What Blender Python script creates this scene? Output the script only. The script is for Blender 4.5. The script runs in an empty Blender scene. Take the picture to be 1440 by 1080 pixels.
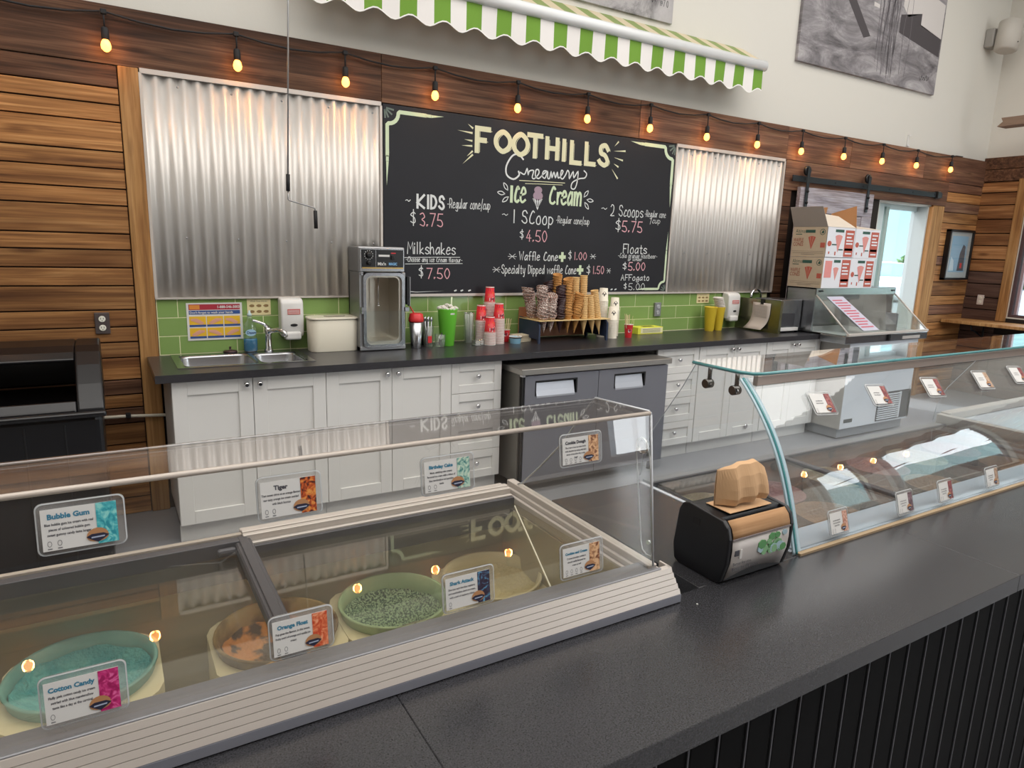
import bpy, bmesh, math, random
from mathutils import Vector, Matrix, Euler
random.seed(7)
SC = bpy.context.scene
COL = SC.collection
PI = math.pi
# ------------------------------------------------------------------ camera, world, lights, exposure
def make_camera():
    f, yaw, pitch, roll = 951.56, 0.5438, 0.2030, -0.0324
    cd = bpy.data.cameras.new('camera'); cam = bpy.data.objects.new('camera', cd); COL.objects.link(cam)
    cd.sensor_fit = 'HORIZONTAL'; cd.sensor_width = 36.0; cd.lens = f / 1440 * 36
    cd.clip_start = 0.05; cd.clip_end = 600
    fw = Vector((math.sin(yaw)*math.cos(pitch), math.cos(yaw)*math.cos(pitch), -math.sin(pitch)))
    r = Vector((math.cos(yaw), -math.sin(yaw), 0)); d = fw.cross(r)
    r2 = r*math.cos(roll) + d*math.sin(roll); d2 = -r*math.sin(roll) + d*math.cos(roll)
    m = Matrix((( r2.x, -d2.x, -fw.x, -0.3495), (r2.y, -d2.y, -fw.y, -4.2804), (r2.z, -d2.z, -fw.z, 1.594), (0, 0, 0, 1)))
    cam.matrix_world = m
    SC.camera = cam
make_camera()
SC.view_settings.view_transform = 'Standard'; SC.view_settings.look = 'None'
SC.view_settings.exposure = 0.0; SC.view_settings.gamma = 1.0; SC.view_settings.use_curve_mapping = False
SC.render.engine = 'CYCLES'
cy = SC.cycles
cy.max_bounces = 12; cy.transparent_max_bounces = 32; cy.diffuse_bounces = 4; cy.glossy_bounces = 5; cy.transmission_bounces = 8
cy.sample_clamp_indirect = 6.0; cy.caustics_reflective = False; cy.caustics_refractive = False; cy.use_denoising = True
W = bpy.data.worlds.new('world'); SC.world = W; W.use_nodes = True
nt = W.node_tree; bg = nt.nodes['Background']
tc = nt.nodes.new('ShaderNodeTexCoord'); sx = nt.nodes.new('ShaderNodeSeparateXYZ'); rp = nt.nodes.new('ShaderNodeValToRGB')
nt.links.new(tc.outputs['Generated'], sx.inputs[0]); nt.links.new(sx.outputs['Z'], rp.inputs[0]); nt.links.new(rp.outputs[0], bg.inputs[0])
rp.color_ramp.elements[0].position = 0.0; rp.color_ramp.elements[0].color = (0.93, 0.97, 1.0, 1)
rp.color_ramp.elements[1].position = 0.6; rp.color_ramp.elements[1].color = (0.74, 0.85, 0.97, 1)
bg.inputs[1].default_value = 4.8

def lamp(name, kind, loc, rot, energy, color, label, cat, **kw):
    ld = bpy.data.lights.new(name, kind); ld.energy = energy; ld.color = color
    for k, v in kw.items(): setattr(ld, k, v)
    o = bpy.data.objects.new(name, ld); COL.objects.link(o); o.location = loc; o.rotation_euler = rot
    return o
lamp('sun', 'SUN', (0, 20, 20), (math.radians(-38), 0, math.radians(12)), 3.2, (1.0, 0.96, 0.9), '', '', angle=0.02)
# added fill lamp in an unseen front opening that is shaped to match it
FILL_TINT = (0.94, 0.97, 1.0)
lamp('window_daylight', 'AREA', (7.85, -11.8, 2.55), (PI/2, 0, 0), 170, FILL_TINT, '', '', shape='RECTANGLE', size=1.3, size_y=4.8)
lamp('ceiling_lamp_light', 'AREA', (2.6, -3.9, 5.1), (0, 0, 0), 520, (1.0, 0.965, 0.92), '', '', shape='RECTANGLE', size=10.0, size_y=6.0)  # broad overhead fill added to brighten the room

# ------------------------------------------------------------------ materials
def lin(h):
    if isinstance(h, str):
        h = h.lstrip('#'); c = [int(h[i:i+2], 16)/255 for i in (0, 2, 4)]
        return tuple(((v/12.92) if v <= 0.04045 else ((v+0.055)/1.055)**2.4) for v in c) + (1,)
    return tuple(h) + (1,)
MATS = {}
def mat(name, col, rough=0.5, metal=0.0, spec=0.5, emit=0, bump=None, noise=None, coat=0):
    """noise=(scale xyz, strength, colour2); bump=(scale, strength)"""
    if name in MATS: return MATS[name]
    m = bpy.data.materials.new(name); m.use_nodes = True; n = m.node_tree.nodes; l = m.node_tree.links
    b = n['Principled BSDF']; c = lin(col)
    b.inputs['Base Color'].default_value = c; b.inputs['Roughness'].default_value = rough
    b.inputs['Metallic'].default_value = metal; b.inputs['Specular IOR Level'].default_value = spec
    if coat: b.inputs['Coat Weight'].default_value = coat; b.inputs['Coat Roughness'].default_value = 0.08
    if emit: b.inputs['Emission Color'].default_value = c; b.inputs['Emission Strength'].default_value = emit
    if noise or bump:
        t = n.new('ShaderNodeTexCoord')
    if noise:
        sc, st, c2 = noise
        mp = n.new('ShaderNodeMapping'); mp.inputs['Scale'].default_value = sc if hasattr(sc, '__len__') else (sc,)*3
        nz = n.new('ShaderNodeTexNoise'); nz.inputs['Scale'].default_value = 1; nz.inputs['Detail'].default_value = 4
        r = n.new('ShaderNodeValToRGB'); r.color_ramp.elements[0].position = 0.5-st; r.color_ramp.elements[1].position = 0.5+st
        r.color_ramp.elements[0].color = c; r.color_ramp.elements[1].color = lin(c2)
        l.new(t.outputs['Object'], mp.inputs[0]); l.new(mp.outputs[0], nz.inputs[0]); l.new(nz.outputs[0], r.inputs[0]); l.new(r.outputs[0], b.inputs['Base Color'])
    if bump:
        nb = n.new('ShaderNodeTexNoise'); nb.inputs['Scale'].default_value = bump[0]; nb.inputs['Detail'].default_value = 3
        bp = n.new('ShaderNodeBump'); bp.inputs['Strength'].default_value = bump[1]; bp.inputs['Distance'].default_value = 0.01
        l.new(t.outputs['Object'], nb.inputs[0]); l.new(nb.outputs[0], bp.inputs['Height']); l.new(bp.outputs[0], b.inputs['Normal'])
    MATS[name] = m; return m

def wood(name, dark, mid, light, grain=(1.2, 30, 30), var=0.35, rough=0.65, stain=0.5):
    """plank wood: long grain along the axis with the small scale, a different tone for each plank object"""
    if name in MATS: return MATS[name]
    m = bpy.data.materials.new(name); m.use_nodes = True; n = m.node_tree.nodes; l = m.node_tree.links; b = n['Principled BSDF']
    b.inputs['Roughness'].default_value = rough; b.inputs['Specular IOR Level'].default_value = 0.3
    t = n.new('ShaderNodeTexCoord'); oi = n.new('ShaderNodeObjectInfo')
    add = n.new('ShaderNodeVectorMath'); add.operation = 'ADD'; sc = n.new('ShaderNodeVectorMath'); sc.operation = 'SCALE'; sc.inputs[3].default_value = 37
    cb = n.new('ShaderNodeCombineXYZ'); l.new(oi.outputs['Random'], cb.inputs[0]); l.new(oi.outputs['Random'], cb.inputs[1]); l.new(cb.outputs[0], sc.inputs[0])
    l.new(t.outputs['Object'], add.inputs[0]); l.new(sc.outputs[0], add.inputs[1])
    mp = n.new('ShaderNodeMapping'); mp.inputs['Scale'].default_value = grain; l.new(add.outputs[0], mp.inputs[0])
    nz = n.new('ShaderNodeTexNoise'); nz.inputs['Scale'].default_value = 1; nz.inputs['Detail'].default_value = 6; nz.inputs['Roughness'].default_value = 0.62; nz.inputs['Distortion'].default_value = 0.6
    l.new(mp.outputs[0], nz.inputs[0])
    r = n.new('ShaderNodeValToRGB'); e = r.color_ramp.elements; e[0].position = 0.3; e[1].position = 0.68
    e[0].color = lin(dark); e[1].color = lin(light); em = e.new(0.5); em.color = lin(mid); l.new(nz.outputs[0], r.inputs[0])
    mp2 = n.new('ShaderNodeMapping'); mp2.inputs['Scale'].default_value = tuple(g*0.22+0.9 for g in grain); l.new(add.outputs[0], mp2.inputs[0])
    n2 = n.new('ShaderNodeTexNoise'); n2.inputs['Scale'].default_value = 1; n2.inputs['Detail'].default_value = 2; l.new(mp2.outputs[0], n2.inputs[0])
    r2 = n.new('ShaderNodeValToRGB'); r2.color_ramp.elements[0].position = 0.33; r2.color_ramp.elements[1].position = 0.55
    r2.color_ramp.elements[0].color = (1-stain, (1-stain)*0.88, (1-stain)*0.8, 1); r2.color_ramp.elements[1].color = (1, 1, 1, 1); l.new(n2.outputs[0], r2.inputs[0])
    mx = n.new('ShaderNodeMixRGB'); mx.blend_type = 'MULTIPLY'; mx.inputs[0].default_value = 1; l.new(r.outputs[0], mx.inputs[1]); l.new(r2.outputs[0], mx.inputs[2])
    mk = n.new('ShaderNodeMapping'); mk.inputs['Scale'].default_value = tuple(2.0 if g < 5 else 6.5 for g in grain); l.new(add.outputs[0], mk.inputs[0])
    vk = n.new('ShaderNodeTexVoronoi'); vk.inputs['Scale'].default_value = 1; vk.inputs['Randomness'].default_value = 1; l.new(mk.outputs[0], vk.inputs[0])
    rk = n.new('ShaderNodeValToRGB'); rk.color_ramp.elements[0].position = .05; rk.color_ramp.elements[1].position = .17; rk.color_ramp.elements[0].color = (.34, .26, .2, 1); rk.color_ramp.elements[1].color = (1, 1, 1, 1); l.new(vk.outputs['Distance'], rk.inputs[0])
    mk2 = n.new('ShaderNodeMixRGB'); mk2.blend_type = 'MULTIPLY'; mk2.inputs[0].default_value = .8; l.new(mx.outputs[0], mk2.inputs[1]); l.new(rk.outputs[0], mk2.inputs[2])
    fg_ = n.new('ShaderNodeMapping'); fg_.inputs['Scale'].default_value = tuple(g*4 if g > 5 else g*2.2 for g in grain); l.new(add.outputs[0], fg_.inputs[0])
    nf = n.new('ShaderNodeTexNoise'); nf.inputs['Scale'].default_value = 1; nf.inputs['Detail'].default_value = 3; l.new(fg_.outputs[0], nf.inputs[0])
    rf = n.new('ShaderNodeValToRGB'); rf.color_ramp.elements[0].position = .36; rf.color_ramp.elements[1].position = .6; rf.color_ramp.elements[0].color = (.72, .68, .64, 1); rf.color_ramp.elements[1].color = (1.06, 1.06, 1.06, 1); l.new(nf.outputs[0], rf.inputs[0])
    mx = n.new('ShaderNodeMixRGB'); mx.blend_type = 'MULTIPLY'; mx.inputs[0].default_value = 1; l.new(mk2.outputs[0], mx.inputs[1]); l.new(rf.outputs[0], mx.inputs[2])
    vr = n.new('ShaderNodeMapRange'); vr.inputs[3].default_value = 1-var; vr.inputs[4].default_value = 1+var*0.7; l.new(oi.outputs['Random'], vr.inputs[0])
    hs = n.new('ShaderNodeHueSaturation'); l.new(vr.outputs[0], hs.inputs['Value']); l.new(mx.outputs[0], hs.inputs['Color']); l.new(hs.outputs[0], b.inputs['Base Color'])
    bp = n.new('ShaderNodeBump'); bp.inputs['Strength'].default_value = 0.25; bp.inputs['Distance'].default_value = 0.004; l.new(nz.outputs[0], bp.inputs['Height']); l.new(bp.outputs[0], b.inputs['Normal'])
    MATS[name] = m; return m

def glass(name, tint=(1, 1, 1), f0=0.04, rough=0.0, haze=0.0, hazecol=(0.8, 0.8, 0.78), gain=1.0, scratch=False):
    """clear sheet: see-through, mirror reflection that grows at grazing angles, a little dust haze"""
    if name in MATS: return MATS[name]
    m = bpy.data.materials.new(name); m.use_nodes = True; n = m.node_tree.nodes; l = m.node_tree.links
    for x in list(n):
        if x.type != 'OUTPUT_MATERIAL': n.remove(x)
    out = [x for x in n if x.type == 'OUTPUT_MATERIAL'][0]
    tr = n.new('ShaderNodeBsdfTransparent'); tr.inputs[0].default_value = (*tint, 1)
    gl = n.new('ShaderNodeBsdfGlossy'); gl.inputs['Roughness'].default_value = rough; gl.inputs[0].default_value = (1, 1, 1, 1)
    lw = n.new('ShaderNodeLayerWeight'); lw.inputs[0].default_value = 0.5
    pw = n.new('ShaderNodeMath'); pw.operation = 'POWER'; pw.inputs[1].default_value = 5; l.new(lw.outputs['Facing'], pw.inputs[0])
    ma = n.new('ShaderNodeMath'); ma.operation = 'MULTIPLY_ADD'; ma.inputs[1].default_value = (1-f0)*gain; ma.inputs[2].default_value = f0*gain; ma.use_clamp = True; l.new(pw.outputs[0], ma.inputs[0])
    mx = n.new('ShaderNodeMixShader'); l.new(ma.outputs[0], mx.inputs[0])
    base = tr
    if haze:
        df = n.new('ShaderNodeBsdfDiffuse'); df.inputs[0].default_value = (*hazecol, 1)
        mh = n.new('ShaderNodeMixShader'); mh.inputs[0].default_value = haze
        l.new(tr.outputs[0], mh.inputs[1]); l.new(df.outputs[0], mh.inputs[2]); base = mh
        t = n.new('ShaderNodeTexCoord')
        nz = n.new('ShaderNodeTexNoise'); nz.inputs['Scale'].default_value = 9; nz.inputs['Detail'].default_value = 5; l.new(t.outputs['Object'], nz.inputs[0])
        mr = n.new('ShaderNodeMapRange'); mr.inputs[1].default_value = 0.35; mr.inputs[2].default_value = 0.75; mr.inputs[3].default_value = haze*0.5; mr.inputs[4].default_value = haze*1.6; l.new(nz.outputs[0], mr.inputs[0])
        src = mr.outputs[0]
        if scratch:
            mp = n.new('ShaderNodeMapping'); mp.inputs['Rotation'].default_value = (0, 0.6, 0.3); mp.inputs['Scale'].default_value = (7, 7, 7); l.new(t.outputs['Object'], mp.inputs[0])
            vo = n.new('ShaderNodeTexVoronoi'); vo.feature = 'DISTANCE_TO_EDGE'; vo.inputs['Scale'].default_value = 0.9; l.new(mp.outputs[0], vo.inputs[0])
            cmp_ = n.new('ShaderNodeMath'); cmp_.operation = 'LESS_THAN'; cmp_.inputs[1].default_value = 0.004; l.new(vo.outputs[0], cmp_.inputs[0])
            n3 = n.new('ShaderNodeTexNoise'); n3.inputs['Scale'].default_value = 5; l.new(t.outputs['Object'], n3.inputs[0])
            gt = n.new('ShaderNodeMath'); gt.operation = 'GREATER_THAN'; gt.inputs[1].default_value = 0.58; l.new(n3.outputs[0], gt.inputs[0])
            mu = n.new('ShaderNodeMath'); mu.operation = 'MULTIPLY'; l.new(cmp_.outputs[0], mu.inputs[0]); l.new(gt.outputs[0], mu.inputs[1])
            m3 = n.new('ShaderNodeMath'); m3.operation = 'MULTIPLY_ADD'; m3.inputs[1].default_value = 0.07; l.new(mu.outputs[0], m3.inputs[0]); l.new(src, m3.inputs[2]); src = m3.outputs[0]
        l.new(src, mh.inputs[0])
    l.new(base.outputs[0], mx.inputs[1]); l.new(gl.outputs[0], mx.inputs[2]); l.new(mx.outputs[0], out.inputs[0])
    MATS[name] = m; return m

M_white = mat('painted_white', '#cfccc4', 0.7, bump=(60, 0.05))
M_cab = mat('cabinet_white', '#dcdbd8', 0.4)
M_black = mat('black_plastic', '#101012', 0.35)
M_dark = mat('dark_rubber', '#17171a', 0.7)
M_steel = mat('stainless_steel', '#b9bbbf', 0.27, 1.0, noise=((2, 2, 120), 0.3, '#a4a6aa'))
M_steel2 = mat('brushed_steel_grey', '#9fa0a2', 0.42, .85)
M_chrome = mat('chrome', '#d8d8da', 0.1, 1.0)
M_alum = mat('anodised_aluminium', '#cac2bb', 0.45, 0.35)
M_alumd = mat('grey_aluminium_strip', '#8f9094', 0.4, 0.6)
M_gasket = mat('grey_rail_gasket', '#4d4c50', 0.45, 0.2)
M_galv = mat('galvanised_corrugated', '#d2cec9', 0.42, 0.4)
M_blackmet = mat('black_cladding_board', '#040405', 0.7, 0, .12)
M_tile = mat('green_glazed_tile', '#7c9a54', 0.2, 0, 0.5, noise=(3, 0.4, '#89a663'))
M_grout = mat('pale_grout', '#dfe0b4', 0.85)
M_lam = mat('charcoal_laminate', '#242426', 0.24, 0, 0.5, noise=(420, 0.14, '#3b3b3f'))
M_lamb = mat('dark_worktop_laminate', '#2c2b2e', 0.28, 0, 0.5, noise=((40, 300, 300), 0.25, '#38373b'))
M_floor = mat('grey_concrete', '#85868a', 0.35, noise=(1.4, 0.35, '#9a9b9f'))
M_plank = wood('honey_fir_planks', '#754d2c', '#a37243', '#bf8f5c', (1.1, 20, 26), 0.34, stain=0.45)
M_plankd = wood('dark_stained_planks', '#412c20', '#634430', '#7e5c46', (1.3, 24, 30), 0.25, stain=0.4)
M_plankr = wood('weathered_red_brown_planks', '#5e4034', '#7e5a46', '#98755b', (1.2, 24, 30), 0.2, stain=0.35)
M_plankm = wood('shaded_maroon_planks', '#4a3630', '#614a41', '#70574b', (24, 1.2, 30), 0.2, stain=0.3)  # duller maroon boards for the lower side wall
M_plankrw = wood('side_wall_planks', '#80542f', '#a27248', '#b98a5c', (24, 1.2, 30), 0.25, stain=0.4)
M_trimw = wood('fir_trim', '#8f643b', '#a47a4a', '#b78d5d', (16, 16, 1.2), 0.05, stain=0.12)
M_whitewash = wood('whitewashed_barn_wood', '#8b8690', '#a9a4ad', '#bdb9c2', (2, 24, 22), 0.12, stain=0.2)
M_board = mat('chalkboard_black', '#1b1b1f', 0.5, 0, 0.3, noise=(2.0, 0.4, '#25252b'))
M_chw = mat('white_chalk', '#d9dcdc', 0.9); M_chp = mat('pink_chalk', '#e0aab2', 0.9); M_chg = mat('pale_green_chalk', '#cddcbc', 0.9)
M_chy = mat('pale_yellow_chalk', '#dad8b6', 0.9); M_chk = mat('grey_chalk', '#6e7a72', 0.9)
M_paper = mat('white_paper', '#d9d8d6', 0.8); M_ink = mat('grey_ink', '#4b4b52', 0.8); M_blueink = mat('teal_ink', '#3d7f9c', 0.8)
M_navy = mat('navy_paint', '#26324a', 0.5); M_red = mat('red_print', '#cf2f33', 0.45); M_green = mat('lime_plastic', '#6fcb3e', 0.4)
M_cream = mat('cream_plastic', '#dfd9c8', 0.4); M_wplast = mat('white_plastic', '#dddcd9', 0.3)
M_yel = mat('yellow_plastic', '#e2c53a', 0.4); M_kraft = mat('kraft_card', '#b9a78f', 0.8, noise=(30, 0.4, '#c2b199')); M_kraftin = mat('card_inside_grey', '#a39a92', 0.85)
M_boxw = mat('white_carton', '#dfe0e6', 0.6); M_terra = mat('terracotta_print', '#b65a4a', 0.7); M_pinkp = mat('pink_print', '#dc8f8b', 0.7); M_dgreen = mat('dark_green_print', '#2f5348', 0.7); M_iron = mat('black_iron', '#2c3034', 0.45, 0.5)
M_clear = glass('clear_acrylic', (0.97, 0.97, 0.96), 0.045, 0.0, 0.012, (0.75, 0.73, 0.7), 0.7, True)
M_clearplate = glass('clear_acrylic_shelf', (0.86, 0.84, 0.83), 0.06, 0.02, 0.05, (0.7, 0.66, 0.62), .85)
M_acedge = mat('acrylic_edge', '#b9aea4', 0.3, 0, 0.6)
M_glass = glass('display_glass', (0.955, 0.975, 0.985), 0.05, 0.0, 0.015, (0.7, 0.78, 0.85), 1.15)
M_lid = glass('freezer_lid_glass', (0.93, 0.91, 0.84), 0.06, 0.0, 0.02, (0.75, 0.72, 0.6), .95)
M_tealedge = mat('teal_glass_edge', '#4f9296', 0.15, 0, 0.8)
M_whedge = mat('pale_glass_gasket', '#b4cbd6', 0.3)
M_thinglass = glass('thin_clear_plastic', (0.93, 0.95, 0.93), 0.06, 0.03, 0.06, (0.8, 0.82, 0.8))
M_sleeve = glass('frosted_sleeve', (0.93, 0.93, 0.93), 0.06, 0.1, 0.16, (0.8, 0.8, 0.8))
M_window = glass('window_glass', (0.97, 0.99, 0.99), 0.04)
M_winframe = mat('dark_window_frame', '#4a3436', 0.4)
M_cone = mat('waffle_cone', '#cf9a58', 0.7, noise=(60, 0.2, '#b98143'), bump=(220, 0.4)); M_conep = mat('pale_wafer_cone', '#ecca90', 0.7, noise=(90, 0.25, '#dcb274'))
M_choc = mat('chocolate_dip', '#3a2226', 0.35); M_nuts = mat('chopped_nut_coating', '#9c6a5c', 0.7, noise=(150, 0.06, '#efe6dc'), bump=(160, 1.0))

# ------------------------------------------------------------------ mesh builder
class MB:
    def __init__(s): s.bm = bmesh.new(); s.mi = 0; s.sm = False
    def _fin(s, faces):
        for f in faces: f.material_index = s.mi; f.smooth = s.sm
    def box(s, x0, x1, y0, y1, z0, z1, bev=0, seg=1):
        r = bmesh.ops.create_cube(s.bm, size=1.0); vs = r['verts']
        for v in vs: v.co = Vector(((x0+x1)/2+v.co.x*(x1-x0), (y0+y1)/2+v.co.y*(y1-y0), (z0+z1)/2+v.co.z*(z1-z0)))
        fs = set(f for v in vs for f in v.link_faces); s._fin(fs)
        if bev:
            es = list(set(e for v in vs for e in v.link_edges))
            rb = bmesh.ops.bevel(s.bm, geom=es, offset=bev, segments=seg, affect='EDGES', profile=0.5); s._fin(rb['faces'])
        return s
    def prism(s, pts, axis, a, b, smooth=False):
        """closed outline pts (2D) extruded along axis from a to b; x:(y,z) y:(x,z) z:(x,y)"""
        def P(p, t): return {'x': (t, p[0], p[1]), 'y': (p[0], t, p[1]), 'z': (p[0], p[1], t)}[axis]
        va = [s.bm.verts.new(P(p, a)) for p in pts]; vb = [s.bm.verts.new(P(p, b)) for p in pts]
        n = len(pts); fs = [s.bm.faces.new(va), s.bm.faces.new(vb[::-1])]
        side = [s.bm.faces.new((va[i], vb[i], vb[(i+1) % n], va[(i+1) % n])) for i in range(n)]
        s._fin(fs+side)
        for f in fs: f.smooth = False
        if smooth:
            for f in side: f.smooth = True
        return s
    def strip(s, path, th, axis, a, b, smooth=True):
        """open 2D path given thickness, extruded"""
        L = [Vector(p) for p in path]; off = []
        for i, p in enumerate(L):
            d = (L[min(i+1, len(L)-1)] - L[max(i-1, 0)]).normalized(); off.append(p + Vector((-d.y, d.x))*th)
        return s.prism([tuple(p) for p in L] + [tuple(p) for p in reversed(off)], axis, a, b, smooth)
    def lathe(s, prof, c=(0, 0, 0), n=20, cap=True, sx=1, sy=1, smooth=True):
        rings = []
        for r, z in prof:
            rings.append([s.bm.verts.new((c[0]+sx*r*math.cos(2*PI*i/n), c[1]+sy*r*math.sin(2*PI*i/n), c[2]+z)) for i in range(n)])
        fs = []
        for a, b in zip(rings, rings[1:]):
            for i in range(n): fs.append(s.bm.faces.new((a[i], a[(i+1) % n], b[(i+1) % n], b[i])))
        s._fin(fs)
        for f in fs: f.smooth = smooth
        if cap:
            for rg in (rings[0][::-1], rings[-1]):
                try: f = s.bm.faces.new(rg); f.material_index = s.mi
                except ValueError: pass
        return s
    def tube(s, pts, r, n=8, closed=False):
        P = [Vector(p) for p in pts]; rings = []; up = None; m = len(P)
        rr = r if hasattr(r, '__len__') else [r]*m
        for i, p in enumerate(P):
            d = (P[(i+1) % m] - P[i-1]) if closed else (P[min(i+1, m-1)] - P[max(i-1, 0)])
            d.normalize()
            if up is None: up = Vector((0, 0, 1)) if abs(d.z) < 0.9 else Vector((1, 0, 0))
            a = d.cross(up)
            if a.length < 1e-5: a = d.cross(Vector((1, 0.3, 0)))
            a.normalize(); b = a.cross(d).normalized(); up = b
            rings.append([s.bm.verts.new(p + (a*math.cos(2*PI*k/n) + b*math.sin(2*PI*k/n))*rr[i]) for k in range(n)])
        fs = []
        seq = list(zip(rings, rings[1:])) + ([(rings[-1], rings[0])] if closed else [])
        for a, b in seq:
            for k in range(n): fs.append(s.bm.faces.new((a[k], a[(k+1) % n], b[(k+1) % n], b[k])))
        s._fin(fs)
        for f in fs: f.smooth = True
        if not closed:
            for rg in (rings[0][::-1], rings[-1]): f = s.bm.faces.new(rg); f.material_index = s.mi
        return s
    def quad(s, pts):
        f = s.bm.faces.new([s.bm.verts.new(p) for p in pts]); s._fin([f]); return s
    def xf(s, m, start=0):
        s.bm.verts.ensure_lookup_table()
        for v in list(s.bm.verts)[start:]: v.co = m @ v.co
        return s
    def n(s): return len(s.bm.verts)

def finish(o, parent):
    COL.objects.link(o)
    if parent is not None:
        o.parent = parent
        if parent.parent is None and parent.type == 'EMPTY': o.matrix_parent_inverse = Matrix.Translation(-Vector(parent['_o']))
    return o
def obj(name, mb, mats, parent=None, kind=None, label=None):
    bmesh.ops.recalc_face_normals(mb.bm, faces=mb.bm.faces)
    me = bpy.data.meshes.new(name); mb.bm.to_mesh(me); mb.bm.free()
    for m in (mats if isinstance(mats, (list, tuple)) else [mats]): me.materials.append(m)
    o = bpy.data.objects.new(name, me)
    if kind: o['kind'] = kind
    if label: o['label'] = label
    return finish(o, parent)
def shared(name, me, parent=None, loc=None, rot=None):
    o = bpy.data.objects.new(name, me); finish(o, parent)
    if loc is not None: o.location = loc
    if rot is not None: o.rotation_euler = rot
    return o
def thing(name, label, cat, loc=(0, 0, 0), group=None):
    o = bpy.data.objects.new(name, None); COL.objects.link(o); o.location = loc; o['_o'] = list(loc)
    o['label'] = label; o['category'] = cat; o.empty_display_size = 0.05
    if group: o['group'] = group
    return o
def tag(o, label, cat, group=None):
    o['label'] = label; o['category'] = cat
    if group: o['group'] = group
    return o
def struct(name, mb, mats, parent=None):
    o = obj(name, mb, mats, parent)
    if parent is None: o['kind'] = 'structure'
    return o
def copy_thing(root, loc, label=None, group=None, rotz=None):
    r = root.copy(); COL.objects.link(r); r.location = loc; r['_o'] = list(loc)
    if rotz is not None: r.rotation_euler = (0, 0, rotz)
    if label: r['label'] = label
    if group: r['group'] = group
    for ch in list(root.children):
        c = ch.copy(); COL.objects.link(c); c.parent = r
        for g in ch.children:
            d = g.copy(); COL.objects.link(d); d.parent = c
    return r

# ------------------------------------------------------------------ lettering
def text(s, size, o, ux, uy, m, parent, align='LEFT', name='lettering', bold=0, sx=1.0):
    cu = bpy.data.curves.new('t', 'FONT'); cu.body = s; cu.size = size; cu.align_x = align; cu.offset = bold; cu.resolution_u = 2
    tmp = bpy.data.objects.new('t', cu); me = bpy.data.meshes.new_from_object(tmp); bpy.data.objects.remove(tmp)
    ux, uy, o = Vector(ux), Vector(uy), Vector(o)
    for v in me.vertices: v.co = o + ux*v.co.x*sx + uy*v.co.y
    me.materials.clear(); me.materials.append(m); me.name = name
    ob = bpy.data.objects.new(name, me); return finish(ob, parent)

G = {  # single-stroke hand lettering, hex grid: x 0-8, baseline y=3, cap top y=D
 'a': (6, '58 39 17 05 13 34 56|59 53'), 'b': (6, '!0D 03|07 29 47 55 33 03'), 'c': (5, '58 39 16 04 23 54'), 'd': (6, '58 39 16 04 23 45 56|!5D 53'),
 'e': (6, '06 57 49 29 06 04 23 54'), 'f': (5, '5D 3D 2B 23|!08 48'), 'g': (6, '58 39 16 04 23 45 56|59 51 20 01'), 'h': (6, '!0D 03|06 29 48 53'),
 'i': (2, '!09 03|!0B 0C'), 'k': (6, '!0D 03|!48 05 53'), 'l': (2, '!0D 03'), 'm': (8, '!09 03|06 19 38 33|36 59 78 73'), 'n': (6, '!09 03|06 29 48 53'),
 'o': (6, '29 06 13 43 56 49 29'), 'p': (6, '!09 00|08 29 57 44 23 04'), 'r': (5, '!09 03|06 29 49'), 's': (5, '58 29 07 36 54 23 04'), 't': (5, '!2C 23 43|!09 49'),
 'u': (6, '09 04 23 45|!59 53'), 'v': (6, '!09 23 59'), 'w': (8, '!09 13 48 63 79'), 'y': (6, '09 14 34|59 30 10'), 'z': (6, '!09 59 03 53'), 'x': (6, '!09 53|!59 03'),
 '/': (4, '!01 4E'), '-': (4, '!07 37'), '.': (2, '!03 04 14'), '~': (7, '07 28 46 68'), '*': (7, '!07 77|!1A 64|!14 6A'), '+': (6, '!36 3B|!09 59'),
 'A': (7, '!03 3D 63|!17 57'), 'C': (7, '6C 4D 18 14 43 64'), 'D': (7, '!0D 03|0D 4C 68 44 03'), 'F': (6, '!6D 0D 03|!08 48'), 'G': (7, '6C 4D 18 14 43 64 67|!67 37'),
 'H': (7, '!0D 03|!6D 63|!08 68'), 'I': (2, '!0D 03'), 'K': (7, '!0D 03|!6D 07 63'), 'L': (6, '!0D 03 53'), 'M': (8, '!03 1D 47 7D 83'), 'O': (8, '4D 1B 08 15 43 75 88 7B 4D'),
 'P': (7, '!0D 03|0D 4D 6A 47 07'), 'R': (7, '!0D 03|0D 4D 6A 47 07|!37 63'), 'S': (7, '6B 4D 1C 19 48 65 43 14 05'), 'T': (7, '!0D 6D|!3D 33'), 'W': (9, '!0D 23 4A 63 8D'),
 '0': (7, '3D 1B 08 15 33 55 68 5B 3D'), '1': (3, '!13 1D'), '2': (7, '0B 2D 5B 46 03 63'), '3': (6, '0C 3D 5A 28 56 43 04'), '4': (7, '!4D 06 66|!43 49'), '5': (7, '!6D 1D 08|08 48 65 43 04'),
 '7': (7, '!0D 6D 23'), '$': (6, '5B 3C 0A 48 55 34 05|!3E 32'), ' ': (4, '')}
def smooth_path(P, closed=False):
    out = []
    n = len(P)
    for i in range(n-1):
        p0, p1, p2, p3 = P[max(i-1, 0)], P[i], P[i+1], P[min(i+2, n-1)]
        for k in range(4):
            t = k/4
            out.append(tuple(0.5*((2*p1[j]) + (-p0[j]+p2[j])*t + (2*p0[j]-5*p1[j]+4*p2[j]-p3[j])*t*t + (-p0[j]+3*p1[j]-3*p2[j]+p3[j])*t**3) for j in (0, 1)))
    out.append(P[-1]); return out
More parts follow.
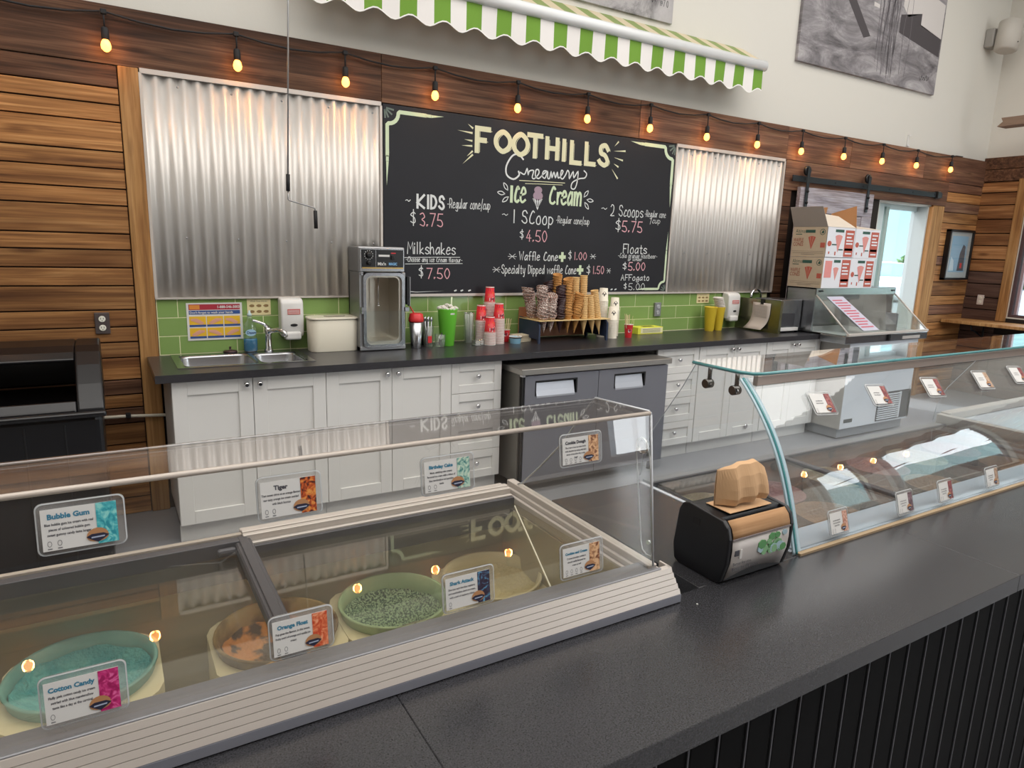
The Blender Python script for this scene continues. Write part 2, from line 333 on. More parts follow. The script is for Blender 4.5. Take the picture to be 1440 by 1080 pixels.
def ring_ribbon(mb, P, w, y):
    n = len(P)-1; C = [Vector(p) for p in P[:-1]]; S = []
    for i in range(n):
        p0, p1, p2, p3 = C[i-1], C[i], C[(i+1) % n], C[(i+2) % n]
        for k in range(4): t = k/4; S.append(0.5*((2*p1)+(-p0+p2)*t+(2*p0-5*p1+4*p2-p3)*t*t+(-p0+3*p1-3*p2+p3)*t**3))
    a = []; b = []; m = len(S)
    for i in range(m):
        d = (S[(i+1) % m]-S[i-1]).normalized(); nn = Vector((-d.y, d.x))*w*.5
        a.append(mb.bm.verts.new((S[i].x+nn.x, y, S[i].y+nn.y))); b.append(mb.bm.verts.new((S[i].x-nn.x, y, S[i].y-nn.y)))
    for i in range(m): j = (i+1) % m; f = mb.bm.faces.new((a[i], a[j], b[j], b[i])); f.material_index = mb.mi
def ribbon(mb, P, w, y, taper=False):
    """flat chalk line on the plane y"""
    V = [Vector(p) for p in P]; a = []; b = []
    for i, p in enumerate(V):
        d0 = (V[i]-V[i-1]).normalized() if i else (V[1]-V[0]).normalized()
        d1 = (V[i+1]-V[i]).normalized() if i < len(V)-1 else d0
        d = (d0+d1); d = d.normalized() if d.length > 1e-6 else d0
        k = min(1.6, 1/max(0.5, d.dot(d1))); ww = w*0.5*k*((1-i/(len(V)-1)) if taper else 1)
        nn = Vector((-d.y, d.x))*max(ww, 1e-4)
        q = p - d*w*0.4 if i == 0 else (p + d*w*0.4 if i == len(V)-1 and not taper else p)
        a.append(mb.bm.verts.new((q.x+nn.x, y, q.y+nn.y))); b.append(mb.bm.verts.new((q.x-nn.x, y, q.y-nn.y)))
    for i in range(len(V)-1):
        f = mb.bm.faces.new((a[i], a[i+1], b[i+1], b[i])); f.material_index = mb.mi
def chalk(s, x0, z0, x1, h, w, m, parent, y=-0.0262, name='lettering', drop=0.0, sq=1.0):
    """hand lettering from x0 to x1 on baseline z0 (falls by drop), cap height h"""
    mb = MB(); tot = sum(G[c][0]+1.7 for c in s)-1.7; u = (x1-x0)/tot; v = h/10; cx = 0.0
    for c in s:
        wd, st = G[c]; base = z0 - drop*cx/tot
        for k in st.split('|'):
            if not k: continue
            straight = k[0] == '!'; pts = [(int(q[0], 16), int(q[1], 16)-3) for q in k.lstrip('!').split()]
            P = [(x0+(cx+px)*u, base+pz*v) for px, pz in pts]
            if not straight and len(P) > 5 and pts[0] == pts[-1]: ring_ribbon(mb, P, w, y - random.random()*0.0004); continue
            P = P if straight else smooth_path(P)
            ribbon(mb, P, w, y - random.random()*0.0004)
        cx += wd+1.7
    return obj(name, mb, m, parent)

# ================================================================== SETTING
RX = 8.6          # inner face of the side wall
fl = struct('floor', MB().box(-4, RX+0.3, -12.0, 0.3, -0.12, 0), M_floor)
ce = struct('ceiling', MB().box(-4, RX+0.3, -12.0, 0.3, 5.2, 5.3), M_white)
# back wall: plasterboard core with a doorway, planks, tiles and strips on it
mb = MB()
mb.box(-4, 6.62, 0.0, 0.18, 0, 5.2); mb.box(6.62, 7.56, 0.0, 0.18, 2.15, 5.2); mb.box(7.56, RX+0.3, 0.0, 0.18, 0, 5.2)
wall_back = struct('wall_back', mb, M_white)
obj('backing', MB().box(-4, 6.60, -0.006, 0, 0, 2.43).box(7.60, RX, -0.006, 0, 0, 2.43), mat('plank_gap_shadow', '#1c120c', .9), wall_back)
def plank(x0, x1, z0, z1, m, y=0.018, parent=None, g=0.0035):
    return obj('plank', MB().box(x0+g*.5, x1-g*.5, -y - random.random()*0.004, 0.0, z0+g, z1-g, 0.002), m, parent or wall_back)
zs = [0.0, 0.10, 0.21, 0.33, 0.42, 0.54, 0.63, 0.705, 0.79, 0.915, 1.0, 1.084, 1.178, 1.308, 1.404, 1.499, 1.583, 1.729, 1.815, 1.917, 2.004, 2.151, 2.237, 2.319, 2.43]
for i in range(len(zs)-1):
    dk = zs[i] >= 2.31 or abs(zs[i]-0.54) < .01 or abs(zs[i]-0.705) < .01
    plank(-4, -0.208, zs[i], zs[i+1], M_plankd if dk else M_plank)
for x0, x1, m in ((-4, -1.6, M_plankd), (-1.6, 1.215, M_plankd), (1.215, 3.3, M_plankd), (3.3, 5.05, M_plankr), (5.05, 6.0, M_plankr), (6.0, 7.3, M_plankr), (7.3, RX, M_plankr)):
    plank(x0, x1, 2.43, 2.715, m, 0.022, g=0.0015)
plank(5.05, 7.83, 2.165, 2.43, M_plankr, 0.03)
plank(7.83, RX, 2.33, 2.43, M_plankr)
zr = [0.0, 0.14, 0.29, 0.43, 0.56, 0.70, 0.86, 0.95, 1.06, 1.17, 1.33, 1.41, 1.52, 1.62, 1.74, 1.88, 1.99, 2.11, 2.22, 2.33]
for i in range(len(zr)-1): plank(7.82, RX, zr[i], zr[i+1], M_plank if i % 5 != 2 else M_plankr)
for z in range(8): plank(5.05, 5.18, 0.9+z*0.16, 0.9+z*0.16+0.16, M_plankd)
struct('trim_1', MB().box(-0.205, -0.112, -0.03, 0, 0, 2.43, 0.003), M_trimw)                 # upright beside the corrugated sheet
struct('trim_2', MB().box(7.585, 7.81, -0.03, 0, 0, 2.165, 0.003), M_trimw)                    # doorway casing
struct('trim_3', MB().box(7.555, 7.585, -0.035, 0.18, 0, 2.15), mat('orange_fir_edge', '#b5804a', 0.6))
# green wall tiles, half-brick bond, with recessed joints
P_, H_ = 0.308, 0.105
struct('trim_4', MB().box(-0.108, 5.0, -0.0112, 0, 0.9, 1.236), M_grout)
tiles = {}
for row in range(3):
    off = 0 if row != 1 else P_/2
    z0 = 0.9172 + row*H_
    n = -1
    while True:
        a, b = off+n*P_, off+(n+1)*P_; n += 1
        a, b = max(a, -0.105), min(b, 4.98)
        if a >= 4.9: break
        if b-a < 0.02: continue
        w = round(b-a, 3)
        if w not in tiles:
            t = obj('tile', MB().box(0.0023, w-0.0023, -0.0127, 0, 0.0023, H_-0.0023, 0.0008), M_tile, wall_back); tiles[w] = t.data; t.location = (a, 0, z0)
        else: shared('tile', tiles[w], wall_back, (a, 0, z0))
struct('trim_5', MB().box(-0.11, 5.04, -0.03, 0, 1.2325, 1.2425), M_alum)                      # metal ledge strip over the tiles
# side wall with a window
WZ0, WZ1 = 0.955, 2.43
WINS = ((-3.1, -0.5), (-7.85, -6.4), (-9.0, -8.25))
mb = MB(); ys_ = [0.18, -0.5, -3.1, -6.4, -7.85, -8.25, -9.0, -12.0]
for a, b in zip(ys_[0::2], ys_[1::2]): mb.box(RX, RX+0.2, b, a, 0, 5.2)
for a, b in WINS: mb.box(RX, RX+0.2, a, b, 0, WZ0); mb.box(RX, RX+0.2, a, b, WZ1, 5.2)
wall_right = struct('wall_right', mb, M_white)
obj('backing', MB().box(RX-.006, RX, -.4, -.001, 0, 2.62).box(RX-.006, RX, -11.9, -.4, 0, .94), mat('plank_gap_shadow', '#1c120c', .9), wall_right)
zw = [0.0, 0.13, 0.28, 0.44, 0.6, 0.75, 0.88, 1.02, 1.16, 1.32, 1.46, 1.6, 1.76, 1.9, 2.06, 2.22, 2.36, 2.48]
for i in range(len(zw)-1):
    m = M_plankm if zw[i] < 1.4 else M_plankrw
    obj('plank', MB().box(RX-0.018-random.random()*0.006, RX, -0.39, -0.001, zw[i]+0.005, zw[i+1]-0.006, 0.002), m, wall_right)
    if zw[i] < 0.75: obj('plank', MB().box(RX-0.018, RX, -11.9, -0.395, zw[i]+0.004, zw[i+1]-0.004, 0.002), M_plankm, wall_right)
    else:
        for a, b in ((-6.33, -3.2), (-8.19, -7.92), (-11.9, -9.07)): obj('plank', MB().box(RX-0.018, RX, a, b, zw[i]+0.004, zw[i+1]-0.004, 0.002), M_plankrw, wall_right)
obj('plank', MB().box(RX-0.03, RX, -11.9, -0.001, 2.62, 2.75, 0.002), M_plankd, wall_right)
obj('plank', MB().box(RX-0.025, RX, -11.9, -0.001, 2.485, 2.615, 0.002), M_plankd, wall_right)
struct('trim_6', MB().box(RX-0.04, RX, -0.49, -0.395, 0.9, 2.5, 0.004), M_trimw)
for wi, (WY0, WY1) in enumerate(WINS):
    win = bpy.data.objects.new('window_%d' % (wi+1 if wi == 0 else wi+2), None); COL.objects.link(win); win.location = (RX+.06, (WY0+WY1)/2, WZ0); win['_o'] = list(win.location); win['kind'] = 'structure'
    mb = MB()
    for a, b in ((WY1-0.035, WY1), (WY0, WY0+0.05)) + (((-1.83, -1.77),) if wi == 0 else ()): mb.box(RX+0.0, RX+0.1, a, b, WZ0, WZ1, 0.004)
    for a, b in ((WZ0, WZ0+0.03), (WZ1-0.03, WZ1)): mb.box(RX+0.001, RX+0.1, WY0, WY1, a, b, 0.004)
    obj('frame', mb, M_winframe, win)
    obj('inner_frame', MB().box(RX+0.03, RX+0.08, WY1-0.075, WY1-0.045, WZ0+0.03, WZ1-0.03, 0.003), mat('mauve_frame', '#9a8388', 0.4), win)
    obj('pane', MB().box(RX+0.05, RX+0.056, WY0+0.04, WY1-0.06, WZ0+0.03, WZ1-0.03), M_window, win)
# wall behind camera, opening shaped for the added lamp, and far side wall
mb = MB()
mb.box(-4, 7.15, -12.1, -11.9, 0, 5.2); mb.box(8.55, RX+0.3, -12.1, -11.9, 0, 5.2); mb.box(7.15, 8.55, -12.1, -11.9, 0, 0.1); mb.box(7.15, 8.55, -12.1, -11.9, 5.0, 5.2)
wall_front = struct('wall_front', mb, mat('tan_front_wall', '#8a6f55', .8))
for k in range(3):
    obj('mullion', MB().box(7.17+k*.68-0.02, 7.17+k*.68+0.02, -12.05, -11.95, 0.1, 5.0), M_winframe, wall_front)
struct('wall_left', MB().box(-4.2, -4, -12.0, 0.3, 0, 5.2), M_white)
for i in range(0): pass
# doorway: glazed screen in the wall thickness
win2 = thing('window_2', 'x', 'x', (7.1, 0.15, 0)); del win2['label']; del win2['category']; win2['kind'] = 'structure'
mb = MB(); mb.box(6.62, 6.88, 0.10, 0.17, 0, 2.15, 0.004); mb.box(6.88, 7.55, 0.12, 0.17, 2.10, 2.15); mb.box(6.88, 7.55, 0.12, 0.17, 0, 0.15)
obj('frame', mb, mat('pale_door_frame', '#c6d2d2', 0.5), win2)
mb = MB(); mb.box(6.90, 6.96, 0.09, 0.13, 0.1, 2.12, 0.003); obj('blind_edge', mb, mat('grey_green_blind', '#9fb0ab', 0.6), win2)
obj('pane', MB().box(6.93, 7.55, 0.14, 0.146, 0.1, 2.12), M_window, win2)
struct('trim_7', MB().box(7.535, 7.556, 0.0, 0.18, 0, 2.16), mat('grey_reveal', '#b9bab6', 0.8))

# ---- outside
M_asph = mat('bleached_asphalt', '#8b8f92', 0.9); M_grass = mat('roadside_grass', '#5f7f42', 0.95, noise=(0.6, 0.4, '#6f8f4f'))
g = struct('trim_8', MB().box(-60, 140, 0.2, 160, -0.3, -0.15), M_asph); g.name = 'floor_outside'
g2 = obj('ground', MB().box(RX+0.25, 140, -80, 0.2, -0.3, -0.15), M_asph); g2['kind'] = 'structure'
g3 = obj('ground', MB().box(-60, RX+0.25, -80, -12.1, -0.3, -0.15), M_asph); g3['kind'] = 'structure'
v = obj('grass_verge', MB().box(52, 58, -80, 160, -0.2, 0.25).box(-60, 52, -34, -28, -0.2, 0.2).box(24, 34, -60, -5, -.2, -.1), M_grass); v['kind'] = 'structure'
M_hill = mat('hazy_forest_hill', '#738c8b', 1.0, 0, 0.0, noise=(0.05, 0.3, '#819a98'))
def hill(name, cx, cy, rx, ry, h, seed):
    mb = MB(); mb.sm = True; rnd = random.Random(seed); N = 26; V = []
    for i in range(N+1):
        row = []
        for j in range(N+1):
            u, v = i/N*2-1, j/N*2-1; d = max(0, 1-(u*u+v*v))
            row.append(mb.bm.verts.new((cx+u*rx, cy+v*ry, -2 + h*(d**0.9)*(1+0.12*math.sin(7*u+seed)*math.cos(6*v)) + rnd.random()*h*0.02)))
        V.append(row)
    for i in range(N):
        for j in range(N): mb._fin([mb.bm.faces.new((V[i][j], V[i+1][j], V[i+1][j+1], V[i][j+1]))])
    o = obj(name, mb, M_hill); o['kind'] = 'structure'; return o
hill('hillside', 330, 120, 170, 190, 120, 1); hill('hillside', 150, 330, 200, 120, 95, 3); hill('hillside', 320, -190, 150, 150, 30, 7); hill('hillside', 40, -330, 260, 130, 70, 5)
M_leaf = mat('roadside_bush_leaves', '#4c6f38', 0.9, noise=(1.5, 0.35, '#64884a'))
bushmb = MB(); rnd = random.Random(3)
for k in range(420):
    a, b = rnd.random()*2*PI, math.acos(rnd.random()*1.6-0.6); r = 0.75+rnd.random()*0.35
    p = Vector((math.cos(a)*math.sin(b), math.sin(a)*math.sin(b), math.cos(b)))*r; s = 0.22+rnd.random()*0.16
    e = Euler((rnd.random()*3, rnd.random()*3, rnd.random()*3)).to_matrix()
    q = [p*1.0 + e @ Vector(c)*s for c in ((-1, -.6, 0), (1, -.6, 0), (1, .6, .2), (-1, .6, .2))]; bushmb.quad([(x.x*1.6, x.y*1.6, (x.z+0.6)*1.3) for x in q])
t = thing('bush', 'rounded green bush beside the road sign', 'bush', (48, 17.5, -0.2), 'bushes across the road'); t['_o'] = [0, 0, 0]
obj('foliage', bushmb, M_leaf, t); obj('stem', MB().tube([(0, 0, 0), (0.1, 0, 0.7)], 0.12, 6).tube([(0, 0, 0), (-0.3, 0.2, 0.8)], 0.08, 6), M_plankd, t)
t['_o'] = [48, 17.5, -0.2]; t['label'] = 'tall rounded green bush directly behind the road sign'
for i, (x, y, s, lb) in enumerate(((52, 14.0, 1.3, 'broad bush just past the road sign, seen through the side window'), (50, 22.5, 1.0, 'low bush by the window frame, seen through the side window'), (58, 19, 1.5, 'large bush farther back, behind the two low ones'))):
    c = copy_thing(t, (x, y, -0.2), lb); c.scale = (s, s, s)
t = thing('road_sign', 'white diamond-shaped road sign on a thin post across the road', 'road sign', (40, 13.4, -0.2))
obj('post', MB().tube([(40, 13.4, -0.2), (40, 13.4, 1.9)], 0.04, 6), M_steel2, t)
obj('sign_plate', MB().xf(Matrix.Identity(4)).prism([(13.4-.42, 1.65), (13.4, 1.13), (13.4+.42, 1.65), (13.4, 2.17)], 'x', 39.93, 39.96), M_paper, t)
t = thing('power_line', 'dark overhead power line crossing above the road', 'cable', (60, 0, 5)); obj('wire', MB().tube([(60, -60, 7.6), (60, 20, 6.0), (60, 100, 7.6)], 0.05, 5), M_dark, t)
# parked car seen through the doorway
def car(cx_, cy_, rot, paint, glassm, label):
    t = thing('car', label, 'car', (cx_, cy_, -0.15), 'parked cars outside'); T = Matrix.Translation((cx_, cy_, -0.15)) @ Matrix.Rotation(rot, 4, 'Z')
    prof = [(-2.2, .35), (-2.25, .75), (-1.35, .98), (-.65, 1.5), (.9, 1.55), (1.7, 1.05), (2.2, 1.0), (2.25, .4)]
    obj('body', MB().prism(prof, 'y', -0.9, 0.9).xf(T), paint, t)
    mb = MB(); mb.prism([(-1.3, 1.0), (-.68, 1.46), (.82, 1.5), (1.5, 1.06)], 'y', -0.92, 0.92); mb.prism([(-1.36, 1.0), (-.72, 1.5), (-.70, 1.47), (-1.3, .99)], 'y', -0.75, 0.75); obj('window_glass', mb.xf(T), glassm, t)
    for sx_ in (-1.4, 1.4):
        for sy_ in (-.85, .85): obj('wheel', MB().tube([(sx_, sy_-.1, .33), (sx_, sy_+.1, .33)], .33, 16).xf(T), M_dark, t)
car(27.5, 12.6, .9, mat('white_car_paint', '#d9dde2', 0.25), mat('blue_car_glass', '#6f8fb8', 0.1), 'white car parked outside the doorway, its windscreen blue')
car(13.6, -9.6, 1.45, mat('dark_car_paint', '#2b2f36', 0.25), M_dark, 'dark car parked close outside the side windows, seen mirrored in the case glass')

# ================================================================== BACK WALL THINGS
def corrugated(x0, x1, z0, z1, label):
    t = thing('corrugated_panel', label, 'wall panel', ((x0+x1)/2, 0, z0), 'corrugated metal panels')
    pitch = 0.0678; N = int((x1-x0)/pitch*10); a = []; b = []
    mb = MB(); mb.sm = True
    for i in range(N+1):
        x = x0 + (x1-x0)*i/N; y = -0.0145 - 0.0085*math.cos((x-x0)/pitch*2*PI)
        a.append(mb.bm.verts.new((x, y, z0))); b.append(mb.bm.verts.new((x, y, z1)))
    for i in range(N): mb._fin([mb.bm.faces.new((a[i], a[i+1], b[i+1], b[i]))])
    o = obj('sheet', mb, M_galv, t); sm = o.modifiers.new('th', 'SOLIDIFY'); sm.thickness = 0.001
    mb = MB(); mb.box(x0-.006, x1+.006, -0.029, 0.0, z1-0.004, z1+0.022, .001); obj('top_trim', mb, M_alum, t)
    mb = MB(); mb.box(x1-.004, x1+.012, -0.029, 0.0, z0, z1, .001); obj('side_trim', mb, M_alum, t)
    mb = MB(); mb.box(x0-.012, x0+.003, -0.029, 0.0, z0, z1, .001); obj('side_trim', mb, M_alum, t)
    mb = MB()
    for k in range(int((x1-x0)/pitch)):
        if k % 4 == 2: mb.lathe([(0.0055, -0.002), (0.0055, 0.001), (0.002, 0.003)], (0, 0, 0), 8); 
    mb2 = MB()
    for k in range(2, int((x1-x0)/pitch), 4):
        for z in (z0+.33, z1-.05):
            st = mb2.n(); mb2.lathe([(0.006, 0), (0.006, 0.003), (0.002, 0.005)], (0, 0, 0), 8); mb2.xf(Matrix.Translation((x0+(k+.5)*pitch, -0.023, z)) @ Matrix.Rotation(PI/2, 4, 'X'), st)
    mb.bm.free(); s = obj('screw', mb2, M_steel2, t); s['kind'] = 'stuff'
corrugated(-0.100, 1.205, 1.2425, 2.412, 'corrugated galvanised panel above the sink, beside the upright wood trim')
corrugated(3.712, 5.036, 1.2425, 2.412, 'corrugated galvanised panel between the chalkboard and the barn door')

# chalkboard
cb = thing('chalkboard', 'large black chalkboard menu with a foothills creamery price list in chalk', 'chalkboard', (2.45, -0.01, 1.245))
obj('board', MB().box(1.222, 3.697, -0.025, 0, 1.2435, 2.427, 0.002), M_board, cb)
mb = MB(); mb.box(1.222, 3.697, -0.029, -0.0, 1.2425, 1.250); obj('bottom_edge', mb, M_alum, cb)
# FOOTHILLS block letters
Y0 = -0.0262
for ch, x0, x1, z0, h in (('F', 1.885, 1.978, 2.207, .145), ('O', 2.03, 2.145, 2.222, .128), ('O', 2.172, 2.288, 2.214, .135), ('T', 2.296, 2.42, 2.212, .142), ('H', 2.452, 2.555, 2.214, .132), ('I', 2.60, 2.625, 2.212, .132), ('L', 2.668, 2.765, 2.20, .142), ('L', 2.802, 2.895, 2.203, .142), ('S', 2.925, 3.018, 2.205, .142)):
    chalk(ch, x0, z0, x1, h, 0.034, M_chy, cb, Y0)
    chalk(ch, x0+.022, z0-.006, x1+.022, h-.004, 0.0035, M_chy, cb, Y0+0.0006, 'shadow_line')
mb = MB()
for a, b in (((1.74, 2.325), (1.845, 2.318)), ((1.79, 2.272), (1.845, 2.268)), ((1.77, 2.232), (1.845, 2.235)), ((1.815, 2.372), (1.85, 2.35)), ((1.81, 2.165), (1.85, 2.20)), ((1.78, 2.115), (1.852, 2.178)),
             ((3.065, 2.35), (3.10, 2.385)), ((3.06, 2.315), (3.17, 2.325)), ((3.065, 2.27), (3.15, 2.255)), ((3.065, 2.225), (3.11, 2.205)), ((3.05, 2.185), (3.11, 2.12))):
    ribbon(mb, [b, ((a[0]+b[0])/2, (a[1]+b[1])/2), a], 0.013, Y0, True)
obj('chalk_rays', mb, M_chy, cb, 'stuff')
# Creamery in joined script
mb = MB()
def script(pts, w, y=Y0): ribbon(mb, smooth_path(pts), w, y-random.random()*.0004)
script([(2.255, 2.185), (2.215, 2.215), (2.165, 2.2), (2.12, 2.13), (2.125, 2.07), (2.18, 2.045), (2.225, 2.075), (2.22, 2.10)], .012)
s_ = [(2.235, 2.095), (2.27, 2.085), (2.29, 2.125), (2.30, 2.085), (2.31, 2.11), (2.345, 2.115), (2.335, 2.07), (2.355, 2.062), (2.39, 2.10), (2.385, 2.125), (2.365, 2.12), (2.362, 2.08), (2.39, 2.065), (2.42, 2.09),
      (2.455, 2.12), (2.43, 2.118), (2.42, 2.085), (2.445, 2.072), (2.465, 2.12), (2.468, 2.075), (2.485, 2.075), (2.495, 2.12), (2.505, 2.08), (2.52, 2.118), (2.535, 2.082), (2.55, 2.12), (2.56, 2.082),
      (2.585, 2.10), (2.60, 2.13), (2.585, 2.135), (2.58, 2.09), (2.60, 2.078), (2.625, 2.11), (2.64, 2.14), (2.655, 2.125), (2.66, 2.085), (2.69, 2.135), (2.70, 2.095), (2.735, 2.14), (2.73, 2.06), (2.71, 2.015), (2.68, 2.02), (2.69, 2.06), (2.75, 2.09), (2.80, 2.10), (2.815, 2.13), (2.79, 2.15)]
script(s_, .009)
obj('lettering', mb, M_chw, cb)
mb = MB(); ribbon(mb, [(2.23, 2.04), (2.4, 2.045), (2.62, 2.05)], .005, Y0); ribbon(mb, [(2.28, 2.022), (2.4, 2.028), (2.6, 2.035)], .004, Y0); obj('underline', mb, M_chy, cb)
# ICE (cone) CREAM
chalk('I', 2.168, 1.893, 2.172, .1, .022, M_chg, cb); chalk('C', 2.195, 1.893, 2.232, .1, .018, M_chg, cb); chalk('e', 2.245, 1.893, 2.29, .16, .016, M_chg, cb)
for ch, a, b, h in (('C', 2.49, 2.545, .115), ('r', 2.562, 2.60, .13), ('e', 2.60, 2.645, .15), ('a', 2.655, 2.70, .15), ('m', 2.715, 2.78, .15)): chalk(ch, a, 1.898, b, h, .017, M_chg, cb)
mb = MB()
for cx_, cz_, an in ((2.12, 1.99, 2.2), (2.085, 1.945, 3.0), (2.12, 1.905, 3.8), (2.82, 1.985, .9), (2.86, 1.94, -.1), (2.83, 1.90, -.9)):
    d = Vector((math.cos(an), math.sin(an))); p = Vector((cx_, cz_)); nn = Vector((-d.y, d.x)); L = .03
    ribbon(mb, smooth_path([tuple(p-d*L), tuple(p+nn*.012), tuple(p+d*L), tuple(p-nn*.012), tuple(p-d*L)]), .006, Y0)
obj('chalk_petals', mb, M_chw, cb, 'stuff')
mb = MB(); mb.mi = 0; mb.prism([(2.345+.0, 1.925), (2.43, 1.925), (2.39, 1.845)], 'y', Y0, Y0+.0005)
mb.mi = 1
for cx_, cz_, r in ((2.39, 1.945, .042), (2.39, 1.985, .034)): mb.prism([(cx_+r*math.cos(a*PI/8)*1.0, cz_+r*.75*math.sin(a*PI/8)) for a in range(16)], 'y', Y0-.0004-cz_*.0001, Y0)
obj('cone_drawing', mb, [M_chw, mat('mauve_chalk', '#a58f9d', .9)], cb)
mb = MB()
for k in range(3): ribbon(mb, [(2.355+k*.02, 1.922), (2.375+k*.012, 1.865)], .003, Y0-.001); ribbon(mb, [(2.42-k*.02, 1.922), (2.40-k*.012, 1.865)], .003, Y0-.001)
obj('cone_hatching', mb, M_board, cb)
# price lines
chalk('~', 1.372, 1.835, 1.41, .045, .005, M_chw, cb)
for ch, a, b in (('K', 1.455, 1.51), ('I', 1.53, 1.538), ('D', 1.552, 1.595), ('S', 1.61, 1.65)):
    chalk(ch, a, 1.812, b, .082, .015, M_chw, cb)
chalk('-Regular cone/cup', 1.672, 1.822, 2.0, .062, .0045, M_chw, cb, drop=-.006)
chalk('$', 1.408, 1.705, 1.445, .085, .006, M_chw, cb); chalk('3.75', 1.475, 1.697, 1.643, .082, .0065, M_chp, cb)
chalk('Milkshakes', 1.385, 1.515, 1.735, .075, .0065, M_chw, cb)
mb = MB(); ribbon(mb, [(1.36, 1.488), (1.6, 1.495), (1.77, 1.497)], .004, Y0); ribbon(mb, [(1.37, 1.447), (1.6, 1.452), (1.79, 1.455)], .004, Y0); obj('underline', mb, M_chw, cb)
chalk('-Choose any ice Cream flavour-', 1.375, 1.463, 1.79, .032, .0038, M_chw, cb)
chalk('$', 1.468, 1.362, 1.50, .068, .006, M_chw, cb); chalk('7.50', 1.525, 1.352, 1.70, .068, .0065, M_chp, cb)
chalk('~', 2.098, 1.782, 2.15, .045, .0045, M_chw, cb); chalk('1 SCoop', 2.188, 1.748, 2.535, .088, .008, M_chw, cb)
chalk('-Regular cone/cup', 2.56, 1.762, 2.865, .05, .004, M_chw, cb)
chalk('$', 2.25, 1.64, 2.282, .058, .0055, M_chw, cb); chalk('4.50', 2.305, 1.622, 2.487, .078, .0065, M_chp, cb)
chalk('~', 2.975, 1.868, 3.035, .05, .0045, M_chw, cb); chalk('2 Scoops', 3.066, 1.84, 3.395, .082, .0065, M_chw, cb)
chalk('-Regular cone', 3.415, 1.848, 3.64, .05, .0038, M_chw, cb); chalk('/cup', 3.475, 1.80, 3.585, .045, .0038, M_chw, cb)
chalk('$', 3.125, 1.728, 3.175, .085, .0065, M_chw, cb); chalk('5.75', 3.19, 1.722, 3.40, .082, .0075, M_chp, cb)
chalk('*', 2.155, 1.487, 2.225, .06, .0035, M_chw, cb); chalk('Waffle Cone', 2.25, 1.487, 2.59, .06, .0065, M_chw, cb)
chalk('$', 2.685, 1.50, 2.715, .058, .005, M_chw, cb); chalk('1.00', 2.74, 1.497, 2.86, .055, .0055, M_chp, cb); chalk('*', 2.89, 1.5, 2.945, .06, .0035, M_chw, cb)
chalk('*', 2.03, 1.392, 2.095, .06, .0035, M_chw, cb); chalk('Specialty Dipped waffle Cone', 2.105, 1.39, 2.765, .062, .0055, M_chw, cb)
chalk('$', 2.865, 1.392, 2.90, .062, .005, M_chw, cb); chalk('1.50', 2.925, 1.392, 3.035, .058, .0055, M_chp, cb); chalk('*', 3.06, 1.392, 3.10, .06, .0035, M_chw, cb)
for x, z in ((2.628, 1.515), (2.80, 1.42)): mb = MB(); mb.box(x-.011, x+.011, Y0-.0004, Y0, z-.036, z+.036); mb.box(x-.031, x+.031, Y0-.0006, Y0, z-.013, z+.013); obj('plus_mark', mb, M_chg, cb)
chalk('Floats', 3.215, 1.557, 3.46, .07, .0068, M_chw, cb)
chalk('-Cola orange Rootbeer-', 3.168, 1.52, 3.58, .035, .0036, M_chw, cb); chalk('or Kinder'.replace('K', 'k'), 3.27, 1.497, 3.42, .026, .0032, M_chw, cb)
chalk('$', 3.222, 1.43, 3.262, .05, .0055, M_chw, cb); chalk('5.00', 3.28, 1.422, 3.46, .062, .007, M_chp, cb)
chalk('AFFogato', 3.21, 1.342, 3.51, .045, .0055, M_chw, cb)
chalk('$', 3.245, 1.275, 3.275, .042, .005, M_chw, cb); chalk('5.00', 3.295, 1.265, 3.47, .052, .0048, M_chw, cb)
# corner ornaments
def corner(cx_, cz_, sx_, sz_, s=1.0, side=1.0):
    mb = MB(); mb.mi = 0
    f = lambda x, z: (cx_+sx_*x*s, cz_+sz_*z*s)
    arc = [(.105+.0*k, 0) for k in range(0)]
    A = [f(.035 + .085*math.sin(a), .035+.085*math.cos(a)) for a in [i*PI/2/6 for i in range(7)]]
    P = [f(.35, .022), f(.13, .022)] + [f(.12-.01*0, .03)] + [f(.035+.082*math.cos(i*PI/2/6), .035+.082*math.sin(i*PI/2/6)) for i in range(7)] + [f(.022, .13), f(.022, .36*side)]
    ribbon(mb, P, .030*s, Y0)
    ribbon(mb, [f(.365, .022), f(.395, .022)], .024*s, Y0); ribbon(mb, [f(.415, .022), f(.52, .012)], .022*s, Y0, True)
    ribbon(mb, [f(.022, .375*side), f(.022, .40*side)], .024*s, Y0); ribbon(mb, [f(.022, .42*side), f(.016, .60*side)], .022*s, Y0, True)
    mb.mi = 1
    for a in (.15, .65, 1.15, 1.5): ribbon(mb, [f(.02*math.cos(a), .02*math.sin(a)), f(.075*math.cos(a), .075*math.sin(a))], .014*s, Y0)
    obj('corner_ornament', mb, [M_chg, M_chk], cb)
corner(1.232, 2.405, 1, -1, .78); corner(3.69, 2.415, -1, -1, .9, .9); corner(3.69, 1.258, -1, 1, .62, 1.3)
mb = MB()
for x in (1.74, 1.78, 1.83, 3.10, 3.13, 3.17, 3.20): mb.lathe([(.006, 0), (.004, .001)], (0, 0, 0), 8); 
mb.bm.free()
mb = MB(); ribbon(mb, [(1.32, 1.272), (1.45, 1.262), (1.65, 1.268)], .008, Y0, True)
for x in (1.74, 1.79, 1.85, 3.03, 3.07, 3.12, 3.16): ribbon(mb, [(x-.006, 1.268), (x+.006, 1.272)], .01, Y0)
obj('chalk_dots', mb, M_chw, cb)

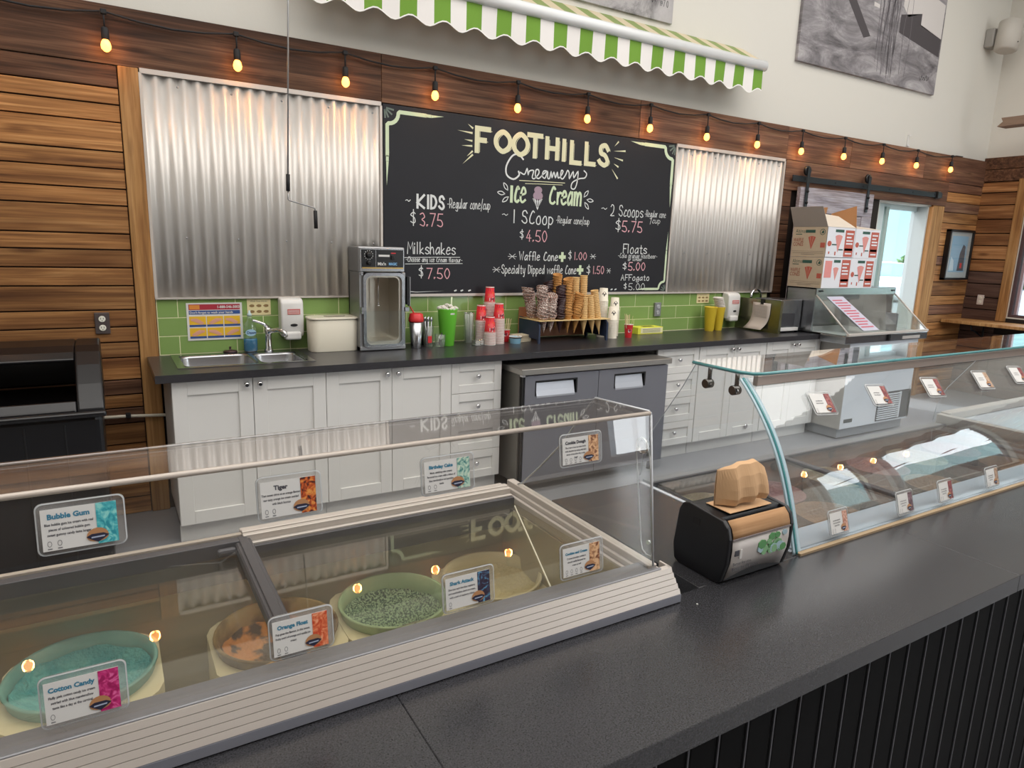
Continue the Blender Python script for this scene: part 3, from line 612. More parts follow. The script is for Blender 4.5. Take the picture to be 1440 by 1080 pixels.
# awning
aw = thing('awning', 'green and white striped awning over the chalkboard, scalloped edge', 'awning', (2.55, 0, 3.25))
AX0, AX1 = 0.715, 4.38; NS = 34; SW = (AX1-AX0)/NS
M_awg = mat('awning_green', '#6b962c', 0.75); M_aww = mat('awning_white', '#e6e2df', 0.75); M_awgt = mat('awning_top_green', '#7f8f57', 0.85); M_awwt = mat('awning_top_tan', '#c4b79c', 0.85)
mb = MB()
for k in range(NS):
    mb.mi = k % 2; x0 = AX0+k*SW
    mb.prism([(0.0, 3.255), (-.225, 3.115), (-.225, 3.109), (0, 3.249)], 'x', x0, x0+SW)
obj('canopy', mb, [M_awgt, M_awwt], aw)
mb = MB(); mb.prism([(-.215, 3.118), (-.245, 3.116), (-.262, 3.10), (-.266, 3.07), (-.255, 3.045), (-.23, 3.038), (-.215, 3.05)], 'x', AX0-.02, AX1+.025, True); obj('front_bar', mb, mat('white_enamelled_bar', '#dcdedf', .25), aw)
mb = MB(); th = .0025
for k in range(NS):
    x0 = AX0+k*SW; n = 4
    mb.mi = (k+1) % 2
    for i in range(n):
        xa, xb = x0+SW*i/n, x0+SW*(i+1)/n
        def zb(x): return 2.882 - .021*math.sin((x-AX0)/(2*SW)*2*PI - 0.5)
        ya, yb = -.232-.006*math.sin(xa*9), -.232-.006*math.sin(xb*9)
        A = [(xa, ya, zb(xa)), (xb, yb, zb(xb)), (xb, -.235, 3.06), (xa, -.235, 3.06)]
        B = [(p[0], p[1]+th, p[2]) for p in A]; mb.quad(A); mb.quad(B[::-1])
        mm = mb.mi; mb.mi = 2; q = .006
        mb.quad([(xa, ya-.001, zb(xa)-q), (xb, yb-.001, zb(xb)-q), (xb, yb-.001, zb(xb)+.002), (xa, ya-.001, zb(xa)+.002)]); mb.mi = mm
    # side strip where the stripe seams
obj('valance', mb, [M_awg, M_aww, mat('white_piping', '#eceae6', .7)], aw)
mb = MB(); mb.prism([(0, 3.25), (-.22, 3.112), (-.22, 3.09), (-.03, 3.09), (0, 3.12)], 'x', AX1+.004, AX1+.012); mb.prism([(0, 3.25), (-.22, 3.112), (-.22, 3.09), (-.03, 3.09), (0, 3.12)], 'x', AX0-.012, AX0-.004); obj('end_bracket', mb, M_aww, aw)
# crank rod of the awning
cr = thing('awning_crank', 'thin awning crank rod with two black grips, hanging before the corrugated metal', 'crank rod', (0.585, -0.3, 2.9))
obj('rod', MB().tube([(.60, -.28, 3.09), (.60, -.3, 2.82), (.569, -.3, 1.92)], .0045, 8), M_steel2, cr)
obj('grip', MB().tube([(.5695, -.3, 1.935), (.567, -.3, 1.845)], .0105, 10), M_dark, cr)
obj('crank_arm', MB().tube([(.567, -.3, 1.85), (.567, -.3, 1.80), (.575, -.3, 1.795), (.70, -.3, 1.765), (.712, -.3, 1.76), (.714, -.3, 1.745)], .004, 8), M_steel2, cr)
obj('grip', MB().tube([(.7145, -.3, 1.748), (.716, -.3, 1.648)], .0105, 10), M_dark, cr)

# string lights
sl = thing('string_lights', 'string of fourteen glowing warm bulbs on a black cable along the wood beam', 'string lights', (3.5, -0.04, 2.70))
bx_ = [-.862, -.248, .374, .978, 1.559, 2.176, 2.771, 3.375, 3.992, 4.605, 5.199, 5.831, 6.459, 7.076, 7.751]
pts = []
for i in range(len(bx_)-1):
    for k in range(4):
        t_ = k/4; pts.append((bx_[i]+(bx_[i+1]-bx_[i])*t_, -.045, 2.672-.03*math.sin(PI*t_)+.0035*bx_[i]))
pts += [(7.751, -.045, 2.69), (7.85, -.045, 2.71), (8.0, -.04, 2.715)]
obj('cable', MB().tube([(-3.9, -.045, 2.66)]+pts, .0055, 6), M_dark, sl)
M_bulb = mat('glowing_filament_bulb', '#ffa850', .3, emit=5); M_core = mat('filament', '#ffe0a0', .3, emit=60)
sock = bulbm = None
for i, x in enumerate(bx_):
    z = 2.515 + max(0, x-5.2)*.018; top = 2.668+.0035*x; jx = random.uniform(-.012, .012)
    mb = MB(); mb.tube([(0, .0, top-z), (0, 0, .075)], .0045, 6); mb.lathe([(.011, .08), (.017, .072), (.0185, .03), (.016, .022)], (0, 0, 0), 12); mb.box(-.014, .014, -.01, .012, top-z-.012, top-z+.012, .003)
    s = obj('socket', mb, M_dark, sl); s.location = (x, -.06, z)
    if bulbm is None:
        mb = MB(); mb.lathe([(.011, .024), (.019, .012), (.0235, -.006), (.021, -.022), (.010, -.033), (.0015, -.036)], (0, 0, 0), 14); b = obj('bulb', mb, M_bulb, s); bulbm = b.data
        mb = MB(); mb.lathe([(.003, .018), (.0075, .0), (.003, -.02)], (0, 0, 0), 8)
    else: b = shared('bulb', bulbm, s)
    ld = bpy.data.lights.new('bulb_light', 'POINT'); ld.energy = 4.2; ld.color = (1.0, .42, .12); ld.shadow_soft_size = .028
    lo = bpy.data.objects.new('bulb_light', ld); COL.objects.link(lo); lo.location = (x, -.062, z-.008)

# black and white photographs on the upper wall
def bwmat(name, sc, bias):
    m = mat(name, '#8a8688', .7); n = m.node_tree.nodes; l = m.node_tree.links; b = n['Principled BSDF']
    t = n.new('ShaderNodeTexCoord'); mp = n.new('ShaderNodeMapping'); mp.inputs['Scale'].default_value = sc; mp.inputs['Rotation'].default_value = (0, .25, 0)
    a = n.new('ShaderNodeTexNoise'); a.inputs['Scale'].default_value = 1.2; a.inputs['Detail'].default_value = 12; a.inputs['Roughness'].default_value = .72; a.inputs['Distortion'].default_value = .8
    r = n.new('ShaderNodeValToRGB'); e = r.color_ramp.elements; e[0].position = .30; e[0].color = lin('#3f3b3e'); e[1].position = .72; e[1].color = lin('#b9b5b6'); x = e.new(.5); x.color = lin(bias)
    l.new(t.outputs['Object'], mp.inputs[0]); l.new(mp.outputs[0], a.inputs[0]); l.new(a.outputs[0], r.inputs[0]); l.new(r.outputs[0], b.inputs['Base Color']); return m
ph = thing('wall_photograph', 'large black and white aerial photograph of a farm on the upper wall', 'picture', (6.15, 0, 3.24))
M_bw = bwmat('bw_field', (1.6, 1, 4.5), '#807c7f')
obj('panel', MB().box(5.05, 7.262, -.03, 0, 3.265, 4.75, .002), M_bw, ph)
mb = MB(); yy = -.0312
def tri(pts, m): mb.mi = m; mb.prism(pts, 'y', yy, yy+.0008)
tri([(6.52, 4.16), (6.60, 4.22), (6.95, 4.17), (7.24, 4.12), (7.24, 3.80), (6.85, 3.86), (6.85, 3.97), (6.62, 3.90), (6.52, 3.98)], 0)
tri([(6.50, 3.90), (6.85, 3.97), (6.85, 3.87), (7.24, 3.80), (7.24, 3.63), (6.9, 3.68), (6.50, 3.74)], 1)
tri([(6.02, 4.3), (6.26, 4.36), (6.25, 4.07), (6.04, 4.04)], 1)
tri([(5.2, 3.98), (5.6, 3.93), (5.95, 3.60), (6.05, 3.63), (5.7, 3.97), (5.3, 4.02)], 1)
tri([(5.58, 4.35), (5.62, 4.14), (5.82, 4.12), (5.84, 4.35)], 1); tri([(7.0, 4.32), (7.24, 4.3), (7.24, 4.19), (7.02, 4.22)], 1)
tri([(5.86, 4.02), (6.00, 4.0), (6.0, 3.97), (5.88, 3.975)], 0); tri([(6.05, 3.93), (6.14, 3.92), (6.14, 3.89), (6.05, 3.895)], 0)
obj('barn_print', mb, [mat('bw_roof', '#c5c0bd', .7), mat('bw_shadow', '#423d40', .7)], ph)
mb = MB(); rnd = random.Random(11)
for k in range(26):
    x = 6.35+rnd.gauss(0, .13); z0 = 3.30+rnd.random()*.25; ribbon(mb, [(x, z0), (x+rnd.gauss(0, .03), z0+.4), (x+rnd.gauss(0, .07), z0+.75+rnd.random()*.3)], .006, yy-.0005)
for k in range(22): x = 5.15+k*.04; ribbon(mb, [(x, 3.97), (x+.003, 4.05+rnd.random()*.03)], .004, yy-.0005)
obj('tree_print', mb, mat('bw_twigs', '#6b666a', .8), ph)
mb = MB()
ribbon(mb, smooth_path([(6.95, 3.40), (6.97, 3.37), (6.99, 3.42), (7.01, 3.38), (7.03, 3.41), (7.05, 3.38), (7.07, 3.43), (7.09, 3.38), (7.12, 3.42)]), .005, yy-.0008)
obj('signature', mb, M_dark, ph)
ph = thing('wall_photograph', 'grey landscape photograph above the awning, signed with a place and year', 'picture', (2.9, 0, 3.29))
M_bw2 = bwmat('bw_field_pale', (2.2, 1, 2.2), '#a3a0a1')
obj('panel', MB().box(2.30, 3.562, -.02, 0, 3.295, 4.5, .002), M_bw2, ph)
mb = MB()
ribbon(mb, smooth_path([(3.25, 3.46), (3.22, 3.47), (3.21, 3.43), (3.24, 3.41), (3.25, 3.44), (3.26, 3.42), (3.275, 3.44), (3.29, 3.42), (3.30, 3.44), (3.315, 3.42), (3.33, 3.45), (3.335, 3.42), (3.35, 3.47), (3.345, 3.41), (3.36, 3.43), (3.38, 3.42)]), .0035, -.0212)
obj('signature', mb, M_dark, ph); chalk('1970', 3.41, 3.395, 3.50, .045, .004, M_dark, ph, -.0212) if False else None
for d_, x in zip('170', (3.42, 3.455, 3.49)): chalk(d_, x, 3.40, x+.02, .045, .0035, M_dark, ph, -.0212, 'lettering')
text('9', .055, (3.431, -.0212, 3.40), (1, 0, 0), (0, 0, 1), M_dark, ph, 'LEFT', 'lettering', 0, .7)

# speaker, timber beam, cable clip
sp = thing('wall_speaker', 'pale grey rounded speaker mounted high in the wall corner', 'speaker', (8.2, -.12, 3.8))
mb = MB(); mb.lathe([(.10, -.155), (.125, -.14), (.13, 0), (.125, .14), (.10, .155)], (0, 0, 0), 24, sy=.85); mb.xf(Matrix.Translation((8.24, -.19, 3.965)) @ Matrix.Rotation(.12, 4, 'Y')); obj('cabinet', mb, mat('pale_grey_speaker', '#b7b2aa', .6), sp)
mb = MB(); mb.box(8.14, 8.30, -.09, 0, 3.87, 4.06, .01); obj('bracket', mb, mat('grey_bracket', '#96938e', .6), sp)
mb = MB(); st = mb.n(); mb.lathe([(.006, 0), (.006, .004)], (0, 0, 0), 8); mb.xf(Matrix.Translation((8.22, -.301, 3.885)) @ Matrix.Rotation(PI/2, 4, 'X'), st); obj('badge', mb, M_dark, sp)
bm_ = thing('timber_beam', 'rough brown timber beam end jutting from the side wall below the speaker', 'beam', (8.2, -.8, 2.95))
obj('timber', MB().prism([(-.42, 3.03), (-.37, 2.985), (-3.0, 2.985), (-3.0, 3.07), (-.4, 3.07)], 'x', 7.93, 8.12), mat('grey_brown_timber', '#7b6555', .8, noise=((3, 3, 40), .3, '#8f7866')), bm_)
obj('arm', MB().box(8.05, RX, -2.2, -2.1, 3.0, 3.05), M_iron, bm_)
cl = tag(obj('cable_clip', MB().box(6.94, 6.985, -.012, 0, 2.73, 2.745).box(6.94, 6.95, -.012, 0, 2.74, 2.84).box(6.94, 6.97, -.022, -.012, 2.83, 2.84), M_paper), 'small white hook on the wall above the string lights', 'hook')

# wall outlets
def outlet(x, z, m_plate, m_face, label, w=.07, h=.115, side=None):
    t = thing('wall_outlet', label, 'outlet', (x, 0, z), 'wall outlets')
    y = -.024
    mb = MB(); mb.box(x-w/2, x+w/2, y-.006, 0, z-h/2, z+h/2, .003); a = obj('cover_plate', mb, m_plate, t)
    for dz in (-.024, .024):
        mb = MB(); mb.lathe([(.0165, 0), (.0165, .004), (.015, .005)], (0, 0, 0), 16); mb.xf(Matrix.Translation((x, y-.006, z+dz)) @ Matrix.Rotation(PI/2, 4, 'X')); f = obj('socket', mb, m_face, t)
        mb = MB()
        for dx in (-.0065, .0065): mb.box(x+dx-.0012, x+dx+.0012, y-.0118, y-.0108, z+dz-.002, z+dz+.007)
        mb.box(x-.002, x+.002, y-.0118, y-.0108, z+dz-.011, z+dz-.007); obj('slots', mb, M_dark, f)
    return t
outlet(-.372, 1.108, mat('bronze_plate', '#5a5150', .4, .4), mat('ivory_socket', '#e5e3d6', .4), 'bronze wall outlet with ivory sockets on the planks above the bin')
outlet(3.628, 1.10, M_steel2, mat('grey_socket', '#b9bcc0', .4), 'steel wall outlet on the green tiles under the chalkboard corner')
t = outlet(0, 0, mat('ivory_plate', '#cfc4bd', .4), mat('ivory_socket', '#e5e3d6', .4), 'ivory outlet on the dark side wall planks under the window shelf'); t['label'] = 'ivory wall outlet on the dark planks beside the framed picture'
t['_o'] = [0, 0, 0]; t.location = (RX-.0, -.2, 1.13); t.rotation_euler = (0, 0, PI/2*-1)
# framed picture
pf = thing('picture_frame', 'black framed picture leaning out from the plank wall near the window', 'picture', (8.2, -.02, 1.35))
mb = MB(); a0, a1, c0, c1 = 7.945, 8.475, 1.355, 1.925
for q in ((a0, a0+.025, c0, c1), (a1-.025, a1, c0, c1), (a0, a1, c0, c0+.025), (a0, a1, c1-.025, c1)): mb.box(q[0], q[1], -.075, -.02, q[2], q[3], .002)
obj('frame', mb, M_black, pf); obj('mount', MB().box(a0+.02, a1-.02, -.055, -.03, c0+.02, c1-.02), mat('grey_mount', '#b3b4b4', .7), pf)
mb = MB(); mb.mi = 0; mb.box(a0+.09, a1-.09, -.0565, -.055, c0+.09, c1-.07)
mb.mi = 1; mb.prism([(8.22, 1.46), (8.24, 1.66), (8.29, 1.76), (8.34, 1.74), (8.36, 1.46)], 'y', -.058, -.0565)
mb.mi = 2; mb.prism([(8.04, 1.46), (8.06, 1.62), (8.12, 1.58), (8.14, 1.46)], 'y', -.0575, -.0565); mb.mi = 3; mb.box(8.27, 8.31, -.059, -.058, 1.49, 1.55)
obj('print', mb, [mat('pic_sky', '#8fb0c8', .7), mat('pic_dark', '#4b5663', .7), mat('pic_pale', '#c9d6de', .7), M_red], pf)
obj('glazing', MB().box(a0+.02, a1-.02, -.066, -.063, c0+.02, c1-.02), M_window, pf)
# window shelf
sh = thing('window_shelf', 'wooden bar shelf running under the side window on an iron bracket', 'shelf', (8.3, -1.5, .87))
obj('shelf_board', MB().box(8.10, RX-.02, -6.5, -.03, .862, .895, .004), M_trimw, sh)
mb = MB(); mb.tube([(8.5, -.32, .86), (8.5, -.32, .60), (8.55, -.32, .60)], .012, 8); mb.tube([(8.2, -.32, .85), (8.22, -.32, .80), (8.3, -.32, .78), (8.5, -.32, .70)], .009, 8); obj('bracket', mb, M_iron, sh)

# barn door and its rail
bd = thing('barn_door', 'whitewashed sliding barn door hanging behind the carton stack', 'door', (5.8, -.08, .05))
xs = [5.215, 5.43, 5.66, 5.90, 6.13, 6.36]
for a, b in zip(xs, xs[1:]): obj('board', MB().box(a+.002, b-.002, -.075, -.05, .05, 2.20, .002), M_whitewash, bd)
obj('rail_board', MB().box(5.215, 6.36, -.09, -.075, 1.98, 2.20, .002), M_whitewash, bd); obj('stile_board', MB().box(6.20, 6.36, -.09, -.075, .05, 1.978, .002), M_whitewash, bd); obj('stile_board', MB().box(5.215, 5.36, -.09, -.075, .05, 1.978, .002), M_whitewash, bd)
obj('brace', MB().prism([(5.37, .1), (5.5, .1), (6.19, 1.9), (6.19, 1.97), (6.06, 1.97), (5.37, .2)], 'y', -.088, -.075), M_whitewash, bd)
rl = thing('door_rail', 'black flat iron rail carrying the sliding barn door', 'rail', (6.4, -.06, 2.27))
obj('bar', MB().box(5.12, 7.66, -.065, -.055, 2.245, 2.30, .002), M_iron, rl)
for x in (5.30, 5.75, 6.2, 6.65, 7.08, 7.5):
    mb = MB(); mb.lathe([(.012, 0), (.012, .03), (.009, .038)], (0, 0, 0), 10); mb.xf(Matrix.Translation((x, -.03, 2.272)) @ Matrix.Rotation(PI/2, 4, 'X')); obj('bolt', mb, M_dark, rl)
obj('end_stop', MB().box(7.53, 7.60, -.085, -.04, 2.235, 2.31, .006), M_black, rl)
for hx in (5.29, 6.235):
    h_ = thing('door_hanger', 'x', 'door hanger', (hx, -.1, 2.05), 'barn door hangers'); h_['label'] = 'iron strap hanger with wheel at the wall end of the door rail' if hx < 6 else 'iron strap hanger with wheel nearer the doorway opening'
    mb = MB(); mb.box(hx-.02, hx+.02, -.106, -.098, 2.02, 2.37, .002); obj('strap', mb, M_iron, h_)
    mb = MB(); mb.lathe([(.04, 0), (.045, .006), (.045, .02), (.04, .026)], (0, 0, 0), 20); mb.xf(Matrix.Translation((hx, -.07, 2.345)) @ Matrix.Rotation(PI/2, 4, 'X')); obj('wheel', mb, M_black, h_)
    for z in (2.06, 2.16):
        mb = MB(); mb.lathe([(.012, 0), (.012, .012), (.006, .016)], (0, 0, 0), 8); mb.xf(Matrix.Translation((hx, -.106, z)) @ Matrix.Rotation(PI/2, 4, 'X')); obj('bolt', mb, M_dark, h_)

# ================================================================== BACK COUNTER
CT = 0.914
# worktop with a cut-out for the double sink
wt = thing('countertop', 'long dark worktop along the back wall above the white cabinets', 'countertop', (2.5, -.3, .874))
SX0, SX1, SY0, SY1 = -.045, .635, -.475, -.05
mb = MB()
for q in ((-.171, SX0, -.635, -.0), (SX1, 2.0, -.635, 0), (SX0, SX1, -.635, SY0), (SX0, SX1, SY1, 0)): mb.box(q[0], q[1], q[2], q[3]-.0127 if q[3] == 0 else q[3], .874, CT)
obj('slab', mb, M_lamb, wt)
obj('slab', MB().box(2.0005, 5.06, -.635, -.0127, .874, CT, .001), M_lamb, wt)
# sink
sk = thing('sink', 'stainless double bowl sink set into the dark worktop', 'sink', (.3, -.26, .75))
def bowl(x0, x1, y0, y1, d, nm='bowl'):
    mb = MB(); mb.sm = True
    def rr(x0, x1, y0, y1, r, z, n=5):
        P = []
        for cx_, cy_, a0 in ((x1-r, y1-r, 0), (x0+r, y1-r, PI/2), (x0+r, y0+r, PI), (x1-r, y0+r, 1.5*PI)):
            for i in range(n+1): a = a0+PI/2*i/n; P.append((cx_+r*math.cos(a), cy_+r*math.sin(a), z))
        return P
    rings = [rr(x0, x1, y0, y1, .05, CT+.003), rr(x0+.004, x1-.004, y0+.004, y1-.004, .05, CT-.01), rr(x0+.015, x1-.015, y0+.015, y1-.015, .05, CT-d+.03), rr(x0+.04, x1-.04, y0+.04, y1-.04, .04, CT-d)]
    R = [[mb.bm.verts.new(p) for p in r] for r in rings]
    for a, b in zip(R, R[1:]):
        for i in range(len(a)): mb._fin([mb.bm.faces.new((a[i], a[(i+1) % len(a)], b[(i+1) % len(a)], b[i]))])
    mb._fin([mb.bm.faces.new(R[-1])])
    o = obj(nm, mb, M_steel, sk); s = o.modifiers.new('t', 'SOLIDIFY'); s.thickness = .0015
    mb = MB(); mb.lathe([(.028, .002), (.03, .004), (.02, .003)], ((x0+x1)/2, (y0+y1)/2+.03, CT-d), 14); obj('drain', mb, M_chrome, o)
bowl(-.02, .345, -.45, -.095, .18); bowl(.365, .61, -.45, -.13, .14)
mb = MB()
for q in ((SX0-.012, SX1+.012, SY0-.012, -.45), (SX0-.012, SX1+.012, -.095, SY1+.02), (SX0-.012, -.02, -.45, -.095), (.345, .365, -.45, -.095), (.61, SX1+.012, -.45, -.095), (.365, .61, -.13, -.095)): mb.box(q[0], q[1], q[2], q[3], CT+.0005, CT+.004)
obj('rim', mb, M_steel, sk)
# faucet
fc = thing('faucet', 'small chrome mixer tap behind the double sink', 'faucet', (.47, -.065, CT+.004))
obj('body', MB().lathe([(.026, 0), (.026, .01), (.020, .02), (.019, .10), (.022, .13), (.018, .145)], (.475, -.07, CT+.004), 18), M_chrome, fc)
obj('spout', MB().tube([(.475, -.07, 1.02), (.49, -.09, 1.045), (.52, -.14, 1.055), (.545, -.19, 1.045), (.55, -.2, 1.02)], [.017, .016, .014, .013, .012], 12), M_chrome, fc)
obj('lever', MB().tube([(.475, -.07, 1.06), (.45, -.075, 1.085), (.40, -.08, 1.105), (.385, -.08, 1.107)], [.015, .010, .008, .009], 10), M_chrome, fc)
ds = tag(obj('sink_strainer', MB().lathe([(.036, 0), (.04, .006), (.036, .012), (.012, .014), (.006, .016), (.006, .03), (.009, .033), (.0, .036)], (.262, -.045, CT+.004), 18), M_choc), 'brown rubber sink plug standing behind the sink, beside the soap bottle', 'plug')
# washing-up liquid
db = thing('dish_soap_bottle', 'clear bottle of blue dish soap at the back of the sink', 'bottle', (.375, -.06, CT+.004))
prof = [(.036, 0), (.04, .01), (.041, .07), (.036, .10), (.039, .13), (.030, .17), (.014, .20), (.012, .215)]
mb = MB(); mb.lathe([(r, z) for r, z in prof], (.375, -.06, CT+.004), 20, sy=.6); obj('bottle_body', mb, glass('clear_bottle', (.9, .95, .93), .06, .02, .04), db)
mb = MB(); mb.lathe([(.034, .004), (.038, .01), (.0385, .07), (.037, .08)], (.375, -.06, CT+.004), 20, sy=.58); obj('soap', mb, mat('blue_soap', '#1c6f9c', .2), db)
mb = MB(); mb.lathe([(.013, .214), (.013, .226), (.007, .232), (.006, .246), (0.001, .248)], (.375, -.06, CT+.004), 14); obj('cap', mb, mat('clear_cap', '#b6ccd0', .3), db)
mb = MB(); mb.prism([(.375+.03*math.cos(a*PI/10), CT+.122+.02*math.sin(a*PI/10)) for a in range(20)], 'y', -.0865, -.0835); obj('label_sticker', mb, mat('pale_blue_label', '#9fc3d8', .4), db)
text('Dawn', .022, (.352, -.0875, CT+.115), (1, 0, 0), (0, 0, 1), mat('navy_ink', '#223a70', .5), db, bold=.0006)
# hand-washing poster
ps = thing('handwashing_poster', 'hand-washing poster with six yellow pictures on the green tiles', 'poster', (.19, -.014, 1.0))
ox, oz = .043, .993; pw, pH = .30, .216
obj('sheet', MB().box(ox, ox+pw, -.0165, -.0127, oz, oz+pH), M_paper, ps)
mb = MB(); yy = -.0172
def R_(x0, x1, z0, z1, m, y=None): mb.mi = m; yv = yy if y is None else y; mb.box(ox+x0, ox+x1, yv, yv+.0007, oz+z0, oz+z1)
R_(.012, .288, .176, .208, 0); R_(.012, .288, .150, .172, 1)
for i in range(3):
    for j in range(2):
        R_(.012+i*.093, .10+i*.093, .012+j*.067, .072+j*.067, 2); R_(.012+i*.093, .10+i*.093, .012+j*.067, .024+j*.067, 1, yy-.0006)
R_(.016, .07, .180, .204, 4, yy-.0006)
for i in range(3):
    for j in range(2):
        mb.mi = 3; cx_, cz_ = ox+.056+i*.093, oz+.046+j*.067
        a = (i*2+j)*.6; pts = [(-.035, -.012), (-.01, .006), (.005, .014), (.034, .012), (.036, .002), (.01, -.008), (-.02, -.022)]
        if (i+j) % 2: pts = [(-p[0], p[1]) for p in pts]
        mb.prism([(cx_+p[0], cz_+p[1]) for p in pts], 'y', yy-.001, yy-.0002)
        mb.prism([(cx_+.8*p[1]*1.5, cz_+.25*p[0]) for p in pts], 'y', yy-.0014, yy-.001)
obj('print', mb, [mat('poster_red', '#a82a3a', .6), mat('poster_blue', '#2f4f8f', .6), mat('poster_yellow', '#e3b52c', .6), mat('hand_pink', '#d9a088', .7), mat('poster_orange', '#d98a3a', .6)], ps)
text('1-888-546-3003', .021, (ox+.162, yy-.0012, oz+.185), (1, 0, 0), (0, 0, 1), M_paper, ps, bold=.0006, sx=.92)
text("Don't forget to wash your hands", .0175, (ox+.016, yy-.0012, oz+.155), (1, 0, 0), (0, 0, 1), M_paper, ps, bold=.0004)
def notice(x0, z0, w, h, label):
    t = thing('hand_wash_notice', label, 'notice', (x0+w/2, -.013, z0), 'small cream notices')
    obj('sheet', MB().box(x0, x0+w, -.0155, -.0127, z0, z0+h), mat('cream_paper', '#dccf9f', .8), t)
    text('Wash Your Hands!', h*.13, (x0+w/2, -.016, z0+h*.82), (1, 0, 0), (0, 0, 1), M_ink, t, 'CENTER')
    for i in range(3):
        for j in range(2):
            mb = MB(); cx_, cz_ = x0+w*(.2+.3*i), z0+h*(.22+.36*j); mb.prism([(cx_+w*.1*math.cos(a*PI/5)*(1+.25*(a % 2)), cz_+h*.09*math.sin(a*PI/5)) for a in range(10)], 'y', -.0163, -.0157); obj('print', mb, mat('brown_ink', '#8b7048', .8), t)
notice(.372, 1.132, .135, .096, 'small cream hand-washing notice on the tiles above the dish soap'); notice(4.085, 1.145, .15, .082, 'small cream notice on the tiles above the yellow cups')
# soap dispensers
def soap(x, label, w=.135):
    t = thing('soap_dispenser', label, 'soap dispenser', (x, -.02, .985), 'wall soap dispensers')
    c = 1.115
    P = [(-.013, .985+.03), (-.05, 1.01), (-.085, 1.0), (-.10, 1.03), (-.105, 1.12), (-.10, 1.21), (-.085, 1.232), (-.05, 1.238), (-.013, 1.238)]
    mb = MB(); mb.prism([(y, z) for y, z in P], 'x', x-w/2, x+w/2, True)
    o = obj('housing', mb, M_wplast, t); bv = o.modifiers.new('b', 'BEVEL'); bv.width = .014; bv.segments = 3; bv.limit_method = 'ANGLE'
    mb = MB(); mb.box(x-w*.36, x+w*.36, -.115, -.05, .985, 1.035, .014, 3); obj('push_bar', mb, M_wplast, t)
    mb = MB(); mb.lathe([(.018, 0), (.014, .003)], (0, 0, 0), 16, sx=1.2, sy=.5); mb.xf(Matrix.Translation((x+w*.05, -.1045, 1.075)) @ Matrix.Rotation(PI/2, 4, 'X')); obj('level_window', mb, M_dark, t)
    mb = MB(); mb.box(x-w*.22, x+w*.33, -.1065, -.104, 1.14, 1.172); obj('sticker', mb, mat('red_sticker', '#c25450', .6), t)
    mb = MB(); mb.mi = 0
    for k in range(3): mb.box(x-w*.2, x+w*.3, -.1072, -.1066, 1.146+k*.008, 1.149+k*.008)
    obj('sticker_print', mb, M_paper, t)
soap(.615, 'white soap dispenser with a red sticker on the tiles beside the sink'); soap(4.47, 'white soap dispenser on the tiles behind the yellow cups', .15)
# cream bin
bn = thing('paper_towel_bin', 'cream plastic oval bin with a lid beside the steel mixing machine', 'bin', (.86, -.12, CT))
def oval(mb, x0, x1, y0, y1, z0, z1, tap=0, n=6, r=.055):
    r = min(r, (y1-y0)/2-.001); rings = []
    for z, e in ((z0, -tap), (z0+.004, -tap*.9), (z1-.004, 0), (z1, -.003)):
        P = []
        for cx_, cy_, a0 in ((x1-r, y1-r, 0), (x0+r, y1-r, PI/2), (x0+r, y0+r, PI), (x1-r, y0+r, 1.5*PI)):
            for i in range(n+1): a = a0+PI/2*i/n; P.append((cx_+(r+e)*math.cos(a), cy_+(r+e)*math.sin(a), z))
        rings.append([mb.bm.verts.new(p) for p in P])
    for a, b in zip(rings, rings[1:]):
        for i in range(len(a)):
            f = mb.bm.faces.new((a[i], a[(i+1) % len(a)], b[(i+1) % len(a)], b[i])); f.material_index = mb.mi; f.smooth = True
    mb._fin([mb.bm.faces.new(rings[0][::-1]), mb.bm.faces.new(rings[-1])])
mb = MB(); oval(mb, .70, 1.005, -.20, -.03, CT, 1.112, .006); obj('body', mb, M_cream, bn)
mb = MB(); oval(mb, .695, 1.01, -.205, -.025, 1.112, 1.124); oval(mb, .80, .93, -.13, -.09, 1.124, 1.128); obj('lid', mb, M_cream, bn)
# mixing machine
mx = thing('mixing_machine', 'tall stainless ice cream mixing machine with a dial panel and open well', 'machine', (1.16, -.2, CT))
x0, x1, yf, yb = .985, 1.285, -.245, -.03
mb = MB(); mb.box(x0, x1, yf+.02, yb, 1.40, 1.555, .008, 2); mb.box(x0, x0+.025, yf+.005, yb, CT+.004, 1.40, .003); mb.box(x1-.025, x1, yf+.005, yb, CT+.004, 1.40, .003); mb.box(x0, x1, yb-.02, yb, CT+.004, 1.4); mb.box(x0, x1, yf, yb, CT+.004, CT+.03, .003)
obj('housing', mb, M_steel2, mx)
mb = MB(); mb.box(x0+.008, x1-.004, yf+.012, yf+.02, 1.405, 1.547, .003); obj('panel_frame', mb, M_steel, mx)
pn = obj('control_panel', MB().box(x0+.02, x1-.014, yf+.006, yf+.012, 1.432, 1.538, .001), M_black, mx)
mb = MB(); mb.box(x0+.02, x1-.014, yf+.004, yf+.012, 1.424, 1.431); obj('brass_strip', mb, mat('brass', '#c9a864', .35, .8), mx)
mb = MB(); mb.box(x0+.105, x0+.108, yf+.0045, yf+.006, 1.433, 1.537); obj('divider', mb, M_steel, pn)
for z, r in ((1.505, .017), (1.458, .014)):
    mb = MB(); mb.lathe([(r, 0), (r*.9, .014), (r*.5, .016)], (0, 0, 0), 18); mb.xf(Matrix.Translation((x0+.062, yf+.006, z)) @ Matrix.Rotation(PI/2, 4, 'X')); obj('dial', mb, M_black, pn)
mb = MB()
for k in range(12):
    a = k*PI/6+.3; mb.box(x0+.062+.026*math.cos(a)-.0018, x0+.062+.026*math.cos(a)+.0018, yf+.0052, yf+.006, 1.505+.026*math.sin(a)-.0025, 1.505+.026*math.sin(a)+.0025)
o = obj('dial_numbers', mb, M_paper, pn); o['kind'] = 'stuff'
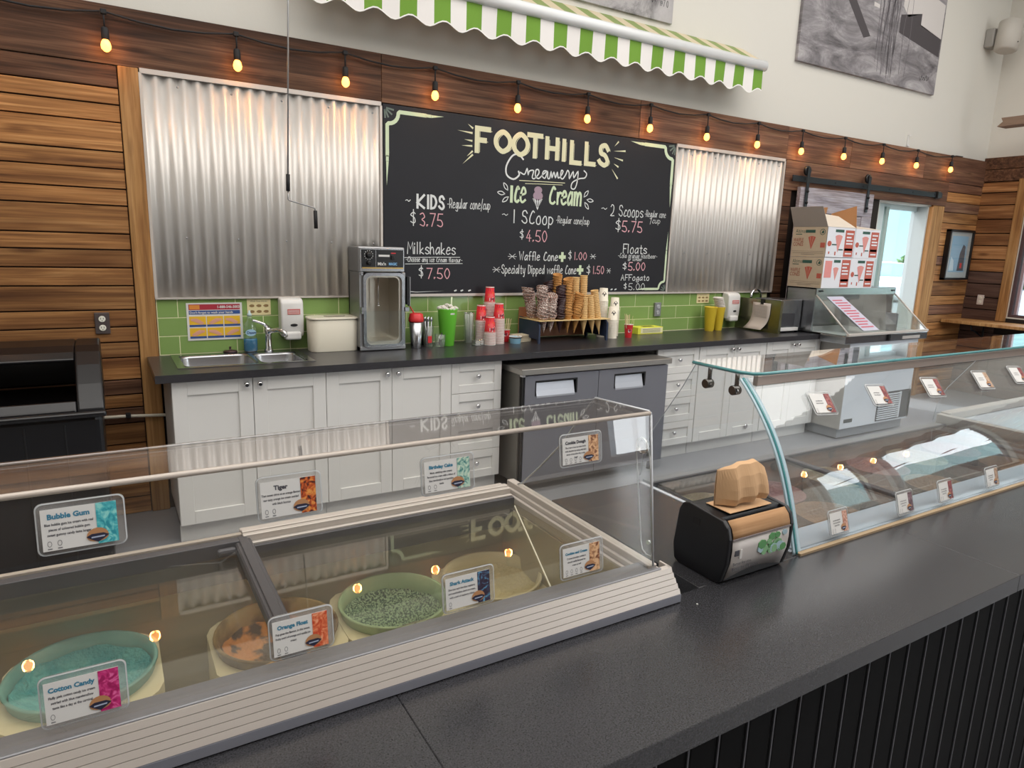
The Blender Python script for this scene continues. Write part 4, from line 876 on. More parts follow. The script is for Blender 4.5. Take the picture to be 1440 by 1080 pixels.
mb = MB(); mb.box(x0+.125, x0+.195, yf+.0045, yf+.006, 1.496, 1.508); obj('name_strip', mb, M_paper, pn)
mb = MB(); mb.box(x0+.205, x0+.225, yf-.004, yf+.006, 1.478, 1.505, .003); obj('rocker_switch', mb, M_dark, pn)
mb = MB(); mb.box(x0+.205, x0+.235, yf+.0045, yf+.006, 1.515, 1.521); obj('red_mark', mb, M_red, pn)
text("Mix'n", .026, (x0+.118, yf+.005, 1.444), (1, 0, 0), (0, 0, 1), M_paper, pn, bold=.0008, sx=.95); text("MAGIC", .022, (x0+.19, yf+.005, 1.445), (1, 0, 0), (0, 0, 1), mat('blue_print', '#7fb4e0', .5), pn, bold=.001, sx=.78)
# well with a rounded frame
def rrect(x0, x1, z0, z1, r, n=5):
    P = []
    for cx_, cz_, a0 in ((x1-r, z1-r, 0), (x0+r, z1-r, PI/2), (x0+r, z0+r, PI), (x1-r, z0+r, 1.5*PI)):
        for i in range(n+1): a = a0+PI/2*i/n; P.append((cx_+r*math.cos(a), cz_+r*math.sin(a)))
    return P
def frame_ring(mb, O, I, ya, yb):
    A = [mb.bm.verts.new((p[0], ya, p[1])) for p in O]; B = [mb.bm.verts.new((p[0], ya, p[1])) for p in I]; C = [mb.bm.verts.new((p[0], yb, p[1])) for p in O]; D = [mb.bm.verts.new((p[0], yb, p[1])) for p in I]
    n = len(O)
    for i in range(n):
        j = (i+1) % n; mb._fin([mb.bm.faces.new((A[i], A[j], B[j], B[i])), mb.bm.faces.new((C[j], C[i], D[i], D[j])), mb.bm.faces.new((A[j], A[i], C[i], C[j])), mb.bm.faces.new((B[i], B[j], D[j], D[i]))])
mb = MB(); frame_ring(mb, rrect(x0+.02, x1-.012, .935, 1.398, .035), rrect(x0+.038, x1-.03, .955, 1.38, .035), yf-.012, yf+.004); obj('well_frame', mb, M_steel, mx)
mb = MB(); frame_ring(mb, rrect(x0+.032, x1-.024, .95, 1.388, .035), rrect(x0+.05, x1-.045, .975, 1.37, .03), yf+.004, yb-.03); mb.prism(rrect(x0+.04, x1-.035, .96, 1.38, .03), 'y', yb-.035, yb-.02); obj('well', mb, mat('warm_steel', '#c9c2b4', .33, .85), mx)
obj('spindle', MB().tube([(1.145, -.13, 1.385), (1.145, -.13, 1.19)], .0035, 8).lathe([(.012, 0), (.014, .004), (.004, .008)], (1.145, -.13, 1.185), 12), M_chrome, mx)
obj('splash_door', MB().box(x0+.02, x1-.01, yf-.018, yf-.013, .945, 1.165, .003), M_window, mx)
mb = MB(); mb.box(x1-.012, x1+.014, yf-.022, yf, 1.16, 1.165+.02); mb.box(x0+.005, x0+.02, yf-.018, yf, 1.15, 1.19); mb.box(x0+.005, x0+.02, yf-.012, yf, 1.385, 1.405); obj('clip', mb, M_steel, mx)
mb = MB(); mb.box(x1+.004, x1+.02, yf-.01, yf+.03, 1.20, 1.375, .003); obj('side_handle', mb, M_black, mx); obj('side_plate', MB().box(x1+.02, x1+.026, yf-.015, yf+.02, 1.19, 1.375, .001), M_steel2, mx)

# ---- cups, tumblers, jars
def cup_mesh(r0, r1, h, t=.001, rim=True):
    mb = MB(); mb.lathe([(r0*.98, 0.002), (r0, 0), (r1, h), (r1+.0022, h+.0004), (r1+.0018, h+.003), (r1-.001, h+.002), (r0-t, .004)], (0, 0, 0), 20, cap=False); mb.lathe([(0.0005, .004), (r0-.001, .004)], (0, 0, 0), 20, cap=False); return mb
sh_ = thing('shaker_cup', 'stainless shaker cup with a red lid and straw beside the mixing machine', 'cup', (1.388, -.235, CT))
sh_['_o'] = [1.388, -.235, CT]
X, Y = 1.368, -.215
obj('cup', MB().lathe([(.032, 0), (.033, .004), (.046, .175)], (X, Y, CT), 22), M_steel, sh_)
obj('lid', MB().lathe([(.047, .172), (.049, .178), (.049, .20), (.045, .205), (.044, .222), (.03, .228)], (X, Y, CT), 22), M_red, sh_)
obj('straw', MB().tube([(X-.01, Y, CT+.22), (X-.035, Y+.02, CT+.27)], .0045, 8), M_red, sh_)
bt = thing('black_tumbler', 'dark tumbler behind the glass of spoons', 'cup', (1.46, -.1, CT)); obj('cup', MB().lathe([(.03, 0), (.04, .16), (.038, .16), (.029, .01)], (1.475, -.09, CT), 18), M_black, bt)
gl_ = thing('spoon_glass', 'printed glass packed with metal spoons, beside the red-lidded shaker', 'glass', (1.47, -.17, CT))
obj('glass_body', MB().lathe([(.03, 0), (.036, .14), (.034, .14), (.028, .006)], (1.468, -.185, CT), 18, cap=False).lathe([(.001, .003), (.03, .003)], (1.468, -.185, CT), 18, cap=False), M_thinglass, gl_)
for k in range(6):
    a = k*1.05; o = obj('spoon', MB().tube([(1.468+.012*math.cos(a), -.185+.012*math.sin(a), CT+.008), (1.468+.024*math.cos(a), -.185+.024*math.sin(a), CT+.17)], .003, 6).lathe([(.001, 0), (.009, .008), (.010, .02), (.001, .034)], (1.468+.024*math.cos(a), -.185+.024*math.sin(a), CT+.165), 8, sy=.4), M_steel, gl_)
obj('label_print', MB().box(1.45, 1.478, -.2205, -.2195, CT+.03, CT+.075), M_red, gl_)
mg = thing('measuring_glass', 'small empty glass cup with a black-handled scoop in it', 'glass', (1.54, -.2, CT))
obj('glass_body', MB().lathe([(.03, 0), (.032, .004), (.038, .085), (.036, .085), (.029, .008)], (1.54, -.215, CT), 18, cap=False).lathe([(.001, .003), (.03, .003)], (1.54, -.215, CT), 18, cap=False), M_thinglass, mg)
obj('scoop', MB().tube([(1.53, -.215, CT+.02), (1.56, -.2, CT+.09), (1.62, -.17, CT+.13)], .004, 6), M_black, mg)
gc = thing('green_tumbler', 'tall lime green tumbler topped with white whipped froth and a straw', 'cup', (1.612, -.175, CT))
obj('cup', MB().lathe([(.044, 0), (.046, .003), (.066, .243), (.068, .25), (.064, .25), (.0, .235)], (1.608, -.18, CT), 28), M_green, gc)
rnd = random.Random(5); mb = MB(); mb.sm = True
for k in range(46):
    a = rnd.random()*2*PI; r = .058*math.sqrt(rnd.random()); z = .250+(1-(r/.06)**1.5)*.03*rnd.random()
    r_ = bmesh.ops.create_icosphere(mb.bm, subdivisions=1, radius=.011+rnd.random()*.007, matrix=Matrix.Translation((1.608+r*math.cos(a)*1.1, -.18+r*math.sin(a), CT+z)) @ Matrix.Diagonal((1, 1, .7, 1)))
o = obj('froth', mb, mat('whipped_froth', '#e7e3da', .8, bump=(150, .8)), gc); o['kind'] = 'stuff'
obj('straw', MB().tube([(1.64, -.17, CT+.24), (1.645, -.165, CT+.325)], .005, 8), mat('pale_straw', '#d9e6c4', .5), gc); obj('cup_sticker', MB().box(1.60, 1.63, -.2445, -.2435, CT+.214, CT+.224), M_paper, gc)
sj = thing('straw_jar', 'clear jar of wrapped straws and domed plastic lids beside the red cups', 'jar', (1.80, -.1, CT))
obj('jar_body', MB().lathe([(.036, 0), (.04, .2), (.039, .215), (.037, .2), (.034, .006)], (1.785, -.15, CT), 20, cap=False), M_thinglass, sj)
for k in range(9):
    a = k*.7; obj('straw', MB().tube([(1.785+.015*math.cos(a), -.15+.015*math.sin(a), CT+.006), (1.785+.026*math.cos(a), -.15+.026*math.sin(a), CT+.21+.01*math.sin(k*3))], .0032, 6), mat('grey_white_straw', '#cfd0cc', .5), sj)
for k in range(2): tag(obj('dome_lid', MB().lathe([(.036, 0), (.036, .004), (.033, .006), (.028, .03), (.012, .042)], (1.80+k*.05, -.245+k*.03, CT), 18), M_thinglass), ('clear domed cup lid lying in front of the straw jar', 'second clear domed lid, touching the red cup stack')[k], 'lid', 'clear domed lids')

M_cupred = mat('red_patterned_cup', '#cf2b33', .4); M_cuprim = mat('white_cup_rim', '#e6e1dc', .5); M_cupin = mat('cup_wall_pinkish', '#c98a84', .5)
def red_cup_mesh():
    mb = MB(); r0, r1, h = .026, .036, .088
    mb.mi = 0; mb.lathe([(r0, 0), (r0+.0003, .001), (r1, h)], (0, 0, 0), 20, cap=False); mb.mi = 1
    mb.lathe([(r1, h), (r1+.0022, h+.0008), (r1+.0018, h+.004), (r1-.001, h+.003), (r0-.001, .004), (.0005, .004)], (0, 0, 0), 20, cap=False); return mb
ORD = 'second third fourth fifth sixth seventh eighth ninth tenth eleventh twelfth thirteenth fourteenth fifteenth sixteenth seventeenth eighteenth nineteenth twentieth'.split()
ORD += ['twenty-'+o for o in 'first second third fourth fifth sixth seventh eighth ninth'.split()] + ['thirtieth'] + ['thirty-'+o for o in 'first second third fourth'.split()]
def nth(i): return ORD[i-1]      # i counted down from the topmost (0)
proto = None
def red_stack(x, y, n, base_cups, where, turned=True):
    """inverted stack is not used: cups nest upright; the printed wall of the top one shows"""
    global proto
    # upside-down nested cups: the rims show below, the printed cup on top
    pitch = .0088
    for k in range(n):
        top = k == n-1
        z = CT + k*pitch
        if proto is None:
            t = thing('paper_cup', 'x', 'cup', (0, 0, 0), 'red paper cups'); mbx = MB(); mbx.mi = 0; r0, r1, h = .029, .040, .112
            mbx.mi = 2; mbx.lathe([(r1+.001, 0), (r1+.0026, .001), (r1+.0026, .0036), (r1, .0048)], (0, 0, 0), 20, cap=False); mbx.mi = 1; mbx.lathe([(r1, .004), (r1-.0015, .014)], (0, 0, 0), 20, cap=False)
            mbx.mi = 0; mbx.lathe([(r1-.0015, .014), (r0+.0005, h), (r0-.002, h-.004), (.0005, h-.004)], (0, 0, 0), 20, cap=False)
            obj('cup_wall', mbx, [M_cupred, M_cupin, M_cuprim], t)
            c = copy_thing.__call__
            proto = t; r = t; r.location = (x, y, z); r['_o'] = [x, y, z]
        else:
            r = copy_thing(proto, (x, y, z))
        r['label'] = ('red printed paper cup on top of the ' if top else '%s paper cup down the red ' % nth(n-1-k)) + where
        if top:
            r['_o'] = [0, 0, 0]
            mb = MB()
            for i in range(5):   # speech-bubble mark wrapping the wall
                pass
            mb.mi = 0
            ang0 = -PI/2 - .38
            def onwall(u, z_): zz_ = .014+(z_-.014)*1.32; u *= 1.35; rr = .0385-.0095*(zz_-.014)/.098+.0006; a = ang0 + u/.029; return (rr*math.cos(a), rr*math.sin(a), zz_)
            def patch(pts, m, off=0): mb.mi = m; vs = [mb.bm.verts.new(Vector(onwall(p[0], p[1]))*1.0 + Vector((math.cos(ang0+p[0]*1.35/.029), math.sin(ang0+p[0]*1.35/.029), 0))*off) for p in pts]; mb._fin([mb.bm.faces.new(vs)])
            patch([(-.004, .018), (.008, .014), (.022, .018), (.026, .03), (.02, .042), (.012, .036), (-.004, .034)], 0)
            patch([(.002, .022), (.005, .022), (.004, .032), (.001, .032)], 1, .0003); patch([(.008, .021), (.011, .021), (.011, .032), (.008, .033)], 1, .0003); patch([(.014, .022), (.017, .022), (.019, .033), (.013, .033)], 1, .0003)
            patch([(-.012, .07), (.0, .068), (.001, .082), (-.012, .083)], 1); patch([(.010, .055), (.017, .054), (.018, .064), (.010, .066)], 2); patch([(-.012, .045), (-.006, .045), (-.006, .053), (-.012, .053)], 2); patch([(.018, .066), (.026, .064), (.027, .074), (.018, .077)], 3)
            obj('cup_print', mb, [M_paper, mat('cup_ink_navy', '#2b2440', .5), mat('cup_orange', '#e8703c', .5), mat('cup_violet', '#8c4a9a', .5)], r)
            r['_o'] = [x, y, z]
            mbt = MB(); mbt.lathe([(.0305, .1085), (.0305, .1135), (.0285, .1135)], (0, 0, 0), 20, cap=False); r['_o'] = [0, 0, 0]; obj('base_rim', mbt, M_cuprim, r); r['_o'] = [x, y, z]
red_stack(1.905, -.235, 10, 0, 'front stack')
red_stack(1.888, -.135, 18, 0, 'stack nearest the straw jar')
red_stack(1.99, -.205, 20, 0, 'tall stack nearest the stirrers')
red_stack(1.97, -.105, 32, 0, 'tallest stack at the back')

def stick_cup(x, y, label, n=8, r=.036, h=.085, stick_h=.165, m=M_cupred, cat='cup'):
    t = thing('stirrer_cup', label, cat, (x, y, CT), 'cups of wooden stirrers')
    mb = MB(); mb.mi = 0; mb.lathe([(r*.76, 0), (r, h)], (x, y, CT), 20, cap=False); mb.mi = 1; mb.lathe([(r, h), (r+.002, h+.001), (r, h+.003), (r*.74, .004), (.0005, .004)], (x, y, CT), 20, cap=False); obj('cup_wall', mb, [m, M_cuprim], t)
    mb = MB(); a0 = -PI/2-.3
    vs = [mb.bm.verts.new((x+(r*.76+r*.24*(z/h)+.0006)*math.cos(a0+u), y+(r*.76+r*.24*(z/h)+.0006)*math.sin(a0+u), CT+z)) for u, z in ((-.5, .045), (-.2, .04), (.3, .045), (.45, .062), (.2, .07), (-.4, .068))]; mb.bm.faces.new(vs); obj('cup_print', mb, M_paper, t)
    mb = MB()
    for q in ((-.35, -.2), (-.1, .0), (.12, .25)):
        vs = [mb.bm.verts.new((x+(r*.76+r*.24*(z/h)+.0012)*math.cos(a0+u), y+(r*.76+r*.24*(z/h)+.0012)*math.sin(a0+u), CT+z)) for u, z in ((q[0], .05), (q[1], .05), (q[1], .063), (q[0], .063))]; mb.bm.faces.new(vs)
    obj('cup_lettering', mb, mat('cup_ink_navy', '#2b2440', .5), t)
    rn = random.Random(int(x*100))
    for k in range(n):
        a = rn.random()*2*PI; d = rn.random(); bx, by = x+r*.45*math.cos(a), y+r*.45*math.sin(a); tx, ty = x+r*1.25*math.cos(a)*(.4+d), y+r*.8*math.sin(a); hh = stick_h*(.92+.1*rn.random())
        mb = MB(); mb.box(-.0032, .0032, -.0009, .0009, 0, (Vector((tx-bx, ty-by, hh))).length); q = Vector((tx-bx, ty-by, hh)).to_track_quat('Z', 'Y').to_matrix().to_4x4(); mb.xf(Matrix.Translation((bx, by, CT+.006)) @ q); obj('stirrer', mb, mat('pale_birch', '#d9c79c', .7), t)
stick_cup(2.082, -.14, 'red paper cup of pale wooden stirrers beside the red cup stacks'); stick_cup(3.135, -.245, 'red paper cup of wooden sticks beside the white paper cups', 8, .034, .10, .175)
bb = thing('blue_paper_bowl', 'small light blue paper bowl in front of the stirrers', 'bowl', (2.115, -.235, CT))
mb = MB(); mb.mi = 0; mb.lathe([(.036, 0), (.044, .046)], (2.112, -.235, CT), 22, cap=False); mb.mi = 1; mb.lathe([(.044, .046), (.0475, .047), (.046, .051), (.034, .004), (.0005, .004)], (2.112, -.235, CT), 22, cap=False); obj('bowl_wall', mb, [mat('light_blue_paper', '#86b4cc', .5), M_cuprim], bb)
for k in range(7):
    a = (random.random()-.5)*.25
    mb = MB(); mb.box(-.06, .06, -.05, .05, 0, .0065, .002); mb.xf(Matrix.Translation((2.20, -.16, CT+.0005+k*.0072)) @ Matrix.Rotation(.2+a, 4, 'Z'))
    tag(obj('folded_napkin', mb, mat('unbleached_napkin', '#d3c6ac', .9)), 'cream folded napkin, %s of the pile beside the cone rack' % ('bottom', 'second', 'third', 'middle', 'fifth', 'sixth', 'top')[k], 'napkin', 'pile of cream napkins')

# ---- cone rack and cones
ck = thing('cone_rack', 'wooden cone holder with navy end boards and a drilled shelf', 'rack', (2.53, -.22, CT))
RX0, RX1, RY0, RY1 = 2.245, 2.862, -.33, -.06
for x in (RX0, RX1-.014):
    mb = MB(); mb.mi = 0; mb.prism([(RY0, CT), (RY0+.012, CT), (RY0+.025, CT+.03), (RY1-.03, CT+.03), (RY1-.02, CT), (RY1, CT), (RY1, CT+.17), (RY0+.03, CT+.155), (RY0, CT+.13)], 'x', x, x+.014); obj('end_board', mb, M_navy, ck)
obj('shelf', MB().box(RX0-.003, RX1+.016, RY0-.005, RY1, CT+.158, CT+.164, .001), mat('pale_ply', '#dcc088', .6), ck)
obj('back_board', MB().box(RX0, RX1, RY1, RY1+.012, CT+.012, CT+.235, .001), mat('terracotta_ply', '#a8704e', .6), ck)
# cone kinds: thing with cone body + pattern; stacks of nested cones
def cone_mesh(r, h, m, wavy=0, flare=0):
    mb = MB(); n = 20; rings = []
    K = 7
    for k in range(K+1):
        z = h*k/K; rr = max(.002, r*(k/K)); ring = []
        for i in range(n):
            a = 2*PI*i/n; q = rr*(1+wavy*math.sin(3*a)*(k/K)); zz = z + (flare*r*math.cos(a-1.1) if k == K else 0)
            ring.append(mb.bm.verts.new((q*math.cos(a), q*math.sin(a), zz)))
        rings.append(ring)
    for a, b in zip(rings, rings[1:]):
        for i in range(n):
            f = mb.bm.faces.new((a[i], a[(i+1) % n], b[(i+1) % n], b[i])); f.smooth = True
    # rolled lip and inner wall
    lip = [mb.bm.verts.new((v.co.x*1.07, v.co.y*1.07, v.co.z-.003)) for v in rings[-1]]; lip0 = [mb.bm.verts.new((v.co.x*.97, v.co.y*.97, v.co.z-.0085)) for v in rings[-1]]
    for i in range(n): mb.bm.faces.new((rings[-1][i], rings[-1][(i+1) % n], lip[(i+1) % n], lip[i])); mb.bm.faces.new((lip[i], lip[(i+1) % n], lip0[(i+1) % n], lip0[i]))
    inn = [mb.bm.verts.new((v.co.x*.9, v.co.y*.9, v.co.z-.002)) for v in rings[-1]]; inn2 = [mb.bm.verts.new((v.co.x*.2, v.co.y*.2, h*.25)) for v in rings[-1]]
    for i in range(n): mb.bm.faces.new((rings[-1][i], rings[-1][(i+1) % n], inn[(i+1) % n], inn[i])); mb.bm.faces.new((inn[i], inn[(i+1) % n], inn2[(i+1) % n], inn2[i]))
    return mb
kinds = {}
def cone_stack(kind, r, h, mats, x, y, n, pitch, lab, tilt=(0, 0), z0=CT+.055, lip=None, flare=.25, wavy=.03, tipfirst=True):
    for k in range(n):
        first = kind not in kinds
        pos = Vector((x+tilt[0]*k*pitch, y+tilt[1]*k*pitch, z0+k*pitch))
        top = k == n-1
        l = lab[0] if k == 0 else (lab[1] if top else '%s cone down the %s' % (nth(n-1-k), lab[2]))
        if first:
            t = thing(kind, l, 'cone', (0, 0, 0), 'ice cream cones in the rack'); obj('wafer', cone_mesh(r, h, mats, wavy, flare), mats, t); kinds[kind] = t; t.location = pos; t['_o'] = list(pos)
        else: t = copy_thing(kinds[kind], pos, l)
        t.rotation_mode = 'ZYX'; t.rotation_euler = (-tilt[1], tilt[0], k*.7)
        if n == 1: t['label'] = lab[0]
def L3(nm): return ('bottom cone of the %s' % nm, 'topmost cone of the %s' % nm, nm)
def CS(kind, r, h, m, x, y, zt, ztop, pitch, nm, lean, fl): cone_stack(kind, r, h, m, x, y, max(1, int(round((ztop-zt-h)/pitch))+1), pitch, L3(nm), (lean, 0), z0=zt, flare=fl, wavy=.03 if fl else 0)
CS('nut_coated_cone', .041, .125, M_nuts, 2.335, -.15, .99, 1.305, .0155, 'nut-coated stack leaning out at the rack end', -.27, .4)
CS('nut_coated_cone', .040, .125, M_nuts, 2.315, -.285, .986, 1.305, .0155, 'second nut-coated stack', -.08, .4)
CS('nut_coated_cone', .038, .125, M_nuts, 2.372, -.285, .989, 1.255, .0155, 'short nut-coated stack', .0, .3)
CS('chocolate_dipped_cone', .037, .125, M_choc, 2.43, -.15, .99, 1.335, .015, 'chocolate-dipped stack at the back', .0, .3)
CS('chocolate_dipped_cone', .037, .125, M_choc, 2.450, -.285, .981, 1.31, .015, 'front chocolate-dipped stack', .0, .3)
CS('waffle_cone', .034, .14, M_cone, 2.50, -.15, .985, 1.385, .0148, 'tallest waffle stack behind the chocolate ones', .02, .3)
CS('waffle_cone', .034, .14, M_cone, 2.522, -.285, .978, 1.365, .0148, 'front waffle stack', -.04, .3)
CS('waffle_cone', .034, .14, M_cone, 2.60, -.15, .985, 1.365, .0148, 'back waffle stack beside it', .0, .3)
CS('waffle_cone', .034, .14, M_cone, 2.578, -.29, .976, 1.265, .0148, 'leaning waffle stack', .12, .3)
CS('wafer_cone', .028, .12, M_conep, 2.675, -.15, .975, 1.378, .0132, 'pale wafer stack at the back by the waffle cones', .0, 0)
CS('wafer_cone', .028, .12, M_conep, 2.755, -.15, .975, 1.384, .0132, 'pale wafer stack at the back by the white cups', -.02, 0)
CS('wafer_cone', .028, .12, M_conep, 2.668, -.285, .957, 1.241, .0132, 'short pale wafer stack in front', -.04, 0)
CS('wafer_cone', .028, .12, M_conep, 2.752, -.285, .959, 1.251, .0132, 'middle pale wafer stack', -.15, 0)
CS('wafer_cone', .028, .12, M_conep, 2.815, -.285, .956, 1.287, .0132, 'pale wafer stack at the rack end', -.2, 0)
# white paper cups with a dark badge
wproto = None
def white_stack(x, y, n, nm):
    global wproto
    for k in range(n):
        pos = (x, y, CT+k*.0125)
        if wproto is None:
            wproto = thing('paper_cup', 'x', 'cup', (0, 0, 0), 'white paper cups'); mb = MB(); mb.lathe([(.041, 0), (.0415, .004), (.0385, .006), (.031, .10), (.029, .10), (.0005, .095)], (0, 0, 0), 20, cap=False); obj('cup_wall', mb, mat('ivory_paper_cup', '#e8e2d2', .55), wproto)
            t = wproto; t.location = pos; t['_o'] = list(pos)
        else: t = copy_thing(wproto, pos)
        t['label'] = ('ivory paper cup with a dark badge, top of the ' if k == n-1 else '%s ivory paper cup down the ' % nth(n-1-k))+nm
        if k == n-1:
            mb = MB(); a0 = -PI/2-.45
            def P(u, z, off=0): rr = .0385-.0075*(z-.006)/.094+.0006+off; return (rr*math.cos(a0+u), rr*math.sin(a0+u), z)
            mb.quad([P(u, z) for u, z in ((-.55, .055), (0, .038), (.55, .055), (.3, .068), (0, .076), (-.3, .068))]); t['_o'] = [0, 0, 0]; obj('badge', mb, mat('badge_dark', '#3b3230', .5), t)
            mb = MB(); mb.quad([P(u, z, .0006) for u, z in ((-.4, .053), (.4, .053), (.35, .059), (-.35, .059))]); obj('badge_band', mb, M_paper, t); t['_o'] = list(pos)
white_stack(2.955, -.135, 23, 'tallest white stack'); white_stack(3.085, -.12, 17, 'white stack nearest the stick cup'); white_stack(2.985, -.225, 12, 'short white stack in front')
# yellow carton of gloves
yb_ = thing('yellow_carton', 'flat yellow carton with small print lying on the worktop against the tiles', 'box', (3.44, -.08, CT))
obj('carton', MB().box(3.33, 3.60, -.135, -.02, CT, CT+.055, .001), mat('yellow_card', '#dfe04a', .6), yb_)
obj('front_print', MB().box(3.36, 3.595, -.1365, -.135, CT+.008, CT+.05), mat('pale_yellow_card', '#e9e6b8', .6), yb_); obj('opening', MB().box(3.42, 3.53, -.10, -.06, CT+.0545, CT+.0565), M_dark, yb_)
for k in range(3): obj('print_line', MB().box(3.38, 3.57, -.1375, -.1366, CT+.016+k*.011, CT+.019+k*.011), M_ink, yb_)
# yellow cups
for i, (x, y, h) in enumerate(((4.145, -.13, .205), (4.262, -.115, .20))):
    t = thing('yellow_tumbler', ('tall yellow plastic cup, the one nearer the chalkboard', 'tall yellow plastic cup full of plastic lids, by the soap dispenser')[i], 'cup', (x, y, CT), 'yellow tumblers')
    obj('cup', MB().lathe([(.036, 0), (.038, .004), (.054, h), (.056, h+.004), (.052, h), (.034, .01)], (x, y, CT), 24, cap=False).lathe([(.0005, .005), (.037, .005)], (x, y, CT), 24, cap=False), M_yel, t)
t = thing('cup_lids', 'stack of clear plastic lids standing in the yellow cup', 'lids', (4.262, -.115, CT+.2))
for k in range(7):
    mb = MB(); mb.lathe([(.045, 0), (.047, .003), (.044, .005), (.035, .012), (.001, .013)], (4.262-.006*k+.012, -.115, CT+.205+k*.0125), 18); obj('lid', mb, mat('milky_lid', '#dcd6cf', .35), t)
# steel splash guard, paper sheet, bar tap, steel oven
sg = tag(obj('splash_guard', MB().box(4.60, 4.606, -.48, -.0127, CT, 1.195).box(4.60, 4.63, -.486, -.48, CT, 1.195), mat('olive_steel', '#8a8a70', .25, .9)), 'steel splash guard standing on the worktop beside the steel warmer', 'splash guard')  # olive puts the mirrored green tiles into the steel's colour
pp = thing('paper_sheet', 'white printed sheet clipped to the steel splash guard, curling at the bottom', 'paper', (4.59, -.25, .92))
mb = MB(); mb.sm = True; rows = []
for k in range(9):
    z = 1.165 - k*.029; y_o = -.20+.045*max(0, (k-3)/5)**1.5; x = 4.594-.0-.05*max(0, (k-5)/3)**2
    rows.append([mb.bm.verts.new((x, y_o - .19*j/4, z)) for j in range(5)])
for a, b in zip(rows, rows[1:]):
    for j in range(4): mb._fin([mb.bm.faces.new((a[j], a[j+1], b[j+1], b[j]))])
o = obj('sheet', mb, mat('curled_paper', '#cfc4bb', .8), pp); o.modifiers.new('t', 'SOLIDIFY').thickness = .001
for k in range(9): obj('print_line', MB().box(4.5915, 4.5925, -.36, -.225, 1.135-k*.012, 1.138-k*.012), mat('faint_ink', '#9a928c', .8), pp)
obj('clip', MB().box(4.585, 4.612, -.315, -.285, 1.155, 1.20, .002), M_black, pp)
gt = thing('gooseneck_tap', 'small curved chrome gooseneck tap behind the paper sheet', 'faucet', (4.75, -.1, CT))
obj('spout', MB().tube([(4.70, -.08, CT)]+[(4.70, -.08, 1.20)]+[(4.765+.065*math.cos(a), -.08, 1.205+.06*math.sin(a)) for a in [PI-PI*k/8 for k in range(9)]]+[(4.83, -.08, 1.18)], .011, 10), M_chrome, gt)
obj('base', MB().lathe([(.022, 0), (.02, .02)], (4.70, -.08, CT), 14), M_chrome, gt)
ov = thing('steel_warmer', 'small stainless warmer with a dark window beside the prep table', 'warmer', (4.85, -.25, CT))
mb = MB(); mb.box(4.66, 4.945, -.44, -.16, CT+.012, CT+.285, .004); obj('housing', mb, M_steel, ov)
obj('window', MB().box(4.67, 4.86, -.445, -.44, CT+.05, CT+.17, .002), mat('dark_warmer_glass', '#4a4a4e', .12, .3), ov); obj('tray_lip', MB().box(4.665, 4.90, -.46, -.44, CT+.016, CT+.045, .002), M_wplast, ov)
mb = MB(); mb.lathe([(.014, 0), (.013, .018)], (0, 0, 0), 12); mb.xf(Matrix.Translation((4.92, -.44, CT+.03)) @ Matrix.Rotation(PI/2, 4, 'X')); obj('knob', mb, M_black, ov)
for x in (4.68, 4.925):
    for y in (-.42, -.18): obj('foot', MB().box(x-.01, x+.01, y-.01, y+.01, CT, CT+.013), M_black, ov)

# ================================================================== CABINETS
FY = -.60
def knob(x, z, parent, r=.015):
    mb = MB(); mb.lathe([(.006, 0), (.005, .012), (r, .018), (r*1.02, .024), (r*.6, .03)], (0, 0, 0), 12); mb.xf(Matrix.Translation((x, FY-.001, z)) @ Matrix.Rotation(PI/2, 4, 'X')); obj('knob', mb, M_chrome, parent)
def shaker(name, x0, x1, z0, z1, parent, rail=.07, kx=None, kz=None):
    mb = MB(); y0, y1 = FY, FY+.02
    mb.box(x0, x0+rail, y0, y1, z0, z1, .0015); mb.box(x1-rail, x1, y0, y1, z0, z1, .0015); mb.box(x0+rail, x1-rail, y0, y1, z0, z0+rail, .0015); mb.box(x0+rail, x1-rail, y0, y1, z1-rail, z1, .0015); mb.box(x0+rail-.002, x1-rail+.002, y0+.010, y1, z0+rail-.002, z1-rail+.002)
    d = obj(name, mb, M_cab, parent)
    if kx is not None: knob(kx, kz, d)
    return d
def cabinet(x0, x1, kind, label):
    t = thing('base_cabinet', label, 'cabinet', ((x0+x1)/2, -.3, 0), 'white base cabinets')
    obj('carcass', MB().box(x0+.001, x0+.019, FY+.021, -.02, .10, .872).box(x1-.019, x1-.001, FY+.021, -.02, .10, .872).box(x0+.001, x1-.001, FY+.021, -.02, .10, .118).box(x0+.001, x1-.001, -.03, -.02, .10, .872).box(x0+.001, x1-.001, FY+.021, FY+.04, .80, .872), M_cab, t); obj('toe_kick', MB().box(x0+.001, x1-.001, -.545, -.53, 0, .10), M_cab, t)
    if kind == 2:
        m = (x0+x1)/2
        shaker('door', x0+.0015, m-.0015, .107, .868, t, .07, m-.033, .835); shaker('door', m+.0015, x1-.0015, .107, .868, t, .07, m+.033, .835)
    elif kind == 1: shaker('door', x0+.0015, x1-.0015, .107, .868, t, .065, x1-.035, .835)
    else:
        zz = [.107, .36, .615, .868] if kind == 3 else [.107, .295, .485, .675, .868]
        for a, b in zip(zz, zz[1:]): shaker('drawer_front', x0+.0015, x1-.0015, a+.0015, b-.0015, t, .052, (x0+x1)/2, (a+b)/2+.01)
D = .3857; C0 = -.1022
cabinet(C0, C0+2*D, 2, 'white two-door cabinet under the sink, at the end of the run')
cabinet(C0+2*D, C0+4*D, 2, 'white two-door cabinet under the mixing machine')
cabinet(C0+4*D, C0+5*D-.03, 4, 'white drawer cabinet beside the grey undercounter fridge, on the sink side')
cabinet(3.125, 3.555, 4, 'white drawer cabinet between the grey fridge and the far door cabinets')
cabinet(3.56, 4.33, 2, 'white two-door cabinet below the yellow cups')
